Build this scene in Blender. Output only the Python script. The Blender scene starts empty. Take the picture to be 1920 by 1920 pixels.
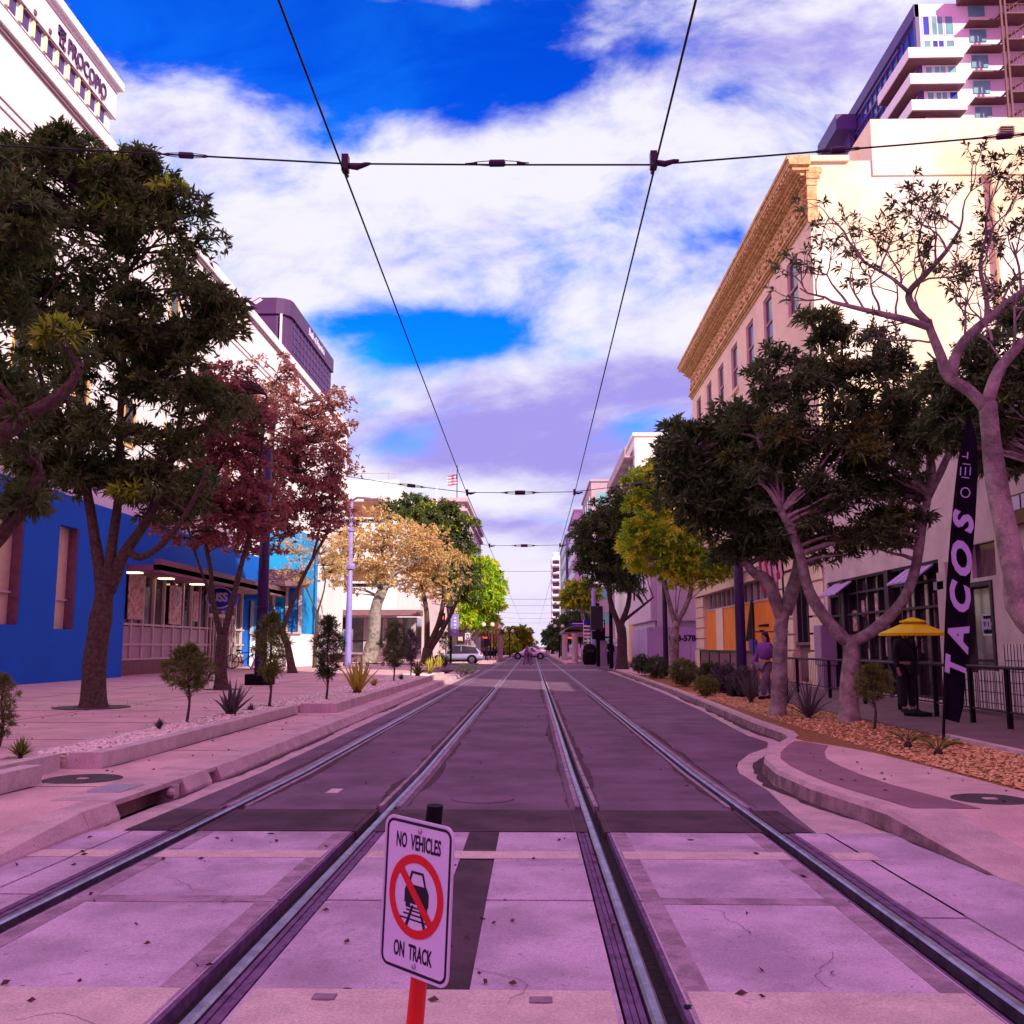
import bpy, bmesh, math, random
import numpy as np
from mathutils import Vector, Matrix, noise
R = math.radians
random.seed(7)
rng = np.random.default_rng(11)
scene = bpy.context.scene
col = scene.collection

# ------------------------------------------------------------------ camera
FPX = 1800.0                      # focal length in pixels of the 1920 px square
CAMZ = 1.46
PITCH, YAW = R(7.97), R(1.198)
cam_d = bpy.data.cameras.new('camera'); cam = bpy.data.objects.new('camera', cam_d); col.objects.link(cam)
cam.location = (0, 0, CAMZ)
cam.rotation_euler = (R(90) + PITCH, 0, YAW)
cam_d.sensor_fit = 'HORIZONTAL'; cam_d.sensor_width = 36; cam_d.lens = 36 * FPX / 1920
cam_d.clip_start = 0.05; cam_d.clip_end = 5000
scene.camera = cam
CM = cam.rotation_euler.to_matrix()
C0 = Vector((0, 0, CAMZ))
def ray(px, py):
    return (CM @ Vector(((px - 960) / FPX, (960 - py) / FPX, -1.0)))
def P(px, py, X=None, Y=None, Z=None, D=None):
    d = ray(px, py)
    if Y is not None: t = Y / d.y
    elif X is not None: t = X / d.x
    elif Z is not None: t = (Z - CAMZ) / d.z
    else: t = D
    return C0 + d * t
def zg(y): return 0.0125 * max(0.0, 11.5 - y)
def G(px, py, z=0.0):             # point on a ground level z, with the rise of the street near the crossing
    q = P(px, py, Z=z)
    for _ in range(4): q = P(px, py, Z=z + zg(q.y))
    return q

# ------------------------------------------------------------------ node helper
class S:
    def __init__(s, nt, k): s.nt, s.k = nt, k
    def _m(s, op, b=None, c=None):
        n = s.nt.nodes.new('ShaderNodeMath'); n.operation = op
        for i, v in enumerate((s, b, c)):
            if v is None: continue
            if isinstance(v, S): s.nt.links.new(v.k, n.inputs[i])
            else: n.inputs[i].default_value = v
        return S(s.nt, n.outputs[0])
    def __add__(s, b): return s._m('ADD', b)
    def __sub__(s, b): return s._m('SUBTRACT', b)
    def __mul__(s, b): return s._m('MULTIPLY', b)
    def __truediv__(s, b): return s._m('DIVIDE', b)
    def clamp(s):
        r = s._m('ADD', 0.0); r.k.node.use_clamp = True; return r
    def sstep(s, a, b):
        n = s.nt.nodes.new('ShaderNodeMapRange'); n.interpolation_type = 'SMOOTHSTEP'
        s.nt.links.new(s.k, n.inputs['Value']); n.inputs['From Min'].default_value = a; n.inputs['From Max'].default_value = b
        return S(s.nt, n.outputs[0])
def mixc(nt, f, a, b, mode='MIX'):
    n = nt.nodes.new('ShaderNodeMix'); n.data_type = 'RGBA'; n.blend_type = mode
    for idx, v in ((0, f), (6, a), (7, b)):
        if isinstance(v, S): nt.links.new(v.k, n.inputs[idx])
        elif idx == 0: n.inputs[0].default_value = v
        else: n.inputs[idx].default_value = (*v, 1)
    return S(nt, n.outputs[2])
def vec3(nt, x, y, z=0.0):
    n = nt.nodes.new('ShaderNodeCombineXYZ')
    for i, v in enumerate((x, y, z)):
        if isinstance(v, S): nt.links.new(v.k, n.inputs[i])
        else: n.inputs[i].default_value = v
    return S(nt, n.outputs[0])
def noise_n(nt, vec, scale, detail=4, rough=.55, dist=0.0):
    n = nt.nodes.new('ShaderNodeTexNoise'); n.inputs['Scale'].default_value = scale
    n.inputs['Detail'].default_value = detail; n.inputs['Roughness'].default_value = rough; n.inputs['Distortion'].default_value = dist
    if vec is not None: nt.links.new(vec.k, n.inputs['Vector'])
    return S(nt, n.outputs[0])

# ------------------------------------------------------------------ world: physical sky with a cloud layer
SUN_EL, SUN_AZ = R(30), R(140)     # azimuth clockwise from +Y (the street runs along +Y)
world = bpy.data.worlds.new('World'); scene.world = world; world.use_nodes = True
nt = world.node_tree; nt.nodes.clear()
out = nt.nodes.new('ShaderNodeOutputWorld'); bg = nt.nodes.new('ShaderNodeBackground')
sky = nt.nodes.new('ShaderNodeTexSky'); sky.sky_type = 'NISHITA'; sky.sun_disc = False
sky.sun_elevation = SUN_EL; sky.sun_rotation = SUN_AZ; sky.altitude = 50; sky.air_density = 1.0; sky.dust_density = 0.4
SKY_STR = 0.12
tc = nt.nodes.new('ShaderNodeTexCoord'); sp = nt.nodes.new('ShaderNodeSeparateXYZ'); nt.links.new(tc.outputs['Generated'], sp.inputs[0])
sx, sy, sz = (S(nt, sp.outputs[i]) for i in range(3))
yy = sy._m('MAXIMUM', 0.04)
u = sx / yy; v = sz / yy
w1 = noise_n(nt, vec3(nt, u, v, 0.0), 3.0, 3) - .5
w2 = noise_n(nt, vec3(nt, u, v, 7.0), 3.0, 3) - .5
uw = u + w1 * .16; vw = v + w2 * .10
def blobs(lst):
    tot = None
    for px, py, rx, ry, amp in lst:
        d = ray(px, py); cu, cv = d.x / d.y, d.z / d.y
        e = ((uw - cu) / (rx / FPX))._m('POWER', 2.0) + ((vw - cv) / (ry / FPX))._m('POWER', 2.0)
        g = (e * -1.0)._m('EXPONENT') * amp
        tot = g if tot is None else tot + g
    return tot
# uw-cu can be negative: use multiply instead of power
def blobs(lst):
    tot = None
    for px, py, rx, ry, amp in lst:
        d = ray(px, py); cu, cv = d.x / d.y, d.z / d.y
        a = (uw - cu) / (rx / FPX); b = (vw - cv) / (ry / FPX)
        g = ((a * a + b * b) * -1.0)._m('EXPONENT') * amp
        tot = g if tot is None else tot + g
    return tot
blue = blobs([(430, 20, 330, 130, 1.0), (270, 60, 170, 120, .75), (640, 60, 160, 130, .3), (800, 70, 300, 110, 1.05), (1010, 140, 190, 75, .7), (700, 180, 190, 60, .5), (620, 250, 90, 40, .35), (900, 215, 90, 40, .3),
              (800, 640, 220, 56, 1.15), (600, 600, 110, 42, .65), (1345, 190, 60, 45, .4), (1215, 95, 60, 24, .3),
              (720, 860, 90, 45, .38), (1050, 958, 170, 13, .45), (1190, 790, 60, 40, .2)])
shade = blobs([(1040, 800, 260, 95, .85), (820, 850, 220, 60, .65), (1150, 690, 150, 50, .35), (1560, 90, 330, 120, .62), (1230, 110, 160, 60, .35), (330, 230, 130, 70, .4), (950, 980, 260, 30, .6), (1250, 720, 120, 60, .5), (430, 760, 200, 80, .3)])
streak = noise_n(nt, vec3(nt, u * 4.0 + v * 1.6, v * 6.2 - u * 1.2, 2.0), 1.3, 8, .60, .25)
fine = noise_n(nt, vec3(nt, u * 5 + v * 3, v * 13 - u * 2.5, 5.0), 2.0, 6, .6, .2)
billow = noise_n(nt, vec3(nt, u * 1.0 - v * .4, v * 2.1, 9.0), 5.0, 8, .58, .25)
lo = v.sstep(.36, .22)
streak = streak * (lo * -1.0 + 1.0) + billow * lo
cover = v.sstep(.34, .10) * .42 + (streak - .5) * 2.7 + (fine - .5) * .75 + .76 - blue
mask_f = cover.sstep(-.04, .92)
front = sy.sstep(0.0, .25)
skyc = mixc(nt, 1.0, S(nt, sky.outputs[0]), (0.01, .72, 2.3), 'MULTIPLY')
deep = (v - .40).sstep(-.35, .35)                   # deeper blue higher up
skyc = mixc(nt, deep, skyc, mixc(nt, 1.0, skyc, (.5, .42, .80), 'MULTIPLY'))
K = 1.0 / SKY_STR
az = noise_n(nt, vec3(nt, u * 2 + v * 1.4, v * 4.2 - u, 12.0), 2.2, 5, .55, .4)
skyc = mixc(nt, az.sstep(.40, .72), skyc, mixc(nt, 1.0, skyc, (5.0, 1.75, 1.12), 'MULTIPLY'))
shn = (shade + (fine - .5) * 1.3 + (streak - .5) * -1.5 + .12).sstep(0.0, 1.0)
cl = mixc(nt, shn, (.80 * K, .78 * K, .90 * K), (.34 * K, .29 * K, .74 * K))
lowv = v.sstep(.16, .0)                             # pale haze towards the horizon
cl = mixc(nt, lowv * .7, cl, (.74 * K, .64 * K, .88 * K))
fr = mixc(nt, mask_f, skyc, cl)
# the rest of the sky, out of view: made-up mauve that tints the shade
backn = noise_n(nt, S(nt, tc.outputs['Generated']), 2.4, 5)
bk = mixc(nt, backn.sstep(.35, .7), (.72 * K, .15 * K, .66 * K), (1.08 * K, .36 * K, .96 * K))
full = mixc(nt, front, bk, fr)
nt.links.new(full.k, bg.inputs['Color']); bg.inputs['Strength'].default_value = SKY_STR
nt.links.new(bg.outputs[0], out.inputs[0])

# ------------------------------------------------------------------ sun
sun_d = bpy.data.lights.new('sun', 'SUN'); sun = bpy.data.objects.new('sun', sun_d); col.objects.link(sun)
sun_d.energy = 5.0; sun_d.angle = R(.5); sun_d.color = (1.0, .90, .74)
sdir = Vector((math.sin(SUN_AZ) * math.cos(SUN_EL), math.cos(SUN_AZ) * math.cos(SUN_EL), math.sin(SUN_EL)))
sun.rotation_euler = sdir.to_track_quat('Z', 'Y').to_euler(); sun.location = (30, -30, 60)

scene.view_settings.view_transform = 'Standard'; scene.view_settings.look = 'None'
scene.view_settings.exposure = 0.22; scene.view_settings.gamma = 1.0
scene.render.engine = 'CYCLES'
scene.cycles.max_bounces = 6; scene.cycles.diffuse_bounces = 3; scene.cycles.glossy_bounces = 3
scene.cycles.transmission_bounces = 4; scene.cycles.transparent_max_bounces = 6
scene.cycles.use_denoising = True

# ------------------------------------------------------------------ materials
def mat(name, c, rough=.8, var=.12, scale=3.0, bump=0.0, bscale=30, metal=0.0, c2=None, spec=.3, coat=0, stain=0.0, emit=None, bdist=.01):
    m = bpy.data.materials.new(name); m.use_nodes = True
    t = m.node_tree; b = t.nodes['Principled BSDF']
    b.inputs['Roughness'].default_value = rough; b.inputs['Metallic'].default_value = metal
    b.inputs['Specular IOR Level'].default_value = spec; b.inputs['Coat Weight'].default_value = coat
    g = S(t, t.nodes.new('ShaderNodeNewGeometry').outputs['Position'])
    if var or c2:
        n = noise_n(t, g, scale, 6, .62)
        hi = c2 if c2 else tuple(min(1, x * (1 + var)) for x in c)
        lo = c if c2 else tuple(x * (1 - var) for x in c)
        k = mixc(t, n.sstep(.33, .67), lo, hi)
        if stain:
            n2 = noise_n(t, g, scale * .23, 5, .7, .6)
            n3 = noise_n(t, g, scale * 7, 3, .6)
            k = mixc(t, n2.sstep(.5, .72) * stain, k, tuple(x * .55 for x in lo))
            k = mixc(t, n3.sstep(.62, .74) * stain * .6, k, tuple(x * .5 for x in lo))
        if stain:
            sp_ = noise_n(t, g, 85, 2, .7); k = mixc(t, sp_.sstep(.30, .70), mixc(t, 1.0, k, (.80, .78, .80), 'MULTIPLY'), mixc(t, 1.0, k, (1.14, 1.14, 1.12), 'MULTIPLY'))
            sp2 = noise_n(t, g, 23, 2, .5); k = mixc(t, sp2.sstep(.70, .76) * stain, k, tuple(x * .35 for x in lo))
        t.links.new(k.k, b.inputs['Base Color'])
    else:
        b.inputs['Base Color'].default_value = (*c, 1)
    if bump:
        n = noise_n(t, g, bscale, 5, .65)
        bp = t.nodes.new('ShaderNodeBump'); bp.inputs['Strength'].default_value = bump; bp.inputs['Distance'].default_value = bdist
        t.links.new(n.k, bp.inputs['Height']); t.links.new(bp.outputs[0], b.inputs['Normal'])
    if emit:
        b.inputs['Emission Color'].default_value = (*emit[0], 1); b.inputs['Emission Strength'].default_value = emit[1]
    return m
def leafmat(name, dark, light, lit=None, trans=.35, litamt=0.0):
    m = bpy.data.materials.new(name); m.use_nodes = True
    t = m.node_tree; b = t.nodes['Principled BSDF']
    geo = t.nodes.new('ShaderNodeNewGeometry'); g = S(t, geo.outputs['Position']); ri = S(t, geo.outputs['Random Per Island'])
    k = mixc(t, ri, dark, light)
    n = noise_n(t, g, .9, 3)
    k = mixc(t, n.sstep(.4, .62) * .6, k, light)
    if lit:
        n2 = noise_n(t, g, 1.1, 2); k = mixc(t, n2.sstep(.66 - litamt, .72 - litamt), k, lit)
    t.links.new(k.k, b.inputs['Base Color']); b.inputs['Roughness'].default_value = .5; b.inputs['Specular IOR Level'].default_value = .35
    tr = t.nodes.new('ShaderNodeBsdfTranslucent'); t.links.new(k.k, tr.inputs[0])
    mx = t.nodes.new('ShaderNodeMixShader'); mx.inputs[0].default_value = trans
    t.links.new(b.outputs[0], mx.inputs[1]); t.links.new(tr.outputs[0], mx.inputs[2])
    t.links.new(mx.outputs[0], t.nodes['Material Output'].inputs[0])
    return m
M = {}
M['concrete'] = mat('concrete', (.50, .36, .50), .85, .22, 1.7, .5, 90, stain=.85, bdist=.005)
M['strip'] = mat('rail_edge_concrete', (.33, .23, .32), .85, .25, 4, .4, 60, stain=.6)
M['socket'] = mat('worn_socket', (.26, .17, .24), .9, .2, 20)
M['concrete_seam'] = mat('concrete_seam', (.06, .03, .05), .9, .3, 5, .3, 60)
M['asphalt'] = mat('asphalt', (.160, .090, .150), .9, .26, 1.0, .5, 160, stain=.4, bdist=.004)
M['asphalt_new'] = mat('asphalt_new', (.075, .036, .060), .9, .35, 2, .5, 160, stain=.5, bdist=.004)
M['paint'] = mat('faded_paint', (.62, .47, .46), .8, .1, 6, .2, 80, stain=.35)
M['whitepaint'] = mat('white_paint', (.75, .68, .70), .7, .06, 6)
M['path'] = mat('pink_paving', (.64, .42, .42), .85, .13, 1.6, .3, 70, stain=.35, bdist=.004)
M['tactile'] = mat('red_brick_band', (.26, .13, .17), .85, .12, 3, .5, 70)
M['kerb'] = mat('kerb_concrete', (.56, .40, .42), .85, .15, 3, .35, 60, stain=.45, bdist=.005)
M['kerbface'] = mat('shaded_kerb_face', (.27, .175, .20), .9, .35, 5, .5, 40, stain=.7)  # shade of the kerb's street side painted into its colour, plus stains
M['kerbdark'] = mat('dark_seam', (.06, .04, .05), .9, .2)
M['planter'] = mat('planter_concrete', (.58, .47, .47), .85, .12, 4, .35, 50, stain=.4, bdist=.005)
M['gravelbed'] = mat('gravel_bed', (.52, .42, .35), .95, .3, 30, .8, 120)
M['pebble'] = mat('pebble', (.66, .54, .44), .8, .35, 12, c2=(.95, .92, .82))
M['mulchbed'] = mat('mulch_bed', (.26, .12, .04), .95, .35, 20, .8, 90)
M['chip'] = mat('mulch_chip', (.44, .20, .06), .85, .3, 15, c2=(.86, .60, .30))
M['soil'] = mat('dark_soil', (.05, .03, .03), .95, .3, 10, .5, 60)
M['sidewalk_r'] = mat('grey_brown_paving', (.19, .125, .135), .85, .15, 2, .3, 60, stain=.3)
M['rail'] = mat('rail_steel', (.40, .31, .47), .42, .25, 8, .15, 50, metal=1.0)
M['rubber'] = mat('track_rubber', (.15, .08, .18), .8, .3, 14, .2, 90, spec=.1)
M['trench'] = mat('flangeway_dirt', (.028, .018, .022), .95, .5, 25, .8, 90)
M['iron'] = mat('cast_iron', (.07, .045, .06), .6, .2, 8, .4, 70, metal=.3)
M['bark'] = mat('brown_bark', (.10, .07, .052), .9, .4, 14, 1.0, 26, bdist=.05)
M['palebark'] = mat('pale_bark', (.30, .26, .23), .85, .4, 5, .9, 14, bdist=.03, stain=.8)
M['darkbark'] = mat('dark_bark', (.07, .045, .05), .9, .25, 9, .7, 30, bdist=.02)
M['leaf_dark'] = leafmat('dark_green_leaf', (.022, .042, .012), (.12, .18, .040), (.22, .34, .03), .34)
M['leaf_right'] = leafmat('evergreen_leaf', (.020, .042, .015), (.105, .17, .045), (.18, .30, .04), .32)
M['leaf_lit'] = leafmat('bright_green_leaf', (.07, .13, .012), (.38, .48, .03), (.66, .68, .05), .45, .12)  # green brightened so the leaves look sunlit
M['leaf_sunlit'] = leafmat('sunlit_green_leaf', (.10, .24, .01), (.46, .72, .03), (.74, .80, .06), .45, .14)  # sunlight put into the leaf colour, for trees standing in shade
M['leaf_sunpatch'] = leafmat('sunlit_patch_leaf', (.12, .20, .012), (.42, .56, .03), None, .4)  # yellow-green of sunlit clusters painted as leaf colour
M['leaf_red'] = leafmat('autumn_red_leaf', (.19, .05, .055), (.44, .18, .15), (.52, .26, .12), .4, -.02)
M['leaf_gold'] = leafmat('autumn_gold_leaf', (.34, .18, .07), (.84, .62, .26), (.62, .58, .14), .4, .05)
M['leaf_sapling'] = leafmat('young_tree_leaf', (.06, .09, .018), (.20, .25, .04), None, .3)
M['agave_dark'] = leafmat('grey_agave_leaf', (.045, .04, .045), (.15, .13, .14), None, .1)
M['agave_gold'] = leafmat('golden_agave_leaf', (.35, .30, .03), (.62, .55, .08), None, .2)
M['white_wall'] = mat('white_stucco', (.84, .82, .80), .85, .03, .4, .1, 40)
M['white_line'] = mat('facade_joint', (.30, .18, .22), .8, 0)
M['cream_wall'] = mat('cream_render', (.84, .72, .44), .85, .10, .35, .2, 20, c2=(.93, .89, .72), stain=.12)
M['pink_wall'] = mat('pale_pink_stucco', (.86, .70, .52), .85, .06, .6, .15, 30)
M['cornice'] = mat('ochre_terracotta', (.50, .30, .11), .7, .2, 5, .7, 14, c2=(.85, .62, .30), bdist=.03)
M['tacos_wall'] = mat('mauve_stucco', (.66, .54, .52), .85, .12, 1.2, .2, 40)
M['blue_wall'] = mat('cobalt_blue_wall', (.003, .125, .60), .75, .05, .5, .05, 30)
M['cyan_wall'] = mat('cyan_panel', (.01, .33, .72), .7, .06, 1)
M['cyan_dark'] = mat('blue_cloth', (.01, .14, .50), .7, .1, 1)
M['slot'] = mat('slot_reveal', (.50, .36, .22), .6, .15, 1.5)
M['blind'] = mat('cream_blind', (.62, .52, .34), .7, .10, 1.5)
M['dark_purple'] = mat('plum_panel', (.085, .035, .115), .6, .10, .05)
M['dark_purple2'] = mat('violet_curtain_wall', (.10, .055, .20), .4, .12, .08)
M['glass_dark'] = mat('dark_glass', (.035, .025, .045), .08, .3, .8, spec=.8)
M['glass_teal'] = mat('teal_glass', (.16, .45, .42), .12, .25, .25, spec=.8)
M['glass_blue'] = mat('blue_glass', (.03, .07, .40), .12, .25, .3, spec=.8)
M['shop_glass'] = mat('shop_glass', (.05, .032, .045), .06, .6, 1.3, spec=.9)
M['frame_dark'] = mat('dark_frame', (.035, .022, .035), .5, .1)
M['frame_light'] = mat('pale_frame', (.58, .46, .46), .6, .06)
M['steel_brown'] = mat('brown_steel', (.14, .05, .06), .6, .15)
M['balcony'] = mat('white_balcony', (.88, .86, .86), .7, .03)
M['brown_band'] = mat('brown_glazing', (.20, .09, .05), .4, .2, .5)
M['grey_wall'] = mat('grey_mauve_wall', (.48, .36, .42), .85, .06, .5)
M['ochre'] = mat('ochre_stucco', (.72, .42, .12), .85, .08, 1)
M['plywood'] = mat('orange_plywood', (.95, .31, .05), .8, .08, 1.5, .1, 30)
M['hoarding'] = mat('lavender_hoarding', (.50, .34, .66), .6, .06, .7)
M['lav_wall'] = mat('lavender_white_wall', (.68, .55, .72), .8, .05, .5)
M['black'] = mat('black_paint', (.010, .007, .011), .6, .1, spec=.06)
M['pole_dark'] = mat('plum_pole_paint', (.035, .012, .075), .4, .15, 3)
M['pole_blue'] = mat('periwinkle_pole_paint', (.28, .24, .60), .45, .08, 3)
M['wire'] = mat('wire_black', (.012, .008, .02), .6, 0)
M['insul'] = mat('insulator', (.045, .012, .05), .4, .1)
M['sign_white'] = mat('reflective_white', (.66, .62, .80), .45, .03, 3)
M['sign_black'] = mat('sign_black', (.012, .008, .02), .5, 0)
M['sign_red'] = mat('sign_red', (.62, .012, .02), .45, .04, 4)
M['post_red'] = mat('red_plastic', (.72, .022, .012), .4, .08, 6, coat=.2)
M['banner'] = mat('banner_black', (.010, .006, .016), .9, .2, 3, spec=.03)
M['lav_text'] = mat('lavender_print', (.50, .42, .72), .6, .05)
M['yellow'] = mat('yellow_canvas', (.98, .66, .0), .7, .05, 2)
M['skin'] = mat('skin', (.42, .22, .15), .6, .05)
M['hair'] = mat('hair', (.02, .01, .01), .6, .1)
M['cloth_black'] = mat('black_cloth', (.018, .014, .02), .85, .15)
M['cloth_purple'] = mat('purple_cloth', (.20, .07, .30), .85, .1)
M['cloth_grey'] = mat('grey_cloth', (.22, .15, .20), .85, .1)
M['cloth_pink'] = mat('pink_cloth', (.55, .38, .42), .85, .1)
M['car_silver'] = mat('silver_blue_paint', (.42, .42, .62), .3, .04, 2, metal=.35, coat=.6)
M['car_white'] = mat('silver_paint', (.62, .56, .64), .3, .04, 2, metal=.3, coat=.6)
M['tyre'] = mat('tyre', (.012, .01, .012), .85, .1)
M['alloy'] = mat('alloy_rim', (.45, .42, .48), .35, .05, metal=.8)
M['red_lamp'] = mat('red_signal_lamp', (.8, .02, .02), .4, 0, emit=((1, .03, .02), 4.0))
M['led_red'] = mat('led_board', (.5, .05, .03), .4, 0, emit=((1, .12, .06), 1.2))
M['warm_lamp'] = mat('interior_lamp', (1, .8, .5), .4, 0, emit=((1, .75, .45), 3.0))
M['tail'] = mat('tail_light', (.35, .02, .03), .3, 0)
M['cabinet'] = mat('grey_cabinet', (.36, .25, .38), .6, .06)
M['blue_sign'] = mat('blue_sign', (.02, .03, .55), .5, .05)
M['blue_board'] = mat('light_blue_board', (.05, .42, .85), .5, .05)
M['poster'] = mat('poster_print', (.75, .55, .52), .6, .3, 6, c2=(.35, .14, .16))
M['wood_sign'] = mat('brown_sign', (.17, .075, .03), .6, .2, 3)
M['lime'] = mat('lime_paper', (.45, .60, .08), .7, .05)
M['canopy'] = mat('brown_canopy', (.24, .13, .15), .8, .1)
M['flag_red'] = mat('flag_red', (.55, .05, .10), .8, .05)
M['flag_white'] = mat('flag_white', (.80, .72, .76), .8, .03)
M['flag_blue'] = mat('flag_blue', (.05, .04, .25), .8, .05)
M['leafdry'] = mat('dry_leaf', (.12, .055, .05), .9, .3, 20)
M['tile'] = mat('white_tile', (.88, .78, .76), .5, .05)
M['granite'] = mat('plum_granite', (.20, .10, .12), .6, .15, 6)

# ------------------------------------------------------------------ mesh builder
ORG = {}
class MB:
    def __init__(s): s.v, s.f, s.m = [], [], []
    def add(s, vs, fs, mi=0):
        o = len(s.v); s.v += [tuple(p) for p in vs]; s.f += [tuple(i + o for i in f) for f in fs]; s.m += [mi] * len(fs); return s
    def box(s, x0, x1, y0, y1, z0, z1, mi=0):
        x0, x1 = min(x0, x1), max(x0, x1); y0, y1 = min(y0, y1), max(y0, y1)
        return s.add([(x, y, z) for z in (z0, z1) for y in (y0, y1) for x in (x0, x1)],
                     [(0, 2, 3, 1), (4, 5, 7, 6), (0, 1, 5, 4), (2, 6, 7, 3), (0, 4, 6, 2), (1, 3, 7, 5)], mi)
    def obox(s, c, ax, ay, az, mi=0):      # centre and three half-axis vectors
        c, ax, ay, az = map(Vector, (c, ax, ay, az))
        return s.add([c + i * ax + j * ay + k * az for k in (-1, 1) for j in (-1, 1) for i in (-1, 1)],
                     [(0, 2, 3, 1), (4, 5, 7, 6), (0, 1, 5, 4), (2, 6, 7, 3), (0, 4, 6, 2), (1, 3, 7, 5)], mi)
    def quad(s, a, b, c, d, mi=0): return s.add([a, b, c, d], [(0, 1, 2, 3)], mi)
    def prism(s, pts, z0, z1, mi=0):       # vertical prism over an xy outline
        n = len(pts)
        vs = [(p[0], p[1], z0 if not callable(z0) else z0(p)) for p in pts] + [(p[0], p[1], z1 if not callable(z1) else z1(p)) for p in pts]
        a = sum(pts[i][0] * pts[(i + 1) % n][1] - pts[(i + 1) % n][0] * pts[i][1] for i in range(n))
        if a < 0: vs = vs[:n][::-1] + vs[n:][::-1]
        return s.add(vs, [tuple(range(n))[::-1], tuple(range(n, 2 * n))] + [(i, (i + 1) % n, n + (i + 1) % n, n + i) for i in range(n)], mi)
    def plate(s, pts2, org, ux, uy, th, mi=0):   # a 2D outline in the plane (ux, uy) with thickness along ux x uy
        org, ux, uy = Vector(org), Vector(ux), Vector(uy); nn = ux.cross(uy).normalized() * th
        n = len(pts2)
        a = sum(pts2[i][0] * pts2[(i + 1) % n][1] - pts2[(i + 1) % n][0] * pts2[i][1] for i in range(n))
        if a < 0: pts2 = pts2[::-1]
        f = [org + ux * p[0] + uy * p[1] for p in pts2]
        return s.add(f + [q + nn for q in f], [tuple(range(n))[::-1], tuple(range(n, 2 * n))] + [(i, (i + 1) % n, n + (i + 1) % n, n + i) for i in range(n)], mi)
    def ring(s, r0, r1, org, ux, uy, th, n=40, mi=0, e=1.0):
        org, ux, uy = Vector(org), Vector(ux), Vector(uy); nn = ux.cross(uy).normalized() * th
        vs = []
        for k in range(n):
            a = 2 * math.pi * k / n; d = ux * math.cos(a) + uy * math.sin(a) * e
            vs += [org + d * r0, org + d * r1, org + d * r0 + nn, org + d * r1 + nn]
        fs = []
        for k in range(n):
            a, b = 4 * k, 4 * ((k + 1) % n)
            fs += [(a, b, b + 1, a + 1), (a + 2, a + 3, b + 3, b + 2), (a + 1, b + 1, b + 3, a + 3), (a, a + 2, b + 2, b)]
        return s.add(vs, fs, mi)
    def tube(s, pts, rad, n=8, mi=0, cap=True, flat=1.0):
        pts = [Vector(p) for p in pts]
        if not isinstance(rad, (list, tuple)): rad = [rad] * len(pts)
        vs = []; prev = None
        for i, p in enumerate(pts):
            d = (pts[min(i + 1, len(pts) - 1)] - pts[max(i - 1, 0)]).normalized()
            if prev is None:
                a = d.orthogonal().normalized()
            else:
                a = (prev - d * prev.dot(d))
                a = a.normalized() if a.length > 1e-6 else d.orthogonal().normalized()
            prev = a; b = d.cross(a)
            for k in range(n):
                t = 2 * math.pi * k / n
                vs.append(p + (a * math.cos(t) + b * math.sin(t) * flat) * rad[i])
        fs = []
        for i in range(len(pts) - 1):
            for k in range(n):
                k2 = (k + 1) % n
                fs.append((i * n + k, i * n + k2, (i + 1) * n + k2, (i + 1) * n + k))
        if cap: fs += [tuple(range(n))[::-1], tuple(range((len(pts) - 1) * n, len(pts) * n))]
        return s.add(vs, fs, mi)
    def lathe(s, c, prof, n=20, mi=0):      # prof: (r, z) from bottom to top
        c = Vector(c)
        return s.tube([c + Vector((0, 0, z)) for r, z in prof], [max(r, 1e-4) for r, z in prof], n, mi) if False else s._lathe(c, prof, n, mi)
    def _lathe(s, c, prof, n, mi):
        vs = [(c.x + r * math.cos(2 * math.pi * k / n), c.y + r * math.sin(2 * math.pi * k / n), c.z + z) for r, z in prof for k in range(n)]
        fs = [(i * n + k, i * n + (k + 1) % n, (i + 1) * n + (k + 1) % n, (i + 1) * n + k) for i in range(len(prof) - 1) for k in range(n)]
        fs += [tuple(range(n))[::-1], tuple(range((len(prof) - 1) * n, len(prof) * n))]
        return s.add(vs, fs, mi)
    def ball(s, c, r, n=12, mi=0):
        rx, ry, rz = r if isinstance(r, (list, tuple)) else (r, r, r)
        c = Vector(c); vs = []; m = n // 2
        for i in range(m + 1):
            t = math.pi * (i + .01) / (m + .02)
            for k in range(n):
                a = 2 * math.pi * k / n
                vs.append((c.x + rx * math.sin(t) * math.cos(a), c.y + ry * math.sin(t) * math.sin(a), c.z - rz * math.cos(t)))
        fs = [(i * n + k, i * n + (k + 1) % n, (i + 1) * n + (k + 1) % n, (i + 1) * n + k) for i in range(m) for k in range(n)]
        return s.add(vs, fs, mi)
    def build(s, name, mats, parent=None, smooth=False, bend=False, bevel=0.0):
        if not isinstance(mats, (list, tuple)): mats = [mats]
        og = ORG[parent.name] if parent is not None else Vector((0, 0, 0))
        vs = s.v
        if bend: vs = [(x, y, z + zg(y)) for x, y, z in vs]
        me = bpy.data.meshes.new(name)
        me.from_pydata([(x - og.x, y - og.y, z - og.z) for x, y, z in vs], [], s.f)
        for m in mats: me.materials.append(m)
        if len(mats) > 1: me.polygons.foreach_set('material_index', s.m)
        if smooth: me.polygons.foreach_set('use_smooth', [True] * len(me.polygons))
        me.update()
        o = bpy.data.objects.new(name, me); col.objects.link(o)
        if parent is not None: o.parent = parent
        ORG[o.name] = og.copy()
        if bevel:
            b = o.modifiers.new('bevel', 'BEVEL'); b.width = bevel; b.segments = 2; b.limit_method = 'ANGLE'
        return o
def tag(o, label=None, cat=None, group=None, kind=None):
    if label: o['label'] = label
    if cat: o['category'] = cat
    if group: o['group'] = group
    if kind: o['kind'] = kind
    return o
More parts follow.
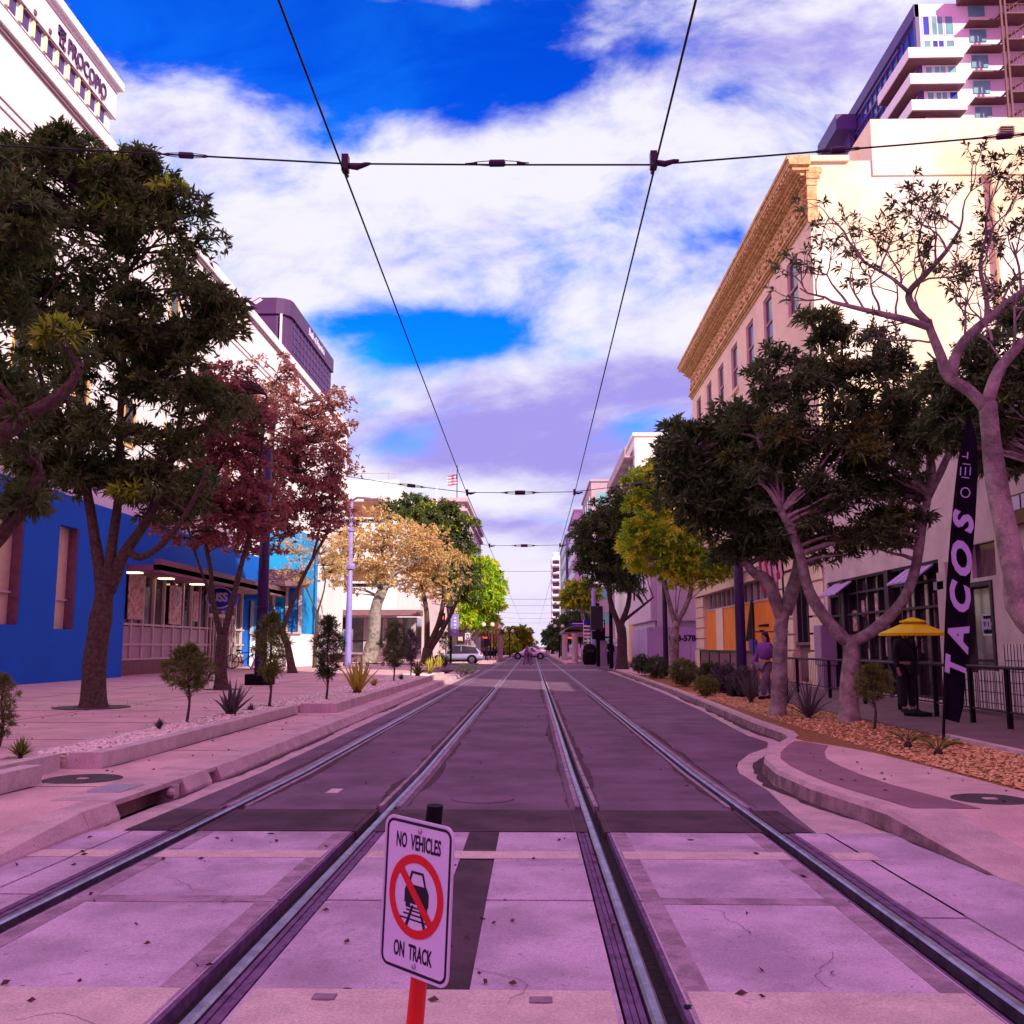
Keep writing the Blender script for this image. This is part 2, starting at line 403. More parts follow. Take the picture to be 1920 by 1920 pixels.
def thing(name, label, cat, loc, group=None):
    o = bpy.data.objects.new(name, None); col.objects.link(o); o.location = loc; o.empty_display_size = .2
    ORG[o.name] = Vector(loc)
    return tag(o, label, cat, group)
def struct(mb, name, m, **k): return tag(mb.build(name, m, **k), kind='structure')
def copy_thing(o, loc, rz=0.0, label=None, scale=None, group=None):
    def rec(a, par):
        c = a.copy(); col.objects.link(c)
        if par is not None: c.parent = par
        for ch in a.children: rec(ch, c)
        return c
    r = rec(o, None); r.location = loc; r.rotation_euler = (0, 0, rz)
    if scale: r.scale = (scale,) * 3 if not isinstance(scale, tuple) else scale
    if label: r['label'] = label
    if group: r['group'] = group
    return r
FONT = {}
def text_mb(body, org, ux, uy, size, th=.004, xs=1.0, bold=0.0, align='CENTER', shear=0.0):
    """lettering as real thin solid letters in the plane (ux, uy)"""
    cu = bpy.data.curves.new('t', 'FONT'); cu.body = body; cu.size = size; cu.align_x = align; cu.align_y = 'CENTER'
    cu.offset = bold; cu.shear = shear; cu.resolution_u = 3
    ob = bpy.data.objects.new('t', cu); col.objects.link(ob)
    dg = bpy.context.evaluated_depsgraph_get(); me = bpy.data.meshes.new_from_object(ob.evaluated_get(dg))
    bpy.data.objects.remove(ob); bpy.data.curves.remove(cu)
    ux, uy, org = Vector(ux).normalized(), Vector(uy).normalized(), Vector(org); nn = ux.cross(uy)
    mb = MB(); n = len(me.vertices)
    lo = [org + ux * (v.co.x * xs) + uy * v.co.y for v in me.vertices]
    hi = [p + nn * th for p in lo]
    fs = [tuple(p.vertices) for p in me.polygons]
    mb.add(lo + hi, [f[::-1] for f in fs] + [tuple(i + n for i in f) for f in fs])
    from collections import Counter
    ec = Counter()
    for f in fs:
        for i in range(len(f)): ec[(f[i], f[(i + 1) % len(f)])] += 1
    side = [(a, b, b + n, a + n) for (a, b) in ec if (b, a) not in ec]
    mb.add(lo + hi, side) if side else None
    bpy.data.meshes.remove(me)
    return mb
# ================================================================== the ground and the street
E, Nn, U = Vector((1, 0, 0)), Vector((0, 1, 0)), Vector((0, 0, 1))
r1, r2, r3, r4 = -2.69, -1.265, .46, 1.86            # running rails
YX = 7.62                                            # where the concrete crossing ends and the asphalt begins
def ys(a, b): return sorted({a, b} | ({11.5} if a < 11.5 < b else set()))
def slab(mb, x0, x1, y0, y1, z0, z1, mi=0):
    c = ys(y0, y1)
    for a, b in zip(c, c[1:]): mb.box(x0, x1, a, b, z0, z1, mi)
def outline_slab(mb, pts, z0, z1, mi=0): mb.prism(pts, z0, z1, mi)

mb = MB()
for a, b in ((-60, 11.5), (11.5, 3000)): mb.quad((-1500, a, -.16), (1500, a, -.16), (1500, b, -.16), (-1500, b, -.16))
struct(mb, 'ground', mat('ground_far', (.16, .11, .14), .95, .2, .3), bend=True)

gaps = [(-3.17, r1 - .13), (r1 + .13, r2 - .13), (r2 + .13, r3 - .13), (r3 + .13, r4 - .13)]
mb = MB()
for a, b in gaps: slab(mb, a, b, YX, 60, -.1, 0)
# right lane with the bulb-out of the kerb
edge = [(2.16, 7.62), (2.22, 8.6), (2.37, 10.0), (2.40, 11.5), (2.52, 12.3), (2.95, 13.5), (3.42, 14.4), (3.62, 15.2), (3.55, 16.2), (3.62, 18.0), (3.85, 22), (4.1, 30), (4.35, 45), (4.4, 60)]
for (xa, ya), (xb, yb) in zip(edge, edge[1:]):
    mb.add([(r4 + .13, ya, 0), (xa, ya, 0), (xb, yb, 0), (r4 + .13, yb, 0), (r4 + .13, ya, -.1), (xa, ya, -.1), (xb, yb, -.1), (r4 + .13, yb, -.1)], [(0, 1, 2, 3), (1, 5, 6, 2), (0, 3, 7, 4), (4, 7, 6, 5), (0, 4, 5, 1), (3, 2, 6, 7)])
for r, s in ((r1, 1), (r2, -1), (r3, 1), (r4, -1)):
    slab(mb, min(r - s * .131, r - s * .084), max(r - s * .131, r - s * .084), 8.71, 150, -.1, -.0005)
struct(mb, 'road', M['asphalt'], bend=True)
mb = MB()                                             # cross street and the blocks beyond
for a, b in [(-40, r1 - .13)] + gaps[1:] + [(r4 + .13, 45)]: mb.box(a, b, 60.0, 86, -.1, .002)
for a, b in [(-3.4, r1 - .13)] + gaps[1:] + [(r4 + .13, 2.7)]: mb.box(a, b, 86.0, 700, -.1, -.002)
struct(mb, 'cross_street', M['asphalt'])
mb = MB()                                             # newer, darker strip of asphalt before the crossing
for a, b in gaps + [(r4 + .13, 2.14)]: slab(mb, a + .01, b - .01 if b > 2.1 else b - .01, YX + .02, 8.7, -.05, .006)
for r, s in ((r1, 1), (r2, -1), (r3, 1), (r4, -1)):
    slab(mb, min(r - s * .131, r - s * .036), max(r - s * .131, r - s * .036), YX + .02, 8.7, -.05, .005); slab(mb, min(r + s * .09, r + s * .131), max(r + s * .09, r + s * .131), YX + .02, 8.7, -.05, .005)
struct(mb, 'asphalt_patch', M['asphalt_new'], bend=True)
# flangeways' floor
mb = MB()
for r in (r1, r2, r3, r4): slab(mb, r - .13, r + .13, -6, 700, -.14, -.055)
struct(mb, 'trackbed', M['trench'], bend=True)
# concrete crossing panels with seams between them
mb = MB(); seams = MB()
def panel_row(x0, x1, ycuts, w=.016):
    for a, b in zip(ycuts, ycuts[1:]): slab(mb, x0, x1, a + w, b - w, -.1, .004)
    slab(seams, x0, x1, ycuts[0], ycuts[-1], -.1, -.012)
panel_row(-9.0, -3.10, [-4, 1.2, 5.6, 7.62]); panel_row(-3.08, r1 - .13, [-4, 2.2, 5.6, 7.62])
panel_row(r1 + .13, r2 - .13, [-4, 3.62, 5.5, 7.62]); panel_row(r2 + .13, -.485, [-4, 3.62, 5.5, 7.62])
panel_row(-.255, r3 - .13, [-4, 3.62, 5.52, 7.62]); panel_row(r3 + .13, r4 - .13, [-4, 3.62, 5.52, 7.62])
panel_row(r4 + .13, 2.22, [-4, 2.0, 5.2, 7.62])
struct(mb, 'crossing_panels', M['concrete'], bend=True)
struct(seams, 'panel_seams', M['concrete_seam'], bend=True)
mb = MB()
slab(mb, -.485, -.255, -4, 7.62, -.1, -.002)
struct(mb, 'asphalt_strip', M['asphalt_new'], bend=True)
# painted stripes of the pedestrian crossing, worn
mb = MB()
for y0, y1 in ((3.66, 4.06), (6.62, 6.86)):
    for a, b in [(-9, -3.1), (-3.08, r1 - .15), (r1 + .15, r2 - .15), (r2 + .15, r3 - .15), (r3 + .15, r4 - .15), (r4 + .15, 2.3)]:
        mb.box(a, b, y0, y1, .0045, .008)
mb.box(-2.05, -1.93, 9.75, 10.05, .0, .006)
struct(mb, 'road_markings', M['paint'], bend=True)
mb = MB()
for k in range(9):
    a = 61.5 + .0 * k
for y0 in (58.5, 61.8, 77.0): mb.box(-3.0, 4.2, y0, y0 + .35, .003, .007)
struct(mb, 'crosswalk_lines', M['whitepaint'])
# darker troughs beside the rails and the worn seam
mb = MB()
for r, s in ((r1, 1), (r2, -1), (r3, 1), (r4, -1)):
    slab(mb, r + s * .14, r + s * .245, -4, 7.6, .004, .0065)
for a, b in ((-2.5, -1.42), (.62, 1.70)): mb.box(a, b, 5.44, 5.58, .0045, .0075)
struct(mb, 'edge_stains', mat('stained_concrete', (.34, .22, .31), .85, .3, 6, .3, 60, stain=.3), bend=True)

# rails
rail_lab = {r1: 'leftmost steel tram rail set in the street, beside the storm drain kerb', r2: 'steel tram rail just left of the upright warning sign',
            r3: 'steel tram rail just right of the dark asphalt strip, nearest the middle', r4: 'rightmost steel tram rail set in the street, nearest the curving kerb'}
for r, s in ((r1, 1), (r2, -1), (r3, 1), (r4, -1)):
    t = thing('tram_rail', rail_lab[r], 'rail', (r, 0, 0), 'rails of the two tram tracks')
    h = MB(); c = [-5, 11.5, 60, 300, 700]
    for a, b in zip(c, c[1:]):                       # crowned head
        pr = [(-.027, -.05), (-.027, .001), (-.015, .010), (.015, .010), (.027, .001), (.027, -.05)]
        vs = [(r + x, yv, z) for yv in (a, b) for x, z in pr]
        h.add(vs, [(i, i + 1, i + 7, i + 6) for i in range(5)])
    h.build('rail_head', M['rail'], t, bend=True)
    ru = MB()
    for k, (dx, w) in enumerate(((-.118, .022), (-.092, .022), (-.066, .024))):
        a, b = r + s * dx, r + s * (dx + w)
        slab(ru, min(a, b), max(a, b), -5, 7.62, -.1, (.001, -.004, .002)[k])
    a, b = r - s * .030, r - s * .044; slab(ru, min(a, b), max(a, b), -5, 7.62, -.1, -.03)
    a, b = r + s * .108, r + s * .13; slab(ru, min(a, b), max(a, b), -5, 7.62, -.1, .0)
    ru.build('rubber_seal', M['rubber'], t, bend=True)
    cs = MB()                                        # pale edge strips where the rail runs in asphalt
    for a, b in ((-.082, -.036), (.088, .128)): slab(cs, min(r + s * a, r + s * b), max(r + s * a, r + s * b), 8.9, 150, -.1, .006)
    cs.build('edge_strip', M['strip'], t, bend=True)

# left gutter, kerb with a dropped ramp and the storm drain
mb = MB(); slab(mb, -3.40, -3.17, 7.62, 60, -.1, .001); struct(mb, 'gutter', M['kerb'], bend=True)
KX0, KX1 = -3.72, -3.40
mb = MB()
def kerb_piece(mb, y0, y1, h0=.15, h1=.15, x0=KX0, x1=KX1, zb=-.1):
    mb.add([(x0, y0, zb), (x1, y0, zb), (x1 - .0, y0, h0 * .2), (x1 - .06, y0, h0), (x0, y0, h0),
            (x0, y1, zb), (x1, y1, zb), (x1 - .0, y1, h1 * .2), (x1 - .06, y1, h1), (x0, y1, h1)],
           [(0, 1, 2, 3, 4)[::-1], (5, 6, 7, 8, 9), (1, 6, 7, 2), (2, 7, 8, 3), (3, 8, 9, 4), (0, 4, 9, 5), (0, 5, 6, 1)][0:7])
kerb_piece(mb, 5.4, 7.55, .012, .15); kerb_piece(mb, 7.56, 8.12)
kerb_piece(mb, 9.66, 10.42); kerb_piece(mb, 10.72, 11.5); kerb_piece(mb, 11.5, 13.2)
for a, b in ((13.21, 16.4), (16.41, 19.6), (19.61, 23), (23.01, 28), (28.01, 36), (36.01, 44), (44.01, 58)): kerb_piece(mb, a, b)
struct(mb, 'kerb_beside_drain', M['kerb'], bend=True)
t = thing('storm_drain', 'concrete kerb inlet with dark opening beside the leftmost rail', 'storm drain', (-3.6, 8.9, 0))
for ya_, yb_ in ((8.13, 9.65), (10.43, 10.71)): mb = MB(); mb.box(-4.0, -3.46, ya_, yb_, .11, .152); mb.build('lid_slab', M['kerb'], t, bend=True)
mb = MB(); mb.box(-4.05, -3.98, 8.13, 10.71, -.3, .11); mb.box(-3.98, -3.42, 8.13, 10.71, -.32, -.28)
mb.build('inner_chamber', M['black'], t, bend=True)
mb = MB(); mb.box(-3.56, -3.44, 9.42, 9.56, -.05, .11); mb.ball((-3.46, 9.38, .05), (.05, .05, .045), 10)
mb.build('divider_block', M['planter'], t, bend=True)
mb = MB(); mb.box(-3.92, -3.62, 8.62, 9.15, .153, .160); mb.build('cover_plate', mat('galvanised', (.50, .46, .58), .4, .15, 20, metal=.5), t, bend=True)

# left paving
mb = MB()
slab(mb, -9, KX0, -4, 5.4, -.1, .010)
mb.add([(-9, 5.4, .01), (KX0, 5.4, .01), (KX0, 7.9, .15), (-9, 7.9, .15)], [(0, 1, 2, 3)])
slab(mb, -5.2, KX0, 7.9, 19.4, -.1, .150)
slab(mb, -4.2, KX0, 19.4, 58, -.1, .148)
struct(mb, 'lower_pavement', M['path'], bend=True)
mb = MB(); slab(mb, -40, -5.62, 7.9, 60, -.1, .262); struct(mb, 'plaza_pavement', M['path'], bend=True)
mb = MB(); slab(mb, -40, -8.0, 60, 86, -.1, .258); struct(mb, 'far_pavement', M['path'])
mb = MB()                                            # joints in the paving
for y in (9.9, 12.6, 15.4, 18.2, 21.5, 25, 29, 33.5, 39, 46): mb.box(-16, -5.64, y, y + .02, .262, .2645)
for x in (-8.2, -11.4): mb.box(x, x + .02, 8, 60, .262, .2647)
for y in (9.0, 12.4, 15.6, 18.6): mb.box(-4.6, -3.73, y, y + .015, .15, .1525)
for y in (3.0, 5.4): mb.box(-8.9, -3.74, y, y + .015, .0105, .0125)
struct(mb, 'pavement_joints', M['concrete_seam'], bend=True)

# planters
def planter(label, pieces, beds, x=-5, y=10):
    t = thing('concrete_planter', label, 'planter', (x, y, .15), 'low gravel planters along the tracks')
    mb = MB()
    for p in pieces: slab(mb, *p)
    mb.build('wall', M['planter'], t, bend=True)
    mb = MB()
    for p in beds: slab(mb, *p)
    mb.build('gravel_bed', M['gravelbed'], t, bend=True)
planter('low concrete planter nearest the camera, ending at the manhole cover', [(-4.80, -4.62, 7.95, 9.20, .1, .325), (-5.66, -5.48, 7.95, 10.2, .1, .30), (-5.48, -4.80, 7.95, 8.1, .1, .31), (-5.14, -4.98, 9.02, 10.28, .1, .322)],
        [(-5.48, -4.80, 8.1, 9.02, .1, .28), (-5.48, -5.14, 9.02, 10.46, .1, .281)])
planter('long low concrete planter of pale gravel with a small bushy sapling', [(-4.80, -4.62, 10.46, 19.2, .1, .320), (-4.98, -4.80, 10.462, 10.62, .1, .318), (-5.66, -5.5, 10.2, 19.2, .1, .29)],
        [(-5.5, -4.80, 10.62, 19.36, .1, .275), (-5.5, -4.98, 10.463, 10.62, .1, .274)], -5, 15)
planter('far low concrete planter holding the golden agave, reaching the kerb', [(-4.05, -3.90, 19.4, 43, .1, .33), (-4.62, -4.05, 19.38, 19.55, .1, .328), (-5.66, -5.5, 19.2, 43, .1, .29), (-5.5, -4.05, 42.85, 43, .1, .31)],
        [(-5.5, -4.05, 19.56, 42.8, .1, .28)], -5, 30)
pv = []                                              # loose stones, leaves and chips: scattered small solids
def scatter(name, m, regions, n, size, z, label, cat, flat=.5):
    mb = MB(); rr = random.Random(hash(name) % 999 if False else len(name) * 7 + n)
    areas = [abs((x1 - x0) * (y1 - y0)) for x0, x1, y0, y1 in regions]
    for x0, x1, y0, y1 in rr.choices(regions, areas, k=n):
        x, y = rr.uniform(x0, x1), rr.uniform(y0, y1)
        s = size * rr.uniform(.5, 1.5); a = rr.uniform(0, 6.28); tl = rr.uniform(-.4, .4)
        ax = Vector((math.cos(a), math.sin(a), tl)) * s; ay = Vector((-math.sin(a), math.cos(a), rr.uniform(-.4, .4))) * s * rr.uniform(.4, .8)
        azv = Vector((0, 0, 1)) * s * flat
        c = Vector((x, y, (z if not callable(z) else z(x, y)) + s * flat * .6 + zg(y)))
        mb.add([c - ax, c - ay, c + ax, c + ay, c + azv, c - azv * .6], [(0, 1, 4), (1, 2, 4), (2, 3, 4), (3, 0, 4), (1, 0, 5), (2, 1, 5), (3, 2, 5), (0, 3, 5)])
    return tag(mb.build(name, m), label, cat, None, 'stuff')
scatter('gravel', M['pebble'], [(-5.48, -4.82, 8.1, 9.0), (-5.49, -4.82, 10.6, 19.3), (-5.49, -4.82, 10.6, 15), (-5.49, -4.07, 19.5, 30), (-5.49, -4.07, 30, 42)], 9500, .030, .278, 'pale loose gravel lying in the planters beside the tracks', 'gravel', .55)

# right: gutter, bulb-out kerb, pavement with red band, mulch bed
kb = [(2.92, 5.3), (2.80, 6.2), (2.72, 7.8), (2.55, 9.2), (2.53, 10.4), (2.66, 11.5), (2.92, 12.5), (3.30, 13.4), (3.72, 14.4), (3.86, 15.2), (3.88, 17.5), (4.06, 22), (4.34, 30), (4.62, 45), (4.75, 58)]
mb = MB()                                            # gutter apron between asphalt and kerb
xe = lambda y: np.interp(y, [p[1] for p in edge], [p[0] for p in edge])
xk = lambda y: float(np.interp(y, [p[1] for p in kb], [p[0] for p in kb]))
yl = [7.62, 8.4, 9.2, 10, 10.8, 11.5, 12.0, 12.5, 13, 13.5, 14, 14.4, 14.8, 15.2, 16.2, 18, 22, 30, 45, 58]
for a, b in zip(yl, yl[1:]):
    mb.add([(float(xe(a)), a, .003), (xk(a), a, .003), (xk(b), b, .003), (float(xe(b)), b, .003)], [(0, 1, 2, 3)])
struct(mb, 'gutter_apron', M['kerb'], bend=True)
mb = MB(); slab(mb, 2.24, 12, -4, 5.28, -.1, .003)
yl2 = [5.28, 6.2, 7.0, 7.62]
for a, b in zip(yl2, yl2[1:]): mb.add([(2.24, a, .003), (xk(a) if a > 5.3 else 12, a, .003), (xk(b), b, .003), (2.24, b, .003)], [(0, 1, 2, 3)])
struct(mb, 'crossing_apron', M['concrete'], bend=True)
kh = lambda y: .17 if y > 7.75 else max(.006, .006 + .164 * (y - 6.15) / 1.6)
mb = MB()
yk = [5.3, 6.15, 6.5, 7.0, 7.4, 7.75, 7.77, 8.6, 9.2, 9.8, 10.4, 11.0, 11.5, 12.0, 12.5, 13.0, 13.4, 13.9, 14.4, 14.8, 15.2, 16.3, 17.5, 20, 22, 26, 30, 37, 45, 58]
for a, b in zip(yk, yk[1:]):
    p = []
    for yv in (a, b):
        h = kh(yv); x = xk(yv); w = .16 if yv > 7.76 else .5
        p += [(x, yv, -.05), (x + .02, yv, h * .72), (x + .04, yv, h - .001), (x + w, yv, h), (x + w, yv, -.05)]
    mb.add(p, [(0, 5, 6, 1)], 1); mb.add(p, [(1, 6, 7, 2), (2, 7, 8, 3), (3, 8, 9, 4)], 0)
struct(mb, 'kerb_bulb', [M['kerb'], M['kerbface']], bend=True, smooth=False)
mb = MB()
yp = [5.3, 6.15, 6.9, 7.75, 8.6, 9.2, 10.0, 10.8, 11.5, 12.2, 13.0, 13.6, 14.2]
xout = lambda y: float(np.interp(y, [5, 8.5, 11.5, 12.6, 13.6, 14.25], [4.35, 4.3, 4.25, 4.15, 3.75, 3.72]))
for a, b in zip(yp, yp[1:]):
    mb.add([(xk(a) + .1, a, kh(a) - .002), (xout(a), a, kh(a) - .002), (xout(b), b, kh(b) - .002), (xk(b) + .1, b, kh(b) - .002)], [(0, 1, 2, 3)])
struct(mb, 'bulb_pavement', M['path'], bend=True)
mb = MB()
for a, b in zip(yp[3:], yp[4:]):
    if a > 13.4: continue
    f = lambda y: (xk(y) + .22, min(xk(y) + .75, xout(y) - .05))
    (a0, a1), (b0, b1) = f(a), f(b)
    mb.add([(a0, a, kh(a) + .002), (a1, a, kh(a) + .002), (b1, b, kh(b) + .002), (b0, b, kh(b) + .002)], [(0, 1, 2, 3)])
struct(mb, 'tactile_band', M['tactile'], bend=True)
mb = MB()
ym = sorted(set(yp[3:] + [14.25, 15, 16, 17.5, 20, 22, 26, 30, 37, 45, 58]))
for a, b in zip(ym, ym[1:]):
    g_ = lambda y: xout(y) - .03 if y < 14.3 else xk(y) + .15
    mb.add([(g_(a), a, .158), (5.86, a, .165), (5.86, b, .165), (g_(b), b, .158)], [(0, 1, 2, 3)])
mb.add([(4.33, 4, .14), (5.86, 4, .14), (5.86, 8, .165), (4.3, 8, .165)], [(0, 1, 2, 3)])
struct(mb, 'mulch_bed', M['mulchbed'], bend=True)
scatter('wood_mulch', M['chip'], [(4.35, 5.84, 8.0, 12.5), (4.35, 5.84, 8.0, 12.5), (4.3, 5.84, 12.5, 18), (4.35, 5.84, 18, 28)], 9500, .026, .166, 'orange brown wood chip mulch covering the bed under the pale tree', 'mulch', .35)
mb = MB(); slab(mb, 5.86, 5.98, 7, 14.2, 0, .215); struct(mb, 'bed_edging', M['planter'], bend=True)
mb = MB(); slab(mb, 5.98, 30, 5.3, 58, -.1, .164); struct(mb, 'shop_pavement', M['sidewalk_r'], bend=True)
mb = MB(); mb.box(5.0, 45, 58.0, 60, -.1, .15); mb.box(4.9, 5.98, 45, 58, .0, .17)
struct(mb, 'corner_pavement', M['path'])
mb = MB(); mb.box(2.72, 30, 86, 400, -.1, .15); mb.box(-30, -3.42, 86, 400, -.1, .15)
mb.box(2.72, 3.6, 79.5, 86, -.1, .149); mb.box(-4.5, -3.42, 81.5, 86, -.1, .149)
struct(mb, 'far_platforms', M['path'])

# ragged dark strips of dirt with gutter shade painted in, along kerbs and joints
def grime_shade(mb, line, side, z, w0, w1, seed):
    rr = random.Random(seed); p = []
    for (xa, ya), (xb, yb) in zip(line, line[1:]):
        n = max(1, int(abs(yb - ya) / .18))
        for i in range(n): f = i / n; p.append((xa + (xb - xa) * f, ya + (yb - ya) * f))
    w = w0
    for (xa, ya), (xb, yb) in zip(p, p[1:]):
        w2 = min(w1, max(.004, w + rr.uniform(-1, 1) * (w1 - w0) * .35))
        mb.add([(xa, ya, z), (xa + side * w, ya, z), (xb + side * w2, yb, z), (xb, yb, z)], [(0, 1, 2, 3)] if side < 0 else [(3, 2, 1, 0)][:1]); w = w2
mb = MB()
grime_shade(mb, [(x - .004, y) for x, y in kb[1:]], -1, .0062, .01, .13, 3)
grime_shade(mb, [(-3.396, 7.8), (-3.396, 30)], 1, .0042, .01, .09, 4)
grime_shade(mb, [(-4.615, 7.95), (-4.615, 9.2)], 1, .153, .01, .06, 5); grime_shade(mb, [(-4.615, 10.46), (-4.615, 19.2)], 1, .153, .01, .07, 6)
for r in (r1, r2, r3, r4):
    for sd in (-1, 1): grime_shade(mb, [(r + sd * .135, 8.9), (r + sd * .135, 34)], sd, .0040, .01, .09, int(r * 10) + sd + 80)
struct(mb, 'kerb_grime_shade', mat('grime_shade', (.075, .035, .05), .95, .4, 9), bend=True)
mb = MB(); rr = random.Random(8)                       # hairline cracks in slabs and asphalt
def crack(x, y, a, n, st, z, w=.004):
    for i in range(n):
        a += rr.uniform(-.75, .75) * (1 if i % 3 else .2); x2, y2 = x + math.cos(a) * st, y + math.sin(a) * st
        nx_, ny_ = -math.sin(a) * w, math.cos(a) * w * 1.6
        mb.add([(x - nx_, y - ny_, z), (x2 - nx_, y2 - ny_, z), (x2 + nx_, y2 + ny_, z), (x + nx_, y + ny_, z)], [(0, 1, 2, 3)]); x, y = x2, y2
for x, y, a in ((-1.9, 3.7, .4), (1.2, 4.1, 2.2), (-.1, 3.9, 1.2), (1.0, 6.7, -.4), (-2.2, 6.0, -.2), (-4.2, 4.9, .5), (.9, 5.4, -1.4), (-1.7, 5.5, -1.2)): crack(x, y, a, 16, .035, .0085, .0011)
for x, y, a in ((-.6, 12, .1), (-.9, 17, 1.3), (1.2, 13.5, 1.2), (-2.1, 11, .9), (3.0, 17, 1.5), (-.2, 24, 0), (2.6, 21, 1.0)): crack(x, y, a, 40, .06, .0045, .004)
struct(mb, 'pavement_cracks', M['kerbdark'], bend=True)

# covers
def cover(label, x, y, z, r, name='manhole_cover', m='iron', dot=True, cat='manhole cover'):
    t = thing(name, label, cat, (x, y, z + zg(y)))
    mb = MB(); zz = z + zg(y); mb.lathe((x, y, zz), [(r, -.02), (r, .003), (r * .95, .007), (r * .9, .004), (.001, .004)], 40); mb.build('lid', M[m], t)
    if dot:
        mb = MB(); mb.box(x - .05, x + .05, y - .035, y + .035, zz + .004, zz + .011); mb.build('lift_plate', M['paint'], t)
q = G(155, 1461, .15); cover('dark round manhole cover beside the broken planter corner', q.x, q.y, .15, .37)
q = G(1856, 1499, .168); cover('dark round manhole cover between red band and mulch', q.x, q.y, .1685, .30)
q = G(905, 1498, 0); cover('flat worn pale manhole cover between the two tracks', q.x, q.y, .007, .30, dot=False, m='asphalt')
for k, (px, py, rad, lb) in enumerate([(512, 1878, .035, 'small round bolt hole left of the red post'), (650, 1856, .022, 'tiny bolt hole just left of the sign plate foot'), (106, 1876, .026, 'small bolt hole in the slab at the far left'),
        (1448, 1896, .035, 'largest round bolt hole right of the inner rail'), (1292, 1888, .022, 'small bolt hole hugging the inner right rail'), (1295, 1575, .024, 'bolt hole near the painted stripe right of the inner rail'),
        (508, 1563, .026, 'bolt hole in the slab between the left rails'), (1036, 1878, .022, 'bolt hole beside the square lifting socket')]):
    q = G(px, py, .004); mb = MB(); mb.lathe((q.x, q.y, q.z + .0005), [(rad, 0), (rad, .0015), (rad * .7, .002), (.001, .002)], 16)
    tag(mb.build('bolt_hole', M['black']), lb, 'bolt hole', 'bolt holes in the crossing panels')
for px, py, lb in ((608, 1872, 'small square lifting socket left of the red post'), (1014, 1878, 'small square lifting socket in the middle slab')):
    q = G(px, py, .004); mb = MB(); mb.box(q.x - .045, q.x + .045, q.y - .03, q.y + .03, q.z, q.z + .010); mb.box(q.x - .03, q.x + .03, q.y - .035, q.y - .03, q.z, q.z + .012)
    tag(mb.build('lifting_socket', M['socket'], bevel=.006), lb, 'socket')
# faint casting stamps
for px, py, s in ((612, 1905, 'OMEGA\n200-808-1229'), (1010, 1916, 'OMEGA')):
    q = G(px, py, .005)
    o = text_mb(s, (q.x, q.y, q.z + .001), (1, 0, 0), (0, 1, 0), .045, .001, 1.3).build('casting_stamp', mat('stamp', (.30, .19, .27), .9, .1))
    tag(o, 'faint maker stamp pressed in the slab ' + ('left of the red post' if px < 800 else 'right of the dark asphalt strip'), 'stamp')
# dry leaves blown on the paving
def blown(n, reg, z, name, label):
    mb = MB(); rr = random.Random(n)
    for _ in range(n):
        x0, x1, y0, y1 = rr.choice(reg); x, y = rr.uniform(x0, x1), rr.uniform(y0, y1); s = rr.uniform(.006, .017); a = rr.uniform(0, 6.28)
        u_ = Vector((math.cos(a), math.sin(a), .12)) * s * 1.7; w_ = Vector((-math.sin(a), math.cos(a), .3)) * s * .7; c = Vector((x, y, z + .008 + zg(y)))
        mb.add([c - u_, c - w_, c + u_, c + w_ + Vector((0, 0, .008)), c + Vector((0, 0, -.006))], [(0, 1, 4), (1, 2, 4), (2, 3, 4), (3, 0, 4)])
    tag(mb.build(name, M['leafdry']), label, 'leaves', None, 'stuff')
blown(110, [(-3.0, 2.3, 3.2, 7.5), (-6, -3, 3, 8), (-2.6, 1.8, 3.2, 5)], .006, 'fallen_leaves', 'dry leaf scraps scattered over the concrete crossing slabs')
blown(90, [(-9.5, -5.8, 10, 22), (-12, -5.8, 16, 34)], .262, 'plaza_leaves', 'dry leaves blown over the pink paving around the big trunk')
blown(50, [(-4.55, -3.8, 9, 19), (2.95, 4.2, 8, 12.5)], .166, 'kerbside_leaves', 'few dry leaves on the raised paving beside the kerbs')
blown(60, [(-2.4, 1.7, 9, 40)], .006, 'road_leaves', 'sparse dark debris on the asphalt between the rails')
# ================================================================== buildings
def grid_windows(t, wins, glass, frame=None, name='window', fr=.05):
    """wins: list of (corner, ux, uy, w, h): each one a recessed pane with a proud frame, child of the building"""
    for c, ux, uy, w, h, *rest in wins:
        c, ux, uy = Vector(c), Vector(ux), Vector(uy); nn = ux.cross(uy)
        g = rest[0] if rest else glass
        mb = MB()
        if frame is not None:
            for a, b, d, e in ((0, w, 0, fr), (0, w, h - fr, h), (0, fr, fr, h - fr), (w - fr, w, fr, h - fr)):
                mb.plate([(a, d), (b, d), (b, e), (a, e)], c, ux, uy, .06)
            if w > 1.3: mb.plate([(w / 2 - fr / 2, fr), (w / 2 + fr / 2, fr), (w / 2 + fr / 2, h - fr), (w / 2 - fr / 2, h - fr)], c, ux, uy, .05)
            f = mb.build(name, frame, t)
            p = MB(); p.plate([(fr, fr), (w - fr, fr), (w - fr, h - fr), (fr, h - fr)], c + nn * .0, ux, uy, .015); p.build('pane', g, f)
        else:
            mb.plate([(0, 0), (w, 0), (w, h), (0, h)], c, ux, uy, .03); mb.build(name, g, t)
E, Nn, U = Vector((1, 0, 0)), Vector((0, 1, 0)), Vector((0, 0, 1))

# --- ornate cornice building on the right
CX, CY0, CY1, CZ = 9.3, 30.5, 54.4, 17.6
t = thing('cornice_building', 'cream building with a deep ochre ornamental cornice and blank sunlit side wall', 'building', (CX, CY0, 0))
mb = MB()
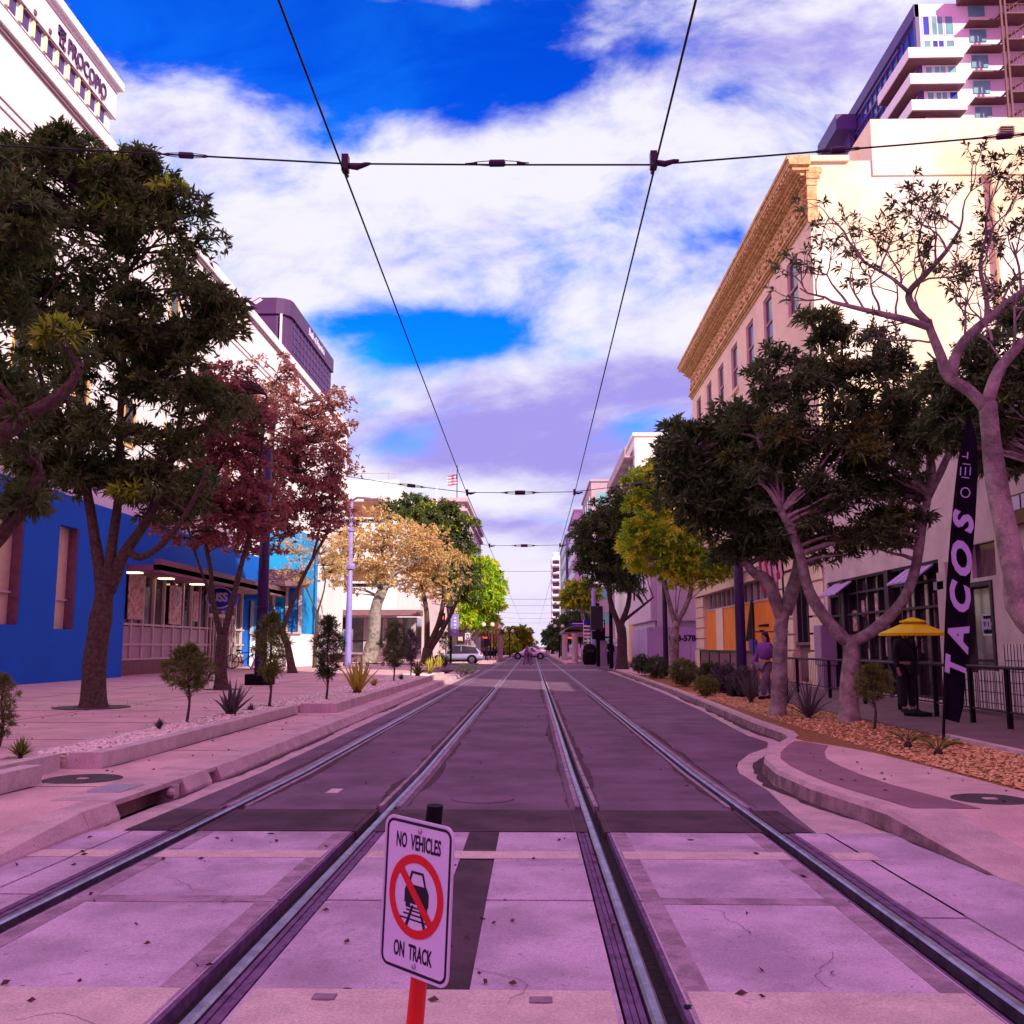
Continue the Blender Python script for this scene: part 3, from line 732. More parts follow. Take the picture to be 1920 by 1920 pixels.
# street front with real window openings
wy = [31.9, 34.1, 36.3, 38.6, 41.0, 43.5, 46.2, 49.0, 51.8]
wy = [32.25] + [35.85 + k * 3.15 for k in range(6)]
rows = [(7.4, 9.5), (13.05, 15.15)]
def wall_with_holes(mb, X0, X1, y0, y1, z0, z1, holes, mi=0):
    """wall along Y at X0..X1 with rectangular holes (ya, yb, za, zb)"""
    ycut = sorted({y0, y1} | {h[0] for h in holes} | {h[1] for h in holes}); zcut = sorted({z0, z1} | {h[2] for h in holes} | {h[3] for h in holes})
    for a, b in zip(ycut, ycut[1:]):
        for c, d in zip(zcut, zcut[1:]):
            ym, zm = (a + b) / 2, (c + d) / 2
            if any(h[0] < ym < h[1] and h[2] < zm < h[3] for h in holes): continue
            mb.box(X0, X1, a, b, c, d, mi)
hol = [(y, y + 1.35, a, b) for y in wy for a, b in rows]
wall_with_holes(mb, CX, CX + .35, CY0 + .02, CY1, 4.6, CZ - .5, hol)
wall_with_holes(mb, CX, CX + .35, CY0 + .02, CY1, 0, 4.6, [(32.2, 34.2, .25, 4.0), (36.0, 52.0, .3, 4.15)])
mb.build('street_wall', M['pink_wall'], t)
mb = MB(); mb.box(CX, 34, CY0 - .0, CY0 + .02, 0, CZ); mb.box(CX + .36, 34, CY0 + .02, CY1, 0, CZ - .6)
p_ = P(1633, 275, Y=CY0).x
mb.box(p_, 34, CY0 - .06, CY1, CZ - .55, 19.05); mb.box(CX - .1, CX + 1.35, CY0 - .12, CY0 + .4, CZ - .05, CZ + .15)
mb.box(14.6, 34, CY0 - .05, CY0 - .002, 17.15, 17.28)
mb.build('side_wall', M['cream_wall'], t)
mb = MB(); mb.box(15.75, 16.15, CY0 - .13, CY0 - .06, 18.35, 18.72)
for k in range(5): mb.box(15.72, 16.18, CY0 - .16, CY0 - .13, 18.36 + k * .075, 18.39 + k * .075)
mb.build('vent', M['steel_brown'], t)
mb = MB(); mb.tube([(15.25, CY0 - .12, 17.0), (15.3, CY0 - .12, 12)], .07, 6); mb.box(15.1, 15.35, CY0 - .2, CY0 - .02, 16.9, 17.05); mb.build('drain_pipe', M['slot'], t)
# windows
for y in wy:
    for a, b in rows:
        f = MB()
        f.box(CX + .08, CX + .13, y, y + .06, a, b); f.box(CX + .08, CX + .13, y + 1.29, y + 1.35, a, b); f.box(CX + .08, CX + .13, y + .06, y + 1.29, b - .07, b); f.box(CX + .07, CX + .12, y + .06, y + 1.29, (a + b) / 2 - .035, (a + b) / 2 + .035)
        w = f.build('window', M['grey_wall'], t)
        g = MB(); g.box(CX + .12, CX + .16, y, y + 1.35, a, b); g.build('pane', M['glass_dark'], w)
        s_ = MB(); s_.box(CX - .09, CX + .3, y - .1, y + 1.45, a - .14, a - .001); s_.build('sill', M['pink_wall'], w)
# cornice: layered mouldings, dentils, relief frieze
mb = MB()
prof = [(-.78, 17.45, 17.66), (-.72, 17.3, 17.45), (-.70, 17.12, 17.3), (-.42, 16.72, 16.86), (-.30, 16.60, 16.72), (-.16, 16.42, 16.6)]
for dx, a, b in prof: mb.box(CX + dx, CX - .002, CY0 - .3 if dx < -.5 else CY0 - .1, CY1 + .3, a, b)
mb.box(CX - .58, CX - .002, CY0 - .2, CY1, 16.86, 17.12)
for dx, a, b in [(-.22, 14.42, 14.55), (-.14, 14.3, 14.42), (-.08, 14.12, 14.24), (-.06, 16.35, 16.42)]: mb.box(CX + dx, CX - .002, CY0 - .04, CY1, a, b)
y = CY0 - .1
while y < CY1: mb.box(CX - .68, CX - .58, y, y + .16, 16.90, 17.08); y += .32
y = CY0
while y < CY1: mb.box(CX - .25, CX - .16, y, y + .1, 16.44, 16.56); y += .2
mb.box(CX - .05, CX - .002, CY0, CY1, 14.55, 16.35)
rr = random.Random(5); y = CY0 + .35; k = 0
while y < CY1 - .5:                                   # relief: alternating urns, scrolls and rings
    if k % 2 == 0:
        mb.ball((CX - .07, y, 15.25), (.14, .26, .34), 10); mb.ball((CX - .07, y, 15.75), (.12, .15, .18), 8); mb.ball((CX - .06, y, 16.08), (.10, .28, .10), 8); mb.ball((CX - .06, y, 14.8), (.10, .3, .12), 8)
    else:
        mb.ring(.16, .28, (CX - .15, y, 15.3), (0, 1, 0), (0, 0, 1), .12, 14); mb.ring(.08, .16, (CX - .14, y - .14, 15.88), (0, 1, 0), (0, 0, 1), .10, 10); mb.ring(.08, .16, (CX - .14, y + .14, 15.88), (0, 1, 0), (0, 0, 1), .10, 10)
        for s in (-1, 1): mb.tube([(CX - .08, y + s * .3, 14.75), (CX - .13, y + s * .38, 15.1), (CX - .08, y + s * .2, 15.5), (CX - .1, y + s * .34, 16.2)], [.03, .06, .05, .03], 6)
    y += .56; k += 1
mb.v = [(x, y_, 17.66 - (17.66 - z) * .58) for x, y_, z in mb.v]; mb.build('cornice', M['cornice'], t, smooth=False)
mb = MB()                                            # corner bracket seen edge-on
for z, w in ((17.0, .5), (16.7, .42), (16.3, .3), (15.5, .25), (14.5, .35), (14.2, .2)): mb.box(CX - .12, CX + w * .8, CY0 - .16, CY0 - .06, z - .22, z + .1)
mb.box(CX - .1, CX + .22, CY0 - .13, CY0 - .061, 14.0, 17.1); mb.v = [(x, y_, 17.66 - (17.66 - z) * .62) for x, y_, z in mb.v]; mb.build('corner_bracket', M['cornice'], t)
# ground floor: banded piers, door, plywood
for a, b in ((CY0 + .05, 32.2), (34.2, 36.0), (52.0, CY1)):
    mb = MB(); z = .2
    while z < 4.4: mb.box(CX - .12, CX - .002, a, b, z + .03, z + .52); z += .56
    mb.box(CX - .2, CX - .12, a - .03, b + .03, .17, 1.25)
    mb.build('banded_pier', M['pink_wall'], t)
mb = MB(); mb.box(CX - .25, CX - .002, CY0, CY1, 4.15, 4.6); mb.box(CX - .4, CX - .002, CY0, CY1, 4.6, 4.78); mb.build('string_course', M['pink_wall'], t)
mb = MB(); mb.box(CX + .1, CX + .18, 32.2, 34.2, .2, 1.5); mb.box(CX + .02, CX + .1, 32.55, 33.85, .4, 1.3); mb.box(CX - .06, CX + .16, 32.2, 34.2, 1.5, 1.6); mb.build('stall_riser', M['canopy'], t)
mb = MB(); mb.box(CX + .14, CX + .17, 32.2, 34.2, 1.6, 4.0); w = mb.build('window', M['shop_glass'], t)
mb = MB()
for yv in (32.2, 32.8, 33.5, 34.12): mb.box(CX + .02, CX + .14, yv, yv + .08, 1.6, 4.0)
mb.build('frame', M['frame_dark'], w)
mb = MB(); mb.box(CX + .02, CX + .07, 36.0, 51.98, .2, 3.3); pl = mb.build('plywood_boarding', M['plywood'], t)
mb = MB(); mb.box(CX + .16, CX + .19, 36.0, 52.0, 3.3, 4.15); mb.build('clerestory', M['shop_glass'], t)
mb = MB()
for k in range(14): yv = 36 + k * 1.16; mb.box(CX + .02, CX + .16, yv, yv + .08, 3.32, 4.14)
mb.box(CX - .02, CX + .1, 36.0, 52.0, 3.28, 3.36); mb.build('clerestory_frame', M['frame_light'], t)
mb = MB(); mb.plate([(0, 0), (1.5, 0), (1.5, 1.7), (1.2, 1.7)], (CX - .02, 42.2, 1.7), (0, -1, 0), (0, 0, 1), .03); mb.box(CX - .03, CX - .005, 38.2, 39.8, 2.25, 2.34); mb.box(CX - .03, CX - .005, 39.0, 39.7, 2.05, 2.12)
mb.build('painted_patch', M['black'], t)
mb = MB(); mb.box(CX - .04, CX + .015, 47.2, 48.9, .2, 3.3); mb.build('pale_board', M['pink_wall'], t)
mb = MB(); mb.box(CX - .06, CX - .03, 40.3, 41.5, .85, 1.75); mb.build('blue_panel', M['blue_sign'], t)

# --- low shop building next to it (taco shop)
TX = 9.2
t = thing('taco_shop', 'low mauve stucco shop with dark glazed front behind the black railing', 'building', (TX, 18, 0))
mb = MB()
hol = [(21.9, 30.2, .25, 3.42), (19.4, 21.2, .25, 2.78), (19.2, 20.25, 2.86, 3.56), (8.0, 17.8, 2.0, 3.0)]
wall_with_holes(mb, TX, TX + .3, 4.5, 30.46, 0, 6.9, hol)
mb.box(TX + .31, 30, 4.5, 30.44, 0, 6.5)
mb.box(TX - .06, TX + .36, 4.5, 30.42, 6.78, 6.95)
mb.build('wall', M['tacos_wall'], t)
mb = MB(); mb.box(TX + .2, TX + .24, 21.9, 30.2, .25, 3.42); w = mb.build('shop_window', M['shop_glass'], t)
mb = MB()
for k in range(11): yv = 21.9 + k * .82; mb.box(TX + .08, TX + .2, yv, yv + .07, .25, 3.42)
for z in (.25, 1.05, 1.75, 2.35, 2.95, 3.36): mb.box(TX + .06, TX + .205, 21.9, 30.2, z, z + .06)
for yv in (25.0, 28.6): mb.box(TX - .02, TX + .22, yv, yv + .28, .17, 3.42)
mb.build('frame', M['frame_dark'], w)
mb = MB()
for k, (yy_, zz_, w_, h_) in enumerate([(28.9, 2.1, .35, .45), (28.1, 1.9, .4, .6), (27.4, 2.3, .3, .45), (26.2, 2.0, .35, .9), (25.6, 1.2, .3, .5), (24.2, 2.1, .4, .6), (23.5, 1.3, .5, .5), (22.7, 1.9, .25, .8), (27.0, 1.1, .25, .3)]):
    mb = MB(); mb.box(TX + .17, TX + .198, yy_, yy_ + w_, zz_, zz_ + h_); mb.build('window_poster', M['poster'], w)
for yv in (22.3, 28.0):
    mb = MB()
    for k in range(4): mb.add([(TX + .05, yv + k * .42, 3.35), (TX + .05, yv + k * .42 + .36, 3.35), (TX - .45, yv + k * .42 + .36, 2.98), (TX - .45, yv + k * .42, 2.98), (TX + .05, yv + k * .42, 3.31), (TX + .05, yv + k * .42 + .36, 3.31), (TX - .45, yv + k * .42 + .36, 2.94), (TX - .45, yv + k * .42, 2.94)], [(0, 1, 2, 3), (7, 6, 5, 4), (0, 3, 7, 4), (1, 5, 6, 2), (3, 2, 6, 7), (0, 4, 5, 1)])
    mb.build('awning', M['hoarding'], t)
mb = MB(); mb.box(TX + .18, TX + .22, 19.4, 21.2, .25, 2.78); d = mb.build('door', M['shop_glass'], t)
mb = MB(); mb.box(TX - .03, TX + .18, 19.4, 19.5, .2, 2.78); mb.box(TX - .03, TX + .18, 21.1, 21.2, .2, 2.78); mb.box(TX - .03, TX + .18, 19.5, 21.1, 2.68, 2.78); mb.build('door_frame', M['frame_dark'], d)
mb = MB(); mb.box(TX + .1, TX + .14, 19.2, 20.25, 2.86, 3.56); w = mb.build('window', M['shop_glass'], t)
mb = MB(); mb.box(TX + .1, TX + .14, 8.0, 17.8, 2.0, 3.0); w = mb.build('window', M['shop_glass'], t)
mb = MB(); mb.box(TX - .12, TX + .05, 21.28, 21.42, .17, 3.3); mb.box(TX - .1, TX - .002, 21.42, 21.8, .17, 3.1); mb.build('door_post', M['frame_light'], t)
for k, (a, b, z1) in enumerate(((20.35, 20.6, .95), (19.2, 20.2, .95), (18.1, 19.05, 1.0), (17.0, 17.95, 1.5))):
    mb = MB(); mb.box(TX - .55, TX - .48, a, b, .3, z1); w = mb.build('panel_backing', M['tile'], t)
    mb = MB()
    n = max(1, int((b - a) / .11))
    for i in range(n + 1): mb.box(TX - .56, TX - .551, a + i * (b - a) / n - .006, a + i * (b - a) / n + .006, .3, z1)
    for i in range(int((z1 - .3) / .2)):  mb.box(TX - .557, TX - .5505, a, b, .3 + i * .2 + .1, .3 + i * .2 + .112)
    mb.build('lattice', M['frame_dark'], w)
# its signs
t = thing('window_sign', 'small white lettered sign in the dark door glass beside the banner', 'sign', (TX, 20, 2))
mb = MB(); y0, y1, z0, z1 = 19.5, 20.2, 1.68, 2.12
mb.box(TX + .13, TX + .16, y0, y1, z0, z1); mb.build('board', M['black'], t)
mb = MB()
for a, b, c, d in ((y0, y1, z0, z0 + .035), (y0, y1, z1 - .035, z1), (y0, y0 + .03, z0, z1), (y1 - .03, y1, z0, z1)): mb.box(TX + .11, TX + .13, a, b, c, d)
mb.build('border', M['sign_white'], t)
text_mb('COCK\u2022TAILS', (TX + .128, (y0 + y1) / 2, (z0 + z1) / 2), (0, -1, 0), (0, 0, 1), .3, .012, .38, .008).build('lettering', M['sign_white'], t)
t = thing('projecting_sign', 'brown and white projecting sign high on the mauve shop wall', 'sign', (TX, 18.3, 3.6))
mb = MB(); mb.box(TX - .16, TX - .02, 17.2, 18.85, 3.72, 4.28); mb.build('board', M['wood_sign'], t)
mb = MB(); mb.box(TX - .18, TX - .161, 17.2, 18.85, 3.98, 4.24); mb.build('white_band', M['sign_white'], t)
mb = MB()
for k in range(4): mb.box(TX - .19, TX - .181, 17.3 + k * .4, 17.34 + k * .4, 3.98, 4.24)
mb.build('band_lines', M['sign_black'], t)
mb = MB(); mb.box(TX - .1, TX + .0, 21.45, 22.0, 2.72, 2.90); tag(mb.build('wall_plaque', M['cabinet']), 'small grey lettered plaque above the white door post', 'plaque')
mb = MB(); mb.box(TX - .5, TX - .02, 29.4, 30.1, .9, 2.1); mb.box(TX - .45, TX - .05, 29.45, 30.05, .165, .9); tag(mb.build('menu_cabinet', M['cabinet'], bevel=.02), 'grey metal cabinet between the white pier and dark glazing', 'cabinet')

# --- high-rise on the right
HY = 110.0; hx0 = 48.0; hz = 80.2
t = thing('apartment_tower', 'tall white apartment tower with teal windows and a steel stair, above the cream wall', 'building', (hx0, HY, 0))
mb = MB(); mb.box(hx0, 78, HY, 137, 0, hz); mb.build('wall', M['white_wall'], t)
mb = MB(); mb.box(hx0 - .12, hx0 - .02, HY + .6, 136, 20, hz - 1.9); mb.build('side_glazing', M['glass_blue'], t)
mb = MB()
for k in range(24):
    z = hz - 2.0 - k * 2.05
    if z < 25: break
    mb.box(hx0 - .4, hx0 - .121, HY + 6, 136, z - .35, z)
for k in range(14): mb.box(hx0 - .3, hx0 - .121, HY + 1 + k * 1.9, HY + 1.15 + k * 1.9, 30, hz - 2)
mb.box(hx0 - .6, hx0 - .02, HY, 137, hz - 1.7, hz); mb.box(hx0 - .5, hx0 - .02, HY, HY + .6, 30, hz)
mb.build('side_spandrels', M['dark_purple2'], t)
wins = []
for k, (z, hh) in enumerate(((75.9, 2.7), (73.55, 1.8), (70.15, 1.8), (66.75, 1.8), (63.3, 1.8))):
    for x, w in ((hx0 + .3, .95), (hx0 + 1.35, 1.55), (hx0 + 3.0, 1.15)):
        wins.append(((x, HY - .002, z), E, U, w, hh, M['glass_teal'] if (k * 3 + int(x)) % 4 else M['glass_blue']))
grid_windows(t, wins, M['glass_teal'], M['white_wall'], fr=.12)
for k, (za) in enumerate((72.1, 68.69, 65.28)):
    mb = MB(); mb.box(hx0 - 2.2, hx0 + 4.4, HY - 1.5, HY - .07, za, za + 1.35); mb.box(hx0 - 2.2, hx0 - .13, HY - .07, HY + 9, za, za + 1.35); b = mb.build('balcony', M['balcony'], t)
    mb = MB(); mb.box(hx0 - 2.1, hx0 + 4.3, HY - 1.4, HY - .07, za - .12, za - .002); mb.box(hx0 - 2.1, hx0 - .4, HY - .07, HY + 8.9, za - .12, za - .002); mb.build('balcony_soffit', M['steel_brown'], b)
mb = MB(); mb.box(hx0 - 3.4, hx0 - .42, 132, 141, 76.3, 78.6); mb.box(hx0 - 1.2, hx0 - .42, 133, 137, 60, 76.3); mb.build('far_balcony', M['dark_purple2'], t)
t2 = t
mb = MB()                                            # white corner then the open steel stair
for k in range(12):
    z = 80.6 - k * 3.4
    if z < 58: break
    w = MB(); w.box(hx0 + 6.0, hx0 + 8.0, HY - .12, HY - .02, z - 2.2, z - .6); w.build('stair_window', M['glass_teal'], t)
    s_ = MB(); s_.box(hx0 + 5.4, hx0 + 9.6, HY - 1.6, HY - .03, z - .35, z - .15); s_.box(hx0 + 9.2, hx0 + 14, HY - 2.4, HY - .03, z - .1, z + .1)
    for i in range(9): s_.box(hx0 + 9.3 + i * .5, hx0 + 9.36 + i * .5, HY - 2.4, HY - 2.34, z + .1, z + 1.1)
    s_.box(hx0 + 9.2, hx0 + 14, HY - 2.4, HY - 2.33, z + 1.1, z + 1.17)
    s_.tube([(hx0 + 8.8, HY - 1.8, z - 3.3), (hx0 + 13.5, HY - 1.8, z + .1)], .13, 5); s_.tube([(hx0 + 8.8, HY - 1.2, z - 3.3), (hx0 + 13.5, HY - 1.2, z + .1)], .13, 5)
    s_.build('stair_landing', M['steel_brown'], t)
mb = MB()
for x in (8.6, 9.1, 14.2): mb.box(hx0 + x, hx0 + x + .22, HY - 2.6, HY - 2.4, 40, 80)
mb.box(hx0 + 4.6, 78, HY - 3, HY - .1, 79.8, 81.5); mb.build('stair_posts', M['steel_brown'], t)

# --- white block on the left with blue ground floors
LX = -16.2
t = thing('white_office_block', 'long white block rising behind the big tree, over the blue ground floor', 'building', (LX, 40, 0))
mb = MB(); mb.box(-40, LX - .25, -8, 83.6, 6.6, 21.0); mb.box(-40, LX - .05, -8, 83.7, 20.5, 21.0); mb.box(-40, LX - .26, 64.0, 83.5, 0, 6.6); mb.build('wall', M['white_wall'], t)
mb = MB()
for z in (18.3, 18.0, 15.2): mb.box(LX - .249, LX - .22, -8, 83.6, z, z + .05)
for z in (20.35,): mb.box(LX - .25, LX - .16, -8, 83.6, z, z + .06)
mb.build('joint_lines', M['white_line'], t)
wn = []
for k in range(18):
    y = 8.0 + k * 4.2
    for z in (9.5, 13.2, 16.2 if k % 4 == 0 else 13.2):
        wn.append(((LX - .25, y, z), Nn, U, 1.1, 1.9))
grid_windows(t, wn[:40:1], M['glass_dark'], M['ochre'], fr=.1)
t = thing('blue_shop_front', 'cobalt blue ground floor with tall slot windows behind the thick trunk', 'building', (LX, 40, 0))
mb = MB()
slots = [(28.5, 30.1, 2.13, 5.6), (32.4, 33.8, 2.05, 5.62), (24.0, 25.4, 2.1, 5.6)]
wall_with_holes(mb, LX - .9, LX, 14, 38.0, .2, 6.7, slots)
mb.box(-39, LX - .91, 14, 63.9, .2, 6.55)
mb.box(LX - .9, LX, 56.5, 60.0, 4.2, 6.7); mb.box(LX - .9, LX, 38.0, 56.5, 4.7, 6.7)
mb.build('wall', M['blue_wall'], t)
for a, b, c, d in slots:
    mb = MB(); mb.box(LX - .42, LX - .34, a + .001, b - .001, c, d); w = mb.build('slot_window', M['blind'], t)
    mb = MB(); mb.box(LX - .34, LX - .26, a, b, c + 1.0, c + 1.06); mb.box(LX - .34, LX - .02, a + .002, a + .05, c, d); mb.build('slot_frame', M['frame_light'], w)
    mb = MB(); mb.box(LX - .34, LX - .02, b - .06, b - .002, c, d); mb.build('slot_reveal', M['granite'], w)
# recessed shopfront
mb = MB(); mb.box(LX - .9, LX - .86, 38.0, 56.5, .9, 4.7); w = mb.build('shop_window', M['shop_glass'], t)
mb = MB()
for k in range(16): yv = 38.05 + k * 1.2; mb.box(LX - .86, LX - .74, yv, yv + .13, .9, 4.7)
for z in (.88, 1.5, 2.35): mb.box(LX - .86, LX - .72, 38.0, 56.5, z, z + .09)
mb.box(LX - .88, LX - .70, 50.2, 54.5, 3.0, 3.18)
for k in range(10): yv = 50.3 + k * .45; mb.box(LX - .7, LX - .62, yv, yv + .09, .3, 3.0)
mb.build('mullions', M['frame_light'], w)
mb = MB(); mb.box(LX - .9, LX - .7, 38.0, 56.5, .26, .86); mb.build('plinth', M['granite'], t)
mb = MB(); mb.box(LX - .85, LX - .80, 38.6, 49.9, .95, 2.3); mb.build('lower_panels', mat('frosted_glass', (.40, .27, .36), .4, .1, 1), t)
for a, b, c, d in ((40.0, 41.6, 2.6, 4.6), (44.6, 46.1, 2.5, 4.3), (47.8, 48.5, 2.7, 4.2)): mb = MB(); mb.box(LX - .74, LX - .70, a, b, c, d); mb.build('poster', M['poster'], t)
mb = MB(); mb.ring(.42, .50, (LX - .69, 45.4, 3.75), (0, -1, 0), (0, 0, 1), -.02, 24); mb.build('ring_mark', M['sign_white'], t)
text_mb('N', (LX - .69, 45.4, 3.75), (0, 1, 0), (0, 0, 1), .7, .02, 1).build('lettering', M['sign_white'], t)
mb = MB(); mb.box(LX - .72, LX - .68, 51.2, 51.9, 1.3, 2.0); mb.build('notice', M['lime'], t)
mb = MB(); mb.box(LX - 1.0, LX + 1.3, 38.2, 58, 4.5, 4.72); mb.box(LX + 1.0, LX + 1.3, 38.2, 58, 4.4, 4.95); mb.build('canopy', M['canopy'], t)
for a in (39.0, 42.5, 46.5): mb = MB(); mb.box(LX - .5, LX + .1, a, a + .4, 4.44, 4.49); mb.build('ceiling_lamp', M['warm_lamp'], t)
# glazed corner bay facing the street
t = thing('cyan_corner_bay', 'bright cyan glazed corner bay with white posts beyond the bicycle', 'building', (-14.5, 58, .26))
mb = MB(); mb.box(-17.0, -13.9, 58.0, 62.5, .26, 2.2); mb.build('base_wall', M['balcony'], t)
mb = MB(); mb.box(-16.9, -14.0, 58.1, 62.4, 2.2, 8.4); mb.build('wall', M['cyan_wall'], t)
mb = MB()
for x in (-17.0, -16.1, -15.7, -14.9, -14.1): mb.box(x, x + .16, 57.9, 58.09, 2.2, 5.0)
mb.box(-17.0, -13.9, 57.85, 58.09, 2.2, 2.32); mb.build('posts', M['frame_light'], t)
mb = MB(); mb.box(-16.0, -15.2, 57.96, 58.08, 2.6, 4.0); mb.box(-14.7, -14.2, 57.96, 58.08, 2.35, 4.8); mb.build('cloth_display', M['cyan_dark'], t)
mb = MB(); mb.box(-17.2, -13.5, 56.4, 58.0, 5.0, 5.3); mb.box(-17.2, -13.7, 56.6, 57.9, 5.3, 6.0); mb.build('canopy', M['canopy'], t)
t = thing('curved_shop_sign', 'round blue and white shop sign under the canopy, above the forked trunk', 'sign', (-15.8, 50, 3.5))
mb = MB()
cc = P(420, 1122, Y=50)
mb.lathe((cc.x, cc.y, cc.z), [(.2, -.62), (.55, -.5), (.72, -.2), (.75, .1), (.62, .4), (.3, .58)], 24); mb.build('drum', M['blue_sign'], t, smooth=True)
mb = MB(); mb.ring(.66, .74, (cc.x, cc.y - .72, cc.z), (1, 0, 0), (0, 0, 1), -.03, 24, e=.75); mb.build('rim_ring', M['sign_white'], t)
text_mb('USS', (cc.x, cc.y - .76, cc.z), (1, 0, 0), (0, 0, 1), .62, .03, .85, .02).build('lettering', M['sign_white'], t)

# --- distant tower with the serif name
t = thing('law_office_tower', 'white tower with a dark serif name under its cornice, topmost at the left edge', 'building', (-60, 110, 0))
mb = MB(); mb.box(-95, -60, 60, 126.6, 0, 78); mb.box(-95, -59.6, 60, 127.4, 76.3, 81.0); mb.box(-95, -58.9, 60, 128.2, 81.0, 82.2); mb.box(-95, -60.01, 126.6, 131, 0, 73.0); mb.build('wall', M['white_wall'], t)
mb = MB(); mb.box(-59.6, -59.5, 60, 127.4, 76.2, 76.32); mb.box(-59.6, -59.5, 60, 127.4, 80.2, 80.3); mb.box(-60, -59.9, 60, 126.6, 73.6, 73.72); mb.build('string_line', M['white_line'], t)
for k in range(14):
    y = 124.6 - k * 2.9
    mb = MB(); mb.box(-60, -59.92, y - 1.55, y, 74.1, 75.9); w = mb.build('window', M['dark_purple2'], t)
    mb = MB(); mb.box(-60, -59.7, y - 2.3, y - 1.8, 74.0, 76.0); mb.build('yellow_pier', M['ochre'] if False else mat('pale_yellow', (.88, .80, .48), .8, 0) if k == 0 else bpy.data.materials['pale_yellow'], w)
    mb = MB(); mb.box(-60, -59.55, y - 1.6, y + .05, 75.9, 76.15); mb.build('lintel', M['granite'], w)
mb = MB()
for k in range(12): mb.box(-59.6, -59.4, 122.5 - k * 3.6, 123.0 - k * 3.6, 76.7, 77.2)
mb.build('medallions', M['granite'], t)
text_mb('PROCOPIO', (-59.58, 118.4, 77.95), (0, 1, 0), (0, 0, 1), 3.0, .2, .74, .015).build('lettering', M['dark_purple'], t)
mb = MB(); cy = 111.2
for a, b, c, d in ((-.9, .9, .9, 1.15), (-.9, -.65, -.1, 1.15), (.65, .9, -.1, 1.15), (-.9, .9, -.1, .12), (-.5, -.28, -1.3, .7), (.28, .5, -1.3, .7), (-.5, .5, -1.3, -1.08), (-.5, .5, .45, .65)): mb.box(-59.58, -59.4, cy + a, cy + b, 78.1 + c, 78.1 + d)
mb.build('emblem', M['dark_purple'], t)

# --- purple bank tower
t = thing('purple_bank_tower', 'dark purple tower with a white diamond logo behind the white block', 'building', (-60, 235, 0))
mb = MB()
c = [(-61.9, 228.5), (-60.6, 229.6), (-60.0, 231.5)]
def bank(inset, z0, z1, y1=281):
    i = inset; return [(-120, 228.3 + i), (-63.5, 228.3 + i), (-61.6 - i * .7, 229.0 + i * .7), (-60.4 - i, 230.2 + i), (-60 - i, 232 + i), (-60 - i, y1 - i), (-120, y1 - i)]
mb.prism(bank(0, 0, 0), 83.5, 87.6); mb.prism(bank(.6, 0, 0), 0, 83.5); mb.build('wall', M['dark_purple'], t)
mb = MB()
for k in range(12):
    y = 235 + k * 3.75
    if not 71: pass
    mb.box(-60.6, -60.35, y, y + .16, 50, 83.4)
for k in range(16): mb.box(-60.6, -60.42, 234, 280, 51 + k * 2.05, 51.12 + k * 2.05)
mb.build('panel_ribs', M['dark_purple2'], t)
for k in range(9):
    y = 236 + k * 4.6; mb = MB(); mb.box(-60.6, -60.3, y, y + 3.4, 71.6, 73.8); mb.build('opening', M['black'], t)
mb = MB(); mb.box(-62.4, -61.9, 228.2, 228.6, 45, 83.4); mb.build('corner_column', M['cream_wall'], t)
mb = MB(); lc = P(480, 562, Y=228.0)
mb.plate([(-1.7, 0), (0, 1.15), (1.7, 0), (0, -1.15)], (lc.x, 228.25, lc.z), E, U, .12); mb.build('logo_diamond', M['sign_white'], t)
mb = MB()
for k in range(4): mb.plate([(-.9 + k * .42, -.45 + k * .28), (-.75 + k * .42, -.55 + k * .28), (-.2 + k * .42, -.05 + k * .2), (-.35 + k * .42, .1 + k * .2)], (lc.x, 228.12, lc.z), E, U, .05)
mb.build('logo_stripes', M['dark_purple'], t)
text_mb('Bank', (lc.x - 4.4, 228.25, lc.z), (1, 0, 0), (0, 0, 1), 2.2, .1, .8).build('lettering', M['sign_white'], t)
text_mb('Bank of America', (-59.98, 258, 85.6), (0, 1, 0), (0, 0, 1), 3.0, .15, .95).build('lettering', M['sign_white'], t)

# --- mid-distance, left
t = thing('banded_white_building', 'white building with brown window bands behind the blue lamp post', 'building', (-20, 105, 0))
mb = MB(); mb.box(-46, -14.85, 105, 128, 4.6, 19.8); mb.build('wall', M['white_wall'], t)
for z in (16.1, 9.0):
    mb = MB(); mb.box(-40, -15.8, 104.9, 104.998, z - .4, z + 1.3); w = mb.build('window_band', M['brown_band'], t)
    mb = MB(); mb.box(-40, -15.8, 104.86, 104.9, z - 1.0, z - .7); mb.build('dark_slot', M['black'], w)
mb = MB()
for x in range(-40, -14, 3): mb.box(x, x + .06, 105.2, 105.3, 19.8, 20.6)
mb.box(-46, -15, 105.2, 105.26, 20.55, 20.65); mb.build('roof_rail', M['grey_wall'], t)
mb = MB(); mb.box(-24.5, -12.6, 105.3, 110, .15, 4.6); mb.build('dark_shopfront', M['shop_glass'], t)
mb = MB()
for x in (-24.3, -21.8, -20.2, -18.4, -16.3, -14.6, -13.2): mb.box(x, x + .5, 105.1, 105.298, .15, 4.5)
mb.build('piers', M['grey_wall'], t)
mb = MB(); mb.box(-26, -11.9, 101.5, 105, 4.7, 5.3); mb.build('canopy', M['canopy'], t)
t = thing('grey_corner_house', 'plain grey mauve wall with narrow lit windows, behind the thin saplings', 'building', (-25, 100, 0))
mb = MB(); mb.box(-34, -20.9, 100, 104.6, .15, 9.8); mb.build('wall', M['grey_wall'], t)
for z in (1.8, 7.4):
    mb = MB(); mb.box(-24.4, -23.8, 99.9, 99.998, z, z + (3.4 if z < 3 else 1.8)); mb.build('window', M['cream_wall'], t)
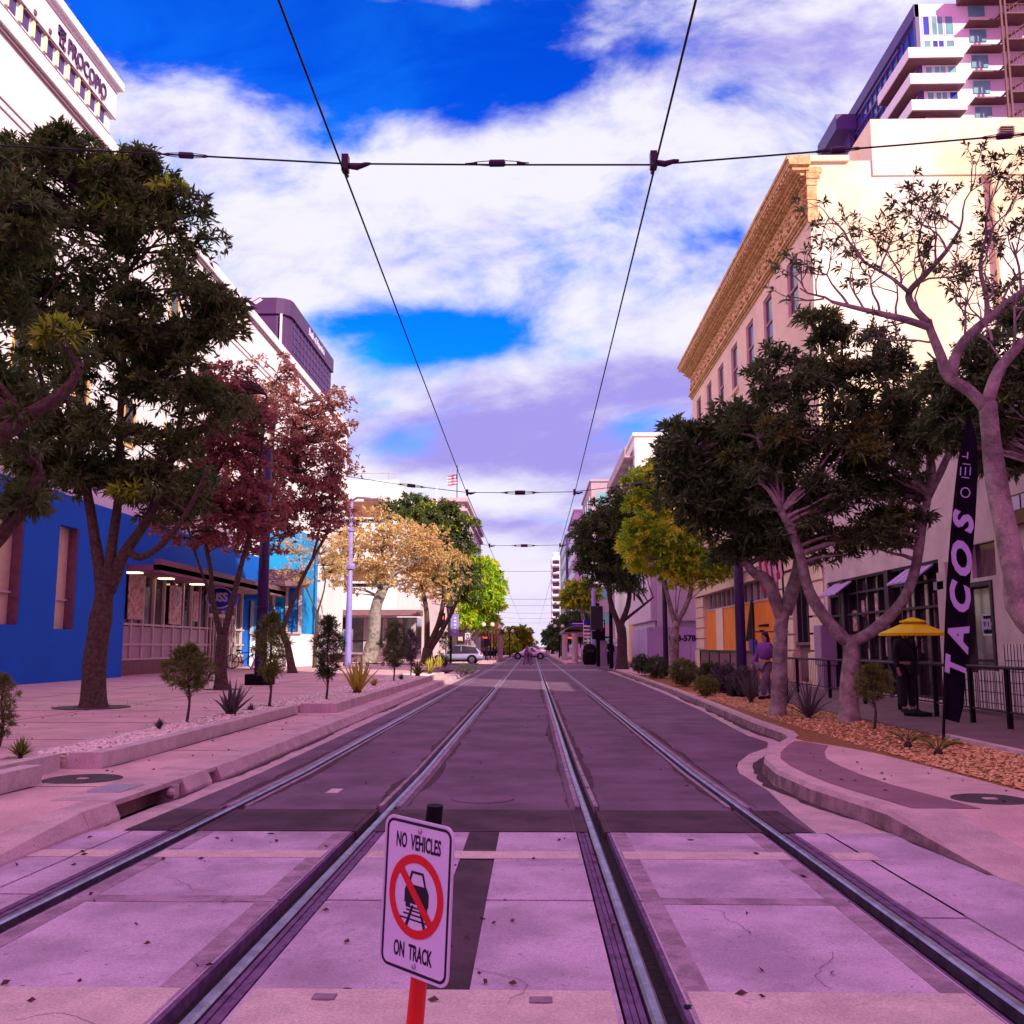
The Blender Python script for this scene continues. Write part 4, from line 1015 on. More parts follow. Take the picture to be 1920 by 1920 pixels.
t = thing('flag_hall', 'pale pink classical building carrying the rooftop flag', 'building', (-13, 150, 0))
mb = MB(); mb.box(-34, -10.7, 150, 200, 0, 24.4); mb.box(-34, -10.2, 149.5, 200, 22.6, 23.0); mb.box(-34, -10.3, 149.6, 200, 17.0, 17.4); mb.box(-34, -10.1, 149.4, 200, 24.1, 24.7); mb.build('wall', mat('mauve_stone', (.55, .42, .44), .85, .06, .5), t)
wn = [((-10.7, 152 + k * 4.4, z), Nn, U, 1.8, 3.0) for k in range(10) for z in (13.0, 18.4, 7)] + [((-26 + k * 3, 150, z), E, U, 1.4, 2.4) for k in range(5) for z in (18.4, 13)]
grid_windows(t, wn, M['glass_dark'])
mb = MB(); mb.box(-16.3, -15.7, 149.3, 149.58, 23.3, 23.9); mb.box(-15.3, -12.7, 149.3, 149.58, 23.4, 23.8); mb.build('frieze_panel', M['granite'], t)
t = thing('rooftop_flag', 'striped red and white flag flying from a roof pole in front of the clouds', 'flag', (-12.25, 155, 24.4))
mb = MB(); mb.tube([(-12.25, 155, 24.4), (-12.25, 155, 31.0)], .08, 6); mb.build('pole', M['dark_purple'], t)
def flag_cloth(t, org, w, h, nd, name='cloth'):
    org = Vector(org); nd = Vector(nd)
    for mi, m in ((0, 'flag_red'), (1, 'flag_white')):
        mb = MB()
        for k in range(7):
            if k % 2 != mi: continue
            for i in range(8):
                a, b = i / 8, (i + 1) / 8
                wv = lambda t_: math.sin(t_ * 7) * .12 * w
                z0, z1 = org.z - h * k / 7, org.z - h * (k + 1) / 7
                p = lambda t_, z: org + nd * t_ * w + Vector((-nd.y, nd.x, 0)) * wv(t_) + Vector((0, 0, z - org.z - t_ * .1 * h))
                for off in (0, .02): mb.quad(p(a, z0) + Vector((0, off, 0)), p(b, z0) + Vector((0, off, 0)), p(b, z1) + Vector((0, off, 0)), p(a, z1) + Vector((0, off, 0)))
        mb.build('red_stripes' if mi == 0 else 'white_stripes', M[m], t)
flag_cloth(t, (-12.3, 155, 29.4), 1.5, 1.7, (-1, 0, 0))
mb = MB(); mb.box(-12.95, -12.32, 154.9, 154.97, 28.6, 29.4); mb.build('canton', M['flag_blue'], t)
t = thing('mast', 'thin white mast standing on the roof beyond the banded building', 'mast', (-15.6, 128, 19))
mb = MB(); mb.tube([(-12.9, 128, 12), (-12.9, 128, 23)], [.2, .14], 8); mb.build('pole', M['balcony'], t)
def far_building(name, label, x0, x1, y0, y1, z, m, wins=True, floors=3.2, glass='glass_dark', side=1, wx=3, cx=3.2):
    t = thing(name, label, 'building', ((x0 + x1) / 2, y0, 0))
    mb = MB(); mb.box(x0, x1, y0, y1, 0, z); mb.box(x0 - .2, x1 + .2, y0 - .2, y1 + .2, z, z + .3); mb.build('wall', M[m], t)
    if wins:
        wn = []
        nz = int(z / floors)
        for k in range(nz):
            zz = 1.2 + k * floors
            for i in range(int((x1 - x0) / cx)): wn.append(((x0 + .7 + i * cx, y0 - .002, zz), E, U, cx * .55, floors * .5))
            xs_ = x1 if side > 0 else x0
            for i in range(min(6, int((y1 - y0) / 5))):
                if side > 0: wn.append(((x1, y0 + 2 + i * 5, zz), Nn, U, 2.6, floors * .5))
                else: wn.append(((x0, y0 + 4.6 + i * 5, zz), -Nn, U, 2.6, floors * .5))
        grid_windows(t, wn[:96], M[glass])
    return t
far_building('ochre_house', 'small sunlit orange building at the far left end of the street', -12.5, -8.2, 235, 250, 8.3, 'ochre', floors=4)
far_building('brick_house', 'low brown building far down the left side behind bright trees', -30, -11.5, 210, 232, 6.4, 'granite', floors=3.3)
# right side mid-distance
t = far_building('grey_glass_flats', 'white and grey block with glass balconies above the bright green tree', 9.6, 30, 88, 112, 20.9, 'balcony', False, glass='glass_blue', side=-1, floors=3.0)
wn = []
for k in range(3):
    z = 17.8 - k * 3.4
    for x in (11.6, 15.6, 19.5): wn.append(((x, 87.998, z), E, U, 2.6, 2.0))
    for i in range(5): wn.append(((9.6, 92 + i * 4.4, z), -Nn, U, 2.6, 2.1))
grid_windows(t, wn, M['glass_blue'], M['frame_light'], fr=.12)
for k in range(3):
    mb = MB(); mb.box(8.7, 9.58, 88.5, 110, 19.0 - k * 3.4, 19.15 - k * 3.4); mb.box(8.7, 8.78, 88.5, 110, 19.15 - k * 3.4, 20.0 - k * 3.4); mb.box(14.4, 18.8, 86.8, 87.9, 16.6 - k * 3.4, 17.3 - k * 3.4); mb.build('balcony', M['grey_wall'], t)
t = far_building('bracketed_brown_building', 'brown building with heavy bracketed eaves behind the dark evergreen', 8.7, 24, 78, 87.4, 14.6, 'ochre', floors=3.6, side=-1)
mb = MB(); mb.box(7.6, 8.65, 77.4, 86.5, 14.3, 14.7); mb.box(7.9, 8.65, 77.6, 86.4, 13.9, 14.25)
for k in range(16): mb.box(7.8, 8.65, 78 + k * .54, 78.2 + k * .54, 13.2, 13.9)
mb.build('eaves', M['granite'], t)
far_building('glass_corner_flats', 'narrow grey block with pale balconies just right of the right wire', 8.0, 20, 128, 150, 23.5, 'grey_wall', glass='glass_teal', side=-1)
far_building('stepped_flats', 'tall slim grey mauve block beyond the glass corner flats', 7.6, 20, 170, 200, 25.4, 'lav_wall', glass='glass_blue', side=-1)
far_building('violet_block', 'narrow violet block farthest in the stepped row on the right', 7.6, 20, 215, 260, 26.0, 'dark_purple2', glass='glass_teal', side=-1)
t = thing('balconied_white_tower', 'white tower striped with balconies at the end of the street', 'building', (12, 400, 0))
mb = MB(); mb.box(8.2, 20, 400, 420, 0, 38.5); mb.box(9, 18, 401, 420, 38.5, 40.5); mb.build('wall', M['balcony'], t)
for k in range(12):
    mb = MB(); mb.box(8.6, 15.6, 399.8, 399.99, 1.2 + k * 3.1, 3.0 + k * 3.1); b = mb.build('window_band', M['glass_dark'], t)
    mb = MB(); mb.box(8.4, 15.8, 398.2, 399.8, .5 + k * 3.1, 1.25 + k * 3.1); mb.build('balcony', M['balcony'], b)
mb = MB(); mb.box(11.4, 11.9, 397.9, 398.15, 0, 38.5); mb.build('white_fin', M['white_wall'], t)
# lavender building behind hoarding
t = thing('lavender_hall', 'pale lavender building with a blank corner above the site hoarding', 'building', (7.6, 62, 0))
mb = MB(); mb.box(7.6, 30, 62, 76, 3.1, 9.4); mb.box(7.9, 30, 62.3, 76, 0, 3.1); mb.box(8.0, 9.4, 61.7, 61.99, 2.7, 9.0); mb.build('wall', M['lav_wall'], t)
for k in range(3): mb = MB(); mb.box(7.5, 7.58, 65.2 + k * 3, 65.6 + k * 3, 4.8, 8.2); mb.build('slot_window', M['glass_dark'], t)
t = thing('site_hoarding', 'lavender site hoarding with a printed phone number, behind the round shrubs', 'hoarding', (7.3, 60, .15))
mb = MB()
for k in range(6): mb.box(7.24 + k * 1.3, 8.5 + k * 1.3, 60.4, 60.46, .15, 2.65)
for k in range(4): mb.box(7.17, 7.23, 60.5 + k * 2.5, 62.9 + k * 2.5, .15, 2.6)
mb.build('panels', M['hoarding'], t)
text_mb('858-578-1122', (9.9, 60.39, 1.95), E, U, .5, .02, 1, .02).build('lettering', M['pole_dark'], t)
# unseen block added behind the viewer, shaped to keep the street in shade
t = thing('added_shade_block', 'unseen tall beige slab added behind the viewpoint to shade the street', 'building', (52, -50, 0))
mb = MB(); mb.box(40, 45.5, -95, -20.5, 0, 59); mb.build('wall', M['pink_wall'], t)  # body of the added shade block
for k in range(14): mb = MB(); mb.box(39.9, 39.99, -94, -22, 3 + k * 4, 5.2 + k * 4); mb.build('window_band', M['glass_dark'], t)  # bands on the added shade block, unseen
# ================================================================== trees and plants
def unit(a): return a / np.maximum(np.linalg.norm(a, axis=-1, keepdims=True), 1e-9)
def mesh_quads(name, V, m, parent):
    """V: (n, 4, 3) quads in world space -> one mesh object"""
    og = ORG[parent.name] if parent is not None else Vector((0, 0, 0))
    n = len(V); V = V - np.array(og)[None, None, :]
    me = bpy.data.meshes.new(name); me.vertices.add(n * 4); me.vertices.foreach_set('co', V.reshape(-1).astype(np.float32))
    me.loops.add(n * 4); me.loops.foreach_set('vertex_index', np.arange(n * 4, dtype=np.int32))
    me.polygons.add(n); me.polygons.foreach_set('loop_start', np.arange(0, n * 4, 4, dtype=np.int32))
    me.materials.append(m); me.update(calc_edges=True)
    o = bpy.data.objects.new(name, me); col.objects.link(o)
    if parent is not None: o.parent = parent
    ORG[o.name] = og.copy(); return o
def rosettes(C, A, k, L, W, spread=1.0, droop=.15):
    """k lance-shaped leaves round each centre C (n,3) with axis A (n,3)"""
    n = len(C); C = np.repeat(C, k, 0); A = np.repeat(A, k, 0)
    d = unit(A * rng.uniform(.15, 1.0, (n * k, 1)) + unit(rng.normal(size=(n * k, 3))) * spread)
    d[:, 2] -= droop * rng.uniform(0, 1, n * k)
    d = unit(d)
    s = unit(np.cross(d, unit(rng.normal(size=(n * k, 3)) + A)))
    l = L * rng.uniform(.65, 1.25, (n * k, 1)); w = W * rng.uniform(.7, 1.2, (n * k, 1)) * .5
    B = C + unit(rng.normal(size=(n * k, 3))) * L * .12
    tip = B + d * l; tip[:, 2] -= l[:, 0] * .12
    mid = B + d * l * .5
    return np.stack([B, mid + s * w, tip, mid - s * w], 1)
def crown_pts(ells, nclump, per, cr, seed=None):
    """clump centres inside a set of ellipsoids, then leaf-bunch positions on each clump"""
    w = np.array([e[1][0] * e[1][1] * e[1][2] for e in ells]) ** .75; w = w / w.sum()
    idx = rng.choice(len(ells), nclump, p=w)
    cen = np.array([e[0] for e in ells], float)[idx]; rad = np.array([e[1] for e in ells], float)[idx]
    d = unit(rng.normal(size=(nclump, 3))); rr = rng.uniform(.35, 1.0, (nclump, 1)) ** .55
    clump = cen + d * rad * rr
    cs = cr * rng.uniform(.6, 1.35, (nclump, 1))
    q = np.repeat(clump, per, 0); s = np.repeat(cs, per, 0)
    dd = unit(rng.normal(size=(len(q), 3))); dd[:, 2] = np.abs(dd[:, 2]) * .9 - .25
    pts = q + dd * s * rng.uniform(.45, 1.0, (len(q), 1))
    ax = unit(dd * .8 + np.array([0, 0, .45]) + unit(pts - np.repeat(cen, per, 0)) * .5)
    return clump, pts, ax
def smooth_pts(pts, sub=4):
    pts = [Vector(p) for p in pts]
    if len(pts) < 3: return pts
    o = []
    for i in range(len(pts) - 1):
        p0, p1, p2, p3 = pts[max(i - 1, 0)], pts[i], pts[i + 1], pts[min(i + 2, len(pts) - 1)]
        for k in range(sub):
            t = k / sub
            o.append(.5 * ((2 * p1) + (-p0 + p2) * t + (2 * p0 - 5 * p1 + 4 * p2 - p3) * t * t + (-p0 + 3 * p1 - 3 * p2 + p3) * t * t * t))
    return o + [pts[-1]]
def limb(mb, pts, ra, rb, n=9, flare=0):
    p = smooth_pts(pts, 4)
    if flare: p = [p[0] + Vector((0, 0, -.06)), p[0] + (p[1] - p[0]) * .25, p[0] + (p[1] - p[0]) * .6] + p[1:]
    m = len(p) - 1
    rad = []
    for i, q in enumerate(p):
        t = i / m; r = ra * (1 - t) + rb * t
        rad.append(r * (1 + .16 * noise.noise(q * 2.3) + flare * math.exp(-max(0, (q - p[0]).length) / (ra * 1.6))))
    mb.tube(p, rad, n)
    return p
def tree(name, label, base, limbs, ells, nclump, per, cr, leaf, bark='bark', lm='leaf_dark', group=None, kl=9, spread=1.0, twig=.02, ntwig=None, droop=.15, flare=1.35, cat='tree', extra=None):
    t = thing(name, label, cat, base, group)
    mb = MB(); ends = []
    for j, (pts, ra, rb) in enumerate(limbs):
        p = limb(mb, pts, ra, rb, 14 if j == 0 else 9, flare - 1 if j == 0 else 0)
        ends += [(q, ra * (1 - i / len(p)) + rb * i / len(p)) for i, q in enumerate(p) if i > len(p) * (.75 if j == 0 else .5)]
    clump, pts, ax = crown_pts(ells, nclump, per, cr)
    if ends:
        En = np.array([tuple(e[0]) for e in ends]); kk = ntwig or nclump
        for c in clump[:kk]:
            dz = En[:, 2] - c[2]; dist = np.linalg.norm(En - c, axis=1) + np.maximum(dz, 0) * 1.5
            i = int(np.argmin(dist)); e, er = ends[i]
            if (Vector(c) - e).length > 4.5 or (Vector(c) - e).normalized().z < -.2: continue
            mid = e.lerp(Vector(c), .5) + Vector((random.uniform(-.2, .2), random.uniform(-.2, .2), random.uniform(-.1, .25))) * (Vector(c) - e).length * .35
            mb.tube([e, e.lerp(mid, .6) + Vector((0, 0, .02)), mid, Vector(c)], [min(er * .6, twig * 2.2), twig * 1.6, twig * 1.2, twig * .5], 5, cap=False)
            for q in range(2):                          # fine twigs out of the bunch
                e2 = Vector(c) + Vector((random.gauss(0, 1), random.gauss(0, 1), random.gauss(.3, .8))).normalized() * cr * .8
                mb.tube([mid.lerp(Vector(c), .5), e2], [twig * .5, twig * .2], 4, cap=False)
    mb.build('trunk', M[bark], t, smooth=True)
    V = rosettes(pts, ax, kl, leaf[0], leaf[1], spread, droop)
    cr_o = mesh_quads('crown', V, M[lm], t)
    if extra:
        e_m, n2 = extra
        near = np.argsort(clump[:, 1] + rng.uniform(0, 1.2, len(clump)))[:max(3, len(clump) // 3)]; pick = rng.choice(near, max(2, n2 // 14), replace=False)
        sel = np.concatenate([np.arange(i * per, i * per + per) for i in pick]); sel = sel[pts[sel][:, 1] < np.repeat(clump[pick][:, 1], per) + .1]; pts = pts + ax * .04
        mesh_quads('sunlit_clumps', rosettes(pts[sel], ax[sel], kl + 2, leaf[0] * 1.1, leaf[1], spread * .9, 0.05), M[e_m], t)  # extra brighter leaves on near clumps stand in for sunlight
    return t
def el(px, py, Y, rx, ry, depth=None):
    c = P(px, py, Y=Y); k = Y / FPX
    return ((c.x, c.y, c.z), (rx * k, (depth if depth else (rx + ry) / 2 * k), ry * k))
def PP(l, Y, dy=None): return [P(a, b, Y=Y + (dy[i] if dy else 0)) for i, (a, b) in enumerate(l)]

# ---- left side
b = G(175, 1326, .262); Y = b.y
tree('evergreen_tree', 'large dark evergreen with the thick brown trunk in front of the blue wall', b,
     [([b, *PP([(178, 1240), (192, 1140), (198, 1090)], Y)], .235, .185),
      (PP([(194, 1110), (178, 1010), (165, 930), (140, 820), (120, 700)], Y), .14, .05),
      (PP([(200, 1100), (212, 1010), (222, 930), (225, 800), (235, 600), (240, 450)], Y, [0, 0, .2, .4, .6, .8]), .12, .04),
      (PP([(205, 1110), (232, 1040), (270, 985), (310, 900), (340, 780), (360, 640)], Y), .14, .04),
      (PP([(238, 1030), (265, 1045), (310, 1015), (350, 960), (390, 880)], Y, [0, -.2, -.5, -.8, -1]), .09, .03),
      (PP([(140, 820), (80, 720), (60, 600)], Y), .07, .03)],
     [el(70, 330, Y, 110, 70), el(190, 330, Y, 70, 45), el(30, 400, Y, 80, 60), el(120, 290, Y, 55, 45), el(245, 340, Y, 90, 60), el(310, 430, Y, 105, 85), el(140, 480, Y, 140, 90), el(340, 580, Y, 100, 100), el(180, 660, Y, 150, 100), el(330, 710, Y, 95, 80), el(300, 930, Y, 110, 45), el(400, 800, Y, 60, 60), el(60, 800, Y, 120, 90), el(210, 850, Y, 130, 75), el(330, 880, Y, 90, 70), el(110, 900, Y, 90, 45), el(30, 560, Y, 110, 90), el(410, 600, Y, 50, 60), el(395, 530, Y, 40, 50)],
     360, 20, .45, (.21, .055), lm='leaf_dark', kl=9, group='street trees beside the tracks', extra=('leaf_sunpatch', 110))
bb = Vector((-8.4, 11.4, .26))
tree('evergreen_tree', 'nearest evergreen at the left edge, only its crown and a limb in frame', bb,
     [([bb, (-8.3, 11.5, 2.0), (-7.9, 11.7, 3.2)], .3, .22), ([(-7.95, 11.7, 3.1), *PP([(-120, 900), (0, 815), (60, 775), (120, 735), (150, 690)], 12.0)], .17, .05),
      ([(-7.95, 11.7, 2.6), *PP([(-90, 1080), (0, 1005), (50, 940), (75, 880)], 13.0)], .15, .07), ([(-7.9, 11.7, 3.2), *PP([(-90, 700), (-40, 500), (10, 380)], 12.5)], .13, .04)],
     [el(-60, 480, 12.5, 120, 130), el(10, 330, 12.5, 60, 50), el(30, 440, 12.5, 70, 70), el(-80, 720, 12.5, 110, 100), el(40, 560, 12.5, 70, 50), el(130, 650, 12.3, 60, 40), el(60, 760, 12.3, 70, 50), el(20, 850, 12.6, 60, 50), el(40, 930, 13, 45, 30), el(-20, 960, 13, 50, 40)],
     70, 18, .30, (.20, .045), lm='leaf_dark', group='street trees beside the tracks', extra=('leaf_sunpatch', 70))
b = G(415, 1292, .262); Y = b.y
tree('autumn_tree', 'red leaved autumn tree on a slim forked trunk left of the plum pole', b,
     [([b, *PP([(414, 1230), (417, 1190)], Y)], .19, .14), (PP([(415, 1195), (400, 1130), (395, 1070), (385, 1000), (400, 900)], Y), .09, .03), (PP([(419, 1195), (440, 1110), (455, 1050), (480, 960), (490, 850), (500, 740)], Y), .10, .03), (PP([(400, 1130), (370, 1050), (350, 980)], Y), .05, .02)],
     [el(400, 900, Y, 90, 90), el(440, 800, Y, 80, 90), el(380, 980, Y, 100, 50), el(470, 960, Y, 60, 60), el(420, 720, Y, 45, 50)],
     240, 14, .45, (.16, .07), lm='leaf_red', twig=.016, kl=7, group='autumn trees on the plaza', droop=.3)
b = G(548, 1262, .262); Y = b.y
tree('autumn_tree', 'reddest autumn tree, on the leaning stems behind the plum pole', b,
     [([b, *PP([(540, 1215), (528, 1180)], Y)], .2, .14), (PP([(530, 1190), (505, 1120), (497, 1040), (500, 950)], Y), .08, .03), (PP([(528, 1185), (560, 1100), (585, 1050), (620, 980), (625, 900)], Y), .12, .03), (PP([(585, 1050), (600, 960), (560, 860), (560, 760)], Y), .06, .03), (PP([(500, 1000), (510, 900), (515, 780), (520, 700)], Y), .06, .02)],
     [el(520, 800, Y, 85, 95), el(585, 880, Y, 75, 110), el(620, 790, Y, 45, 50), el(530, 930, Y, 100, 80), el(610, 960, Y, 50, 70), el(520, 700, Y, 40, 35), el(638, 745, Y, 20, 22), el(480, 1010, Y, 60, 40)],
     350, 14, .58, (.18, .085), lm='leaf_red', twig=.022, kl=7, group='autumn trees on the plaza', droop=.3)
# sparse, low, pink-brown haze of nearly bare twigs
b = G(590, 1252, .262); Y = b.y
tree('autumn_tree', 'sparse half bare autumn tree between the red tree and the blue lamp post', b,
     [([b, *PP([(592, 1200), (595, 1150)], Y)], .12, .09), (PP([(595, 1150), (610, 1090), (600, 1040)], Y), .06, .02), (PP([(595, 1150), (570, 1090), (560, 1040)], Y), .05, .02)],
     [el(590, 1060, Y, 70, 45), el(560, 1040, Y, 50, 40), el(630, 1050, Y, 40, 50)], 90, 10, .5, (.13, .05), lm='leaf_gold', twig=.014, kl=6, group='autumn trees on the plaza', droop=.3)
b = G(690, 1246, .262); b.z = .262; Y = 66
b = P(690, 1246, Y=66); b.z = .26
tree('autumn_tree', 'gold leaved autumn tree on a pale leaning trunk beside the blue lamp post', b,
     [([b, *PP([(700, 1200), (705, 1140), (718, 1105)], Y)], .5, .36), (PP([(716, 1110), (700, 1080), (680, 1060), (640, 1050)], Y), .2, .06), (PP([(720, 1110), (735, 1080), (770, 1060), (800, 1050)], Y), .22, .07), (PP([(718, 1105), (715, 1060), (720, 1010)], Y), .2, .06)],
     [el(680, 1060, Y, 70, 60), el(740, 1030, Y, 75, 70), el(700, 1010, Y, 60, 45), el(640, 1040, Y, 40, 50), el(790, 1050, Y, 50, 50)],
     125, 12, 1.05, (.25, .10), bark='palebark', lm='leaf_gold', twig=.03, kl=8, group='autumn trees on the plaza', droop=.3)
b = P(800, 1246, Y=70); b.z = .26; Y = 70
tree('autumn_tree', 'gold autumn tree with dark forked stems before the traffic light', b,
     [([b, *PP([(802, 1215)], Y)], .4, .34), (PP([(800, 1220), (800, 1150), (790, 1090), (790, 1040)], Y), .24, .08), (PP([(806, 1218), (830, 1180), (855, 1130), (870, 1080)], Y), .22, .07), (PP([(803, 1215), (825, 1160), (832, 1100), (820, 1040)], Y), .24, .08)],
     [el(790, 1040, Y, 60, 55), el(830, 1070, Y, 50, 50), el(770, 1090, Y, 50, 40), el(820, 1110, Y, 40, 30)],
     90, 12, 1.05, (.25, .10), bark='bark', lm='leaf_gold', twig=.03, kl=8, group='autumn trees on the plaza', droop=.3)
Y = 84; b = P(850, 1240, Y=84); b.z = .2
tree('evergreen_tree', 'dark evergreen rising behind the gold trees toward the flag', b,
     [([b, *PP([(845, 1150), (830, 1060), (820, 1010)], Y)], .4, .25), (PP([(830, 1060), (780, 1010), (750, 970)], Y), .2, .08), (PP([(835, 1060), (850, 1010), (855, 970)], Y), .2, .08)],
     [el(780, 960, Y, 50, 28), el(735, 962, Y, 32, 22), el(820, 980, Y, 45, 40), el(850, 1040, Y, 38, 45), el(862, 985, Y, 22, 25), el(820, 1060, Y, 35, 40), el(870, 1100, Y, 30, 40)],
     150, 15, 1.1, (.42, .15), bark='darkbark', lm='leaf_dark', twig=.04, group='street trees beside the tracks', extra=('leaf_lit', 160))
Y = 94; b = P(893, 1236, Y=94); b.z = .15
tree('bright_tree', 'bright sunlit green tree on white stems above the grey car', b,
     [([b, *PP([(888, 1215), (882, 1190)], Y)], .35, .25), (PP([(886, 1200), (905, 1175), (915, 1150), (920, 1100)], Y), .2, .08), (PP([(884, 1200), (880, 1160), (890, 1110)], Y), .2, .08)],
     [el(900, 1085, Y, 34, 42), el(915, 1110, Y, 24, 45), el(885, 1120, Y, 32, 40), el(905, 1150, Y, 28, 30), el(880, 1165, Y, 25, 18)],
     150, 15, 1.05, (.42, .16), bark='palebark', lm='leaf_sunlit', twig=.04, group='street trees beside the tracks')
for k, (px, py, Yf, r_, lmt, lb) in enumerate([(962, 1195, 190, 22, 'leaf_lit', 'small bright tree far down the left side'), (975, 1205, 260, 22, 'leaf_gold', 'golden tree farthest down the left side'), (945, 1215, 150, 16, 'leaf_lit', 'low bright tree beside the left station shelter')]):
    b = P(px, 1224, Y=Yf); b.z = 0
    tree('distant_tree', lb, b, [([b, P(px, py + r_ * .6, Y=Yf), P(px + 2, py, Y=Yf)], .3, .15)], [el(px, py, Yf, r_, r_ * 1.1), el(px + r_ * .7, py + 5, Yf, r_ * .7, r_ * .8)], 40, 12, 1.6, (.7, .35), lm=lmt, kl=7, twig=.05, group='small trees at the far end')
# ---- right side
b = G(1592, 1352, .165); Y = b.y
tree('evergreen_tree', 'pale barked evergreen standing in the mulch, forked low beside the yellow parasol', b,
     [([b, *PP([(1592, 1290), (1596, 1230), (1592, 1195)], Y)], .165, .145),
      (PP([(1590, 1205), (1552, 1165), (1518, 1110), (1500, 1040), (1482, 990), (1465, 960)], Y, [0, 0, -.1, -.2, -.3, -.4]), .125, .065), (PP([(1482, 990), (1450, 900), (1420, 800), (1440, 720)], Y), .09, .03),
      (PP([(1598, 1205), (1640, 1180), (1690, 1130), (1715, 1070), (1728, 990), (1740, 930)], Y), .115, .07), (PP([(1740, 930), (1745, 860), (1700, 780), (1640, 700)], Y), .09, .03), (PP([(1740, 930), (1775, 860), (1800, 780), (1780, 700)], Y, [0, .2, .3, .5]), .08, .03),
      (PP([(1480, 985), (1540, 880), (1560, 760), (1540, 650)], Y, [0, .4, .5, .5]), .09, .03)],
     [el(1520, 620, Y, 60, 38), el(1600, 660, Y, 80, 50), el(1480, 720, Y, 80, 70), el(1570, 760, Y, 110, 90), el(1660, 730, Y, 90, 80), el(1440, 820, Y, 90, 70), el(1550, 880, Y, 120, 90), el(1650, 850, Y, 95, 80), el(1600, 980, Y, 100, 65), el(1500, 960, Y, 80, 60), el(1420, 900, Y, 60, 60), el(1680, 960, Y, 60, 70), el(1710, 800, Y, 70, 70), el(1570, 1040, Y, 60, 30)],
     225, 19, .32, (.17, .038), bark='palebark', lm='leaf_right', group='street trees beside the tracks', kl=9, extra=('leaf_sapling', 220))
Y = 15.0; b = Vector((9.0 * .93, 14.2, .17))
tree('evergreen_tree', 'dense dark foliage at the far right above the shop wall', b,
     [([b, (8.3, 14.4, 2.4), (8.2, 14.6, 4.0)], .16, .1), ([(8.2, 14.6, 3.9), *PP([(1880, 780), (1840, 700), (1800, 680)], Y)], .08, .03), ([(8.2, 14.6, 3.9), *PP([(1960, 700), (1930, 600)], Y)], .08, .03)],
     [el(1800, 720, Y, 70, 60), el(1870, 780, Y, 70, 70), el(1900, 660, Y, 60, 70), el(1940, 560, Y, 60, 50), el(1790, 800, Y, 50, 50), el(1900, 860, Y, 45, 30)],
     100, 20, .34, (.17, .038), bark='palebark', lm='leaf_right', group='street trees beside the tracks')
# sparse near tree with heavy pale limbs
Y = 9.6; b = Vector((5.55, 9.0, .165))
sp_t = thing('sparse_tree', 'nearly bare tree with heavy mauve limbs reaching over from the right edge', 'tree', b, 'street trees beside the tracks')
mb = MB()
L1 = limb(mb, [b, (5.45, 9.1, .8), *PP([(1925, 1160), (1905, 1080), (1888, 1000), (1868, 900), (1858, 820), (1852, 755)], Y)], .145, .082, 14)
L2 = limb(mb, PP([(1856, 775), (1820, 735), (1778, 705), (1765, 670), (1745, 620), (1740, 600)], Y), .060, .040, 10)
L3 = limb(mb, PP([(1850, 760), (1870, 700), (1900, 660), (1960, 600), (2020, 520)], Y), .07, .035, 8)
L4 = limb(mb, PP([(1782, 712), (1800, 650), (1850, 600), (1920, 545), (1980, 500)], Y, [0, .1, .2, .3, .4]), .06, .03, 8)
ends = []
def grow(p, d, r, depth, ln):
    q = [p]; 
    for i in range(4):
        d = (d + Vector((random.gauss(0, .22), random.gauss(0, .22), random.gauss(.06, .2)))).normalized(); q.append(q[-1] + d * ln / 4)
    mb.tube(q, [r * (1 - .12 * i) for i in range(5)], 6, cap=False)
    if depth == 0: ends.append((q[-1], d)); ends.append((q[3], d)); return
    for k in range(3 if depth > 1 else 3):
        i = random.choice((2, 3, 4, 4)); dd = (d + Vector((random.gauss(0, .75), random.gauss(0, .5), random.gauss(.12, .55)))).normalized()
        grow(q[i], dd, r * .58, depth - 1, ln * .72)
random.seed(21)
limb(mb, PP([(1745, 615), (1700, 600), (1650, 588), (1592, 574), (1560, 566)], Y, [0, -.1, -.1, 0, .1]), .042, .018, 8)
limb(mb, PP([(1740, 605), (1712, 575), (1705, 548), (1735, 515), (1775, 470), (1800, 430)], Y, [0, 0, .1, .1, .2, .2]), .045, .016, 8)
limb(mb, PP([(1706, 550), (1670, 520), (1620, 490), (1590, 450)], Y), .022, .010, 6)
limb(mb, PP([(1850, 605), (1850, 560), (1838, 500), (1850, 440)], Y, [.2, .2, .1, 0]), .032, .014, 7)
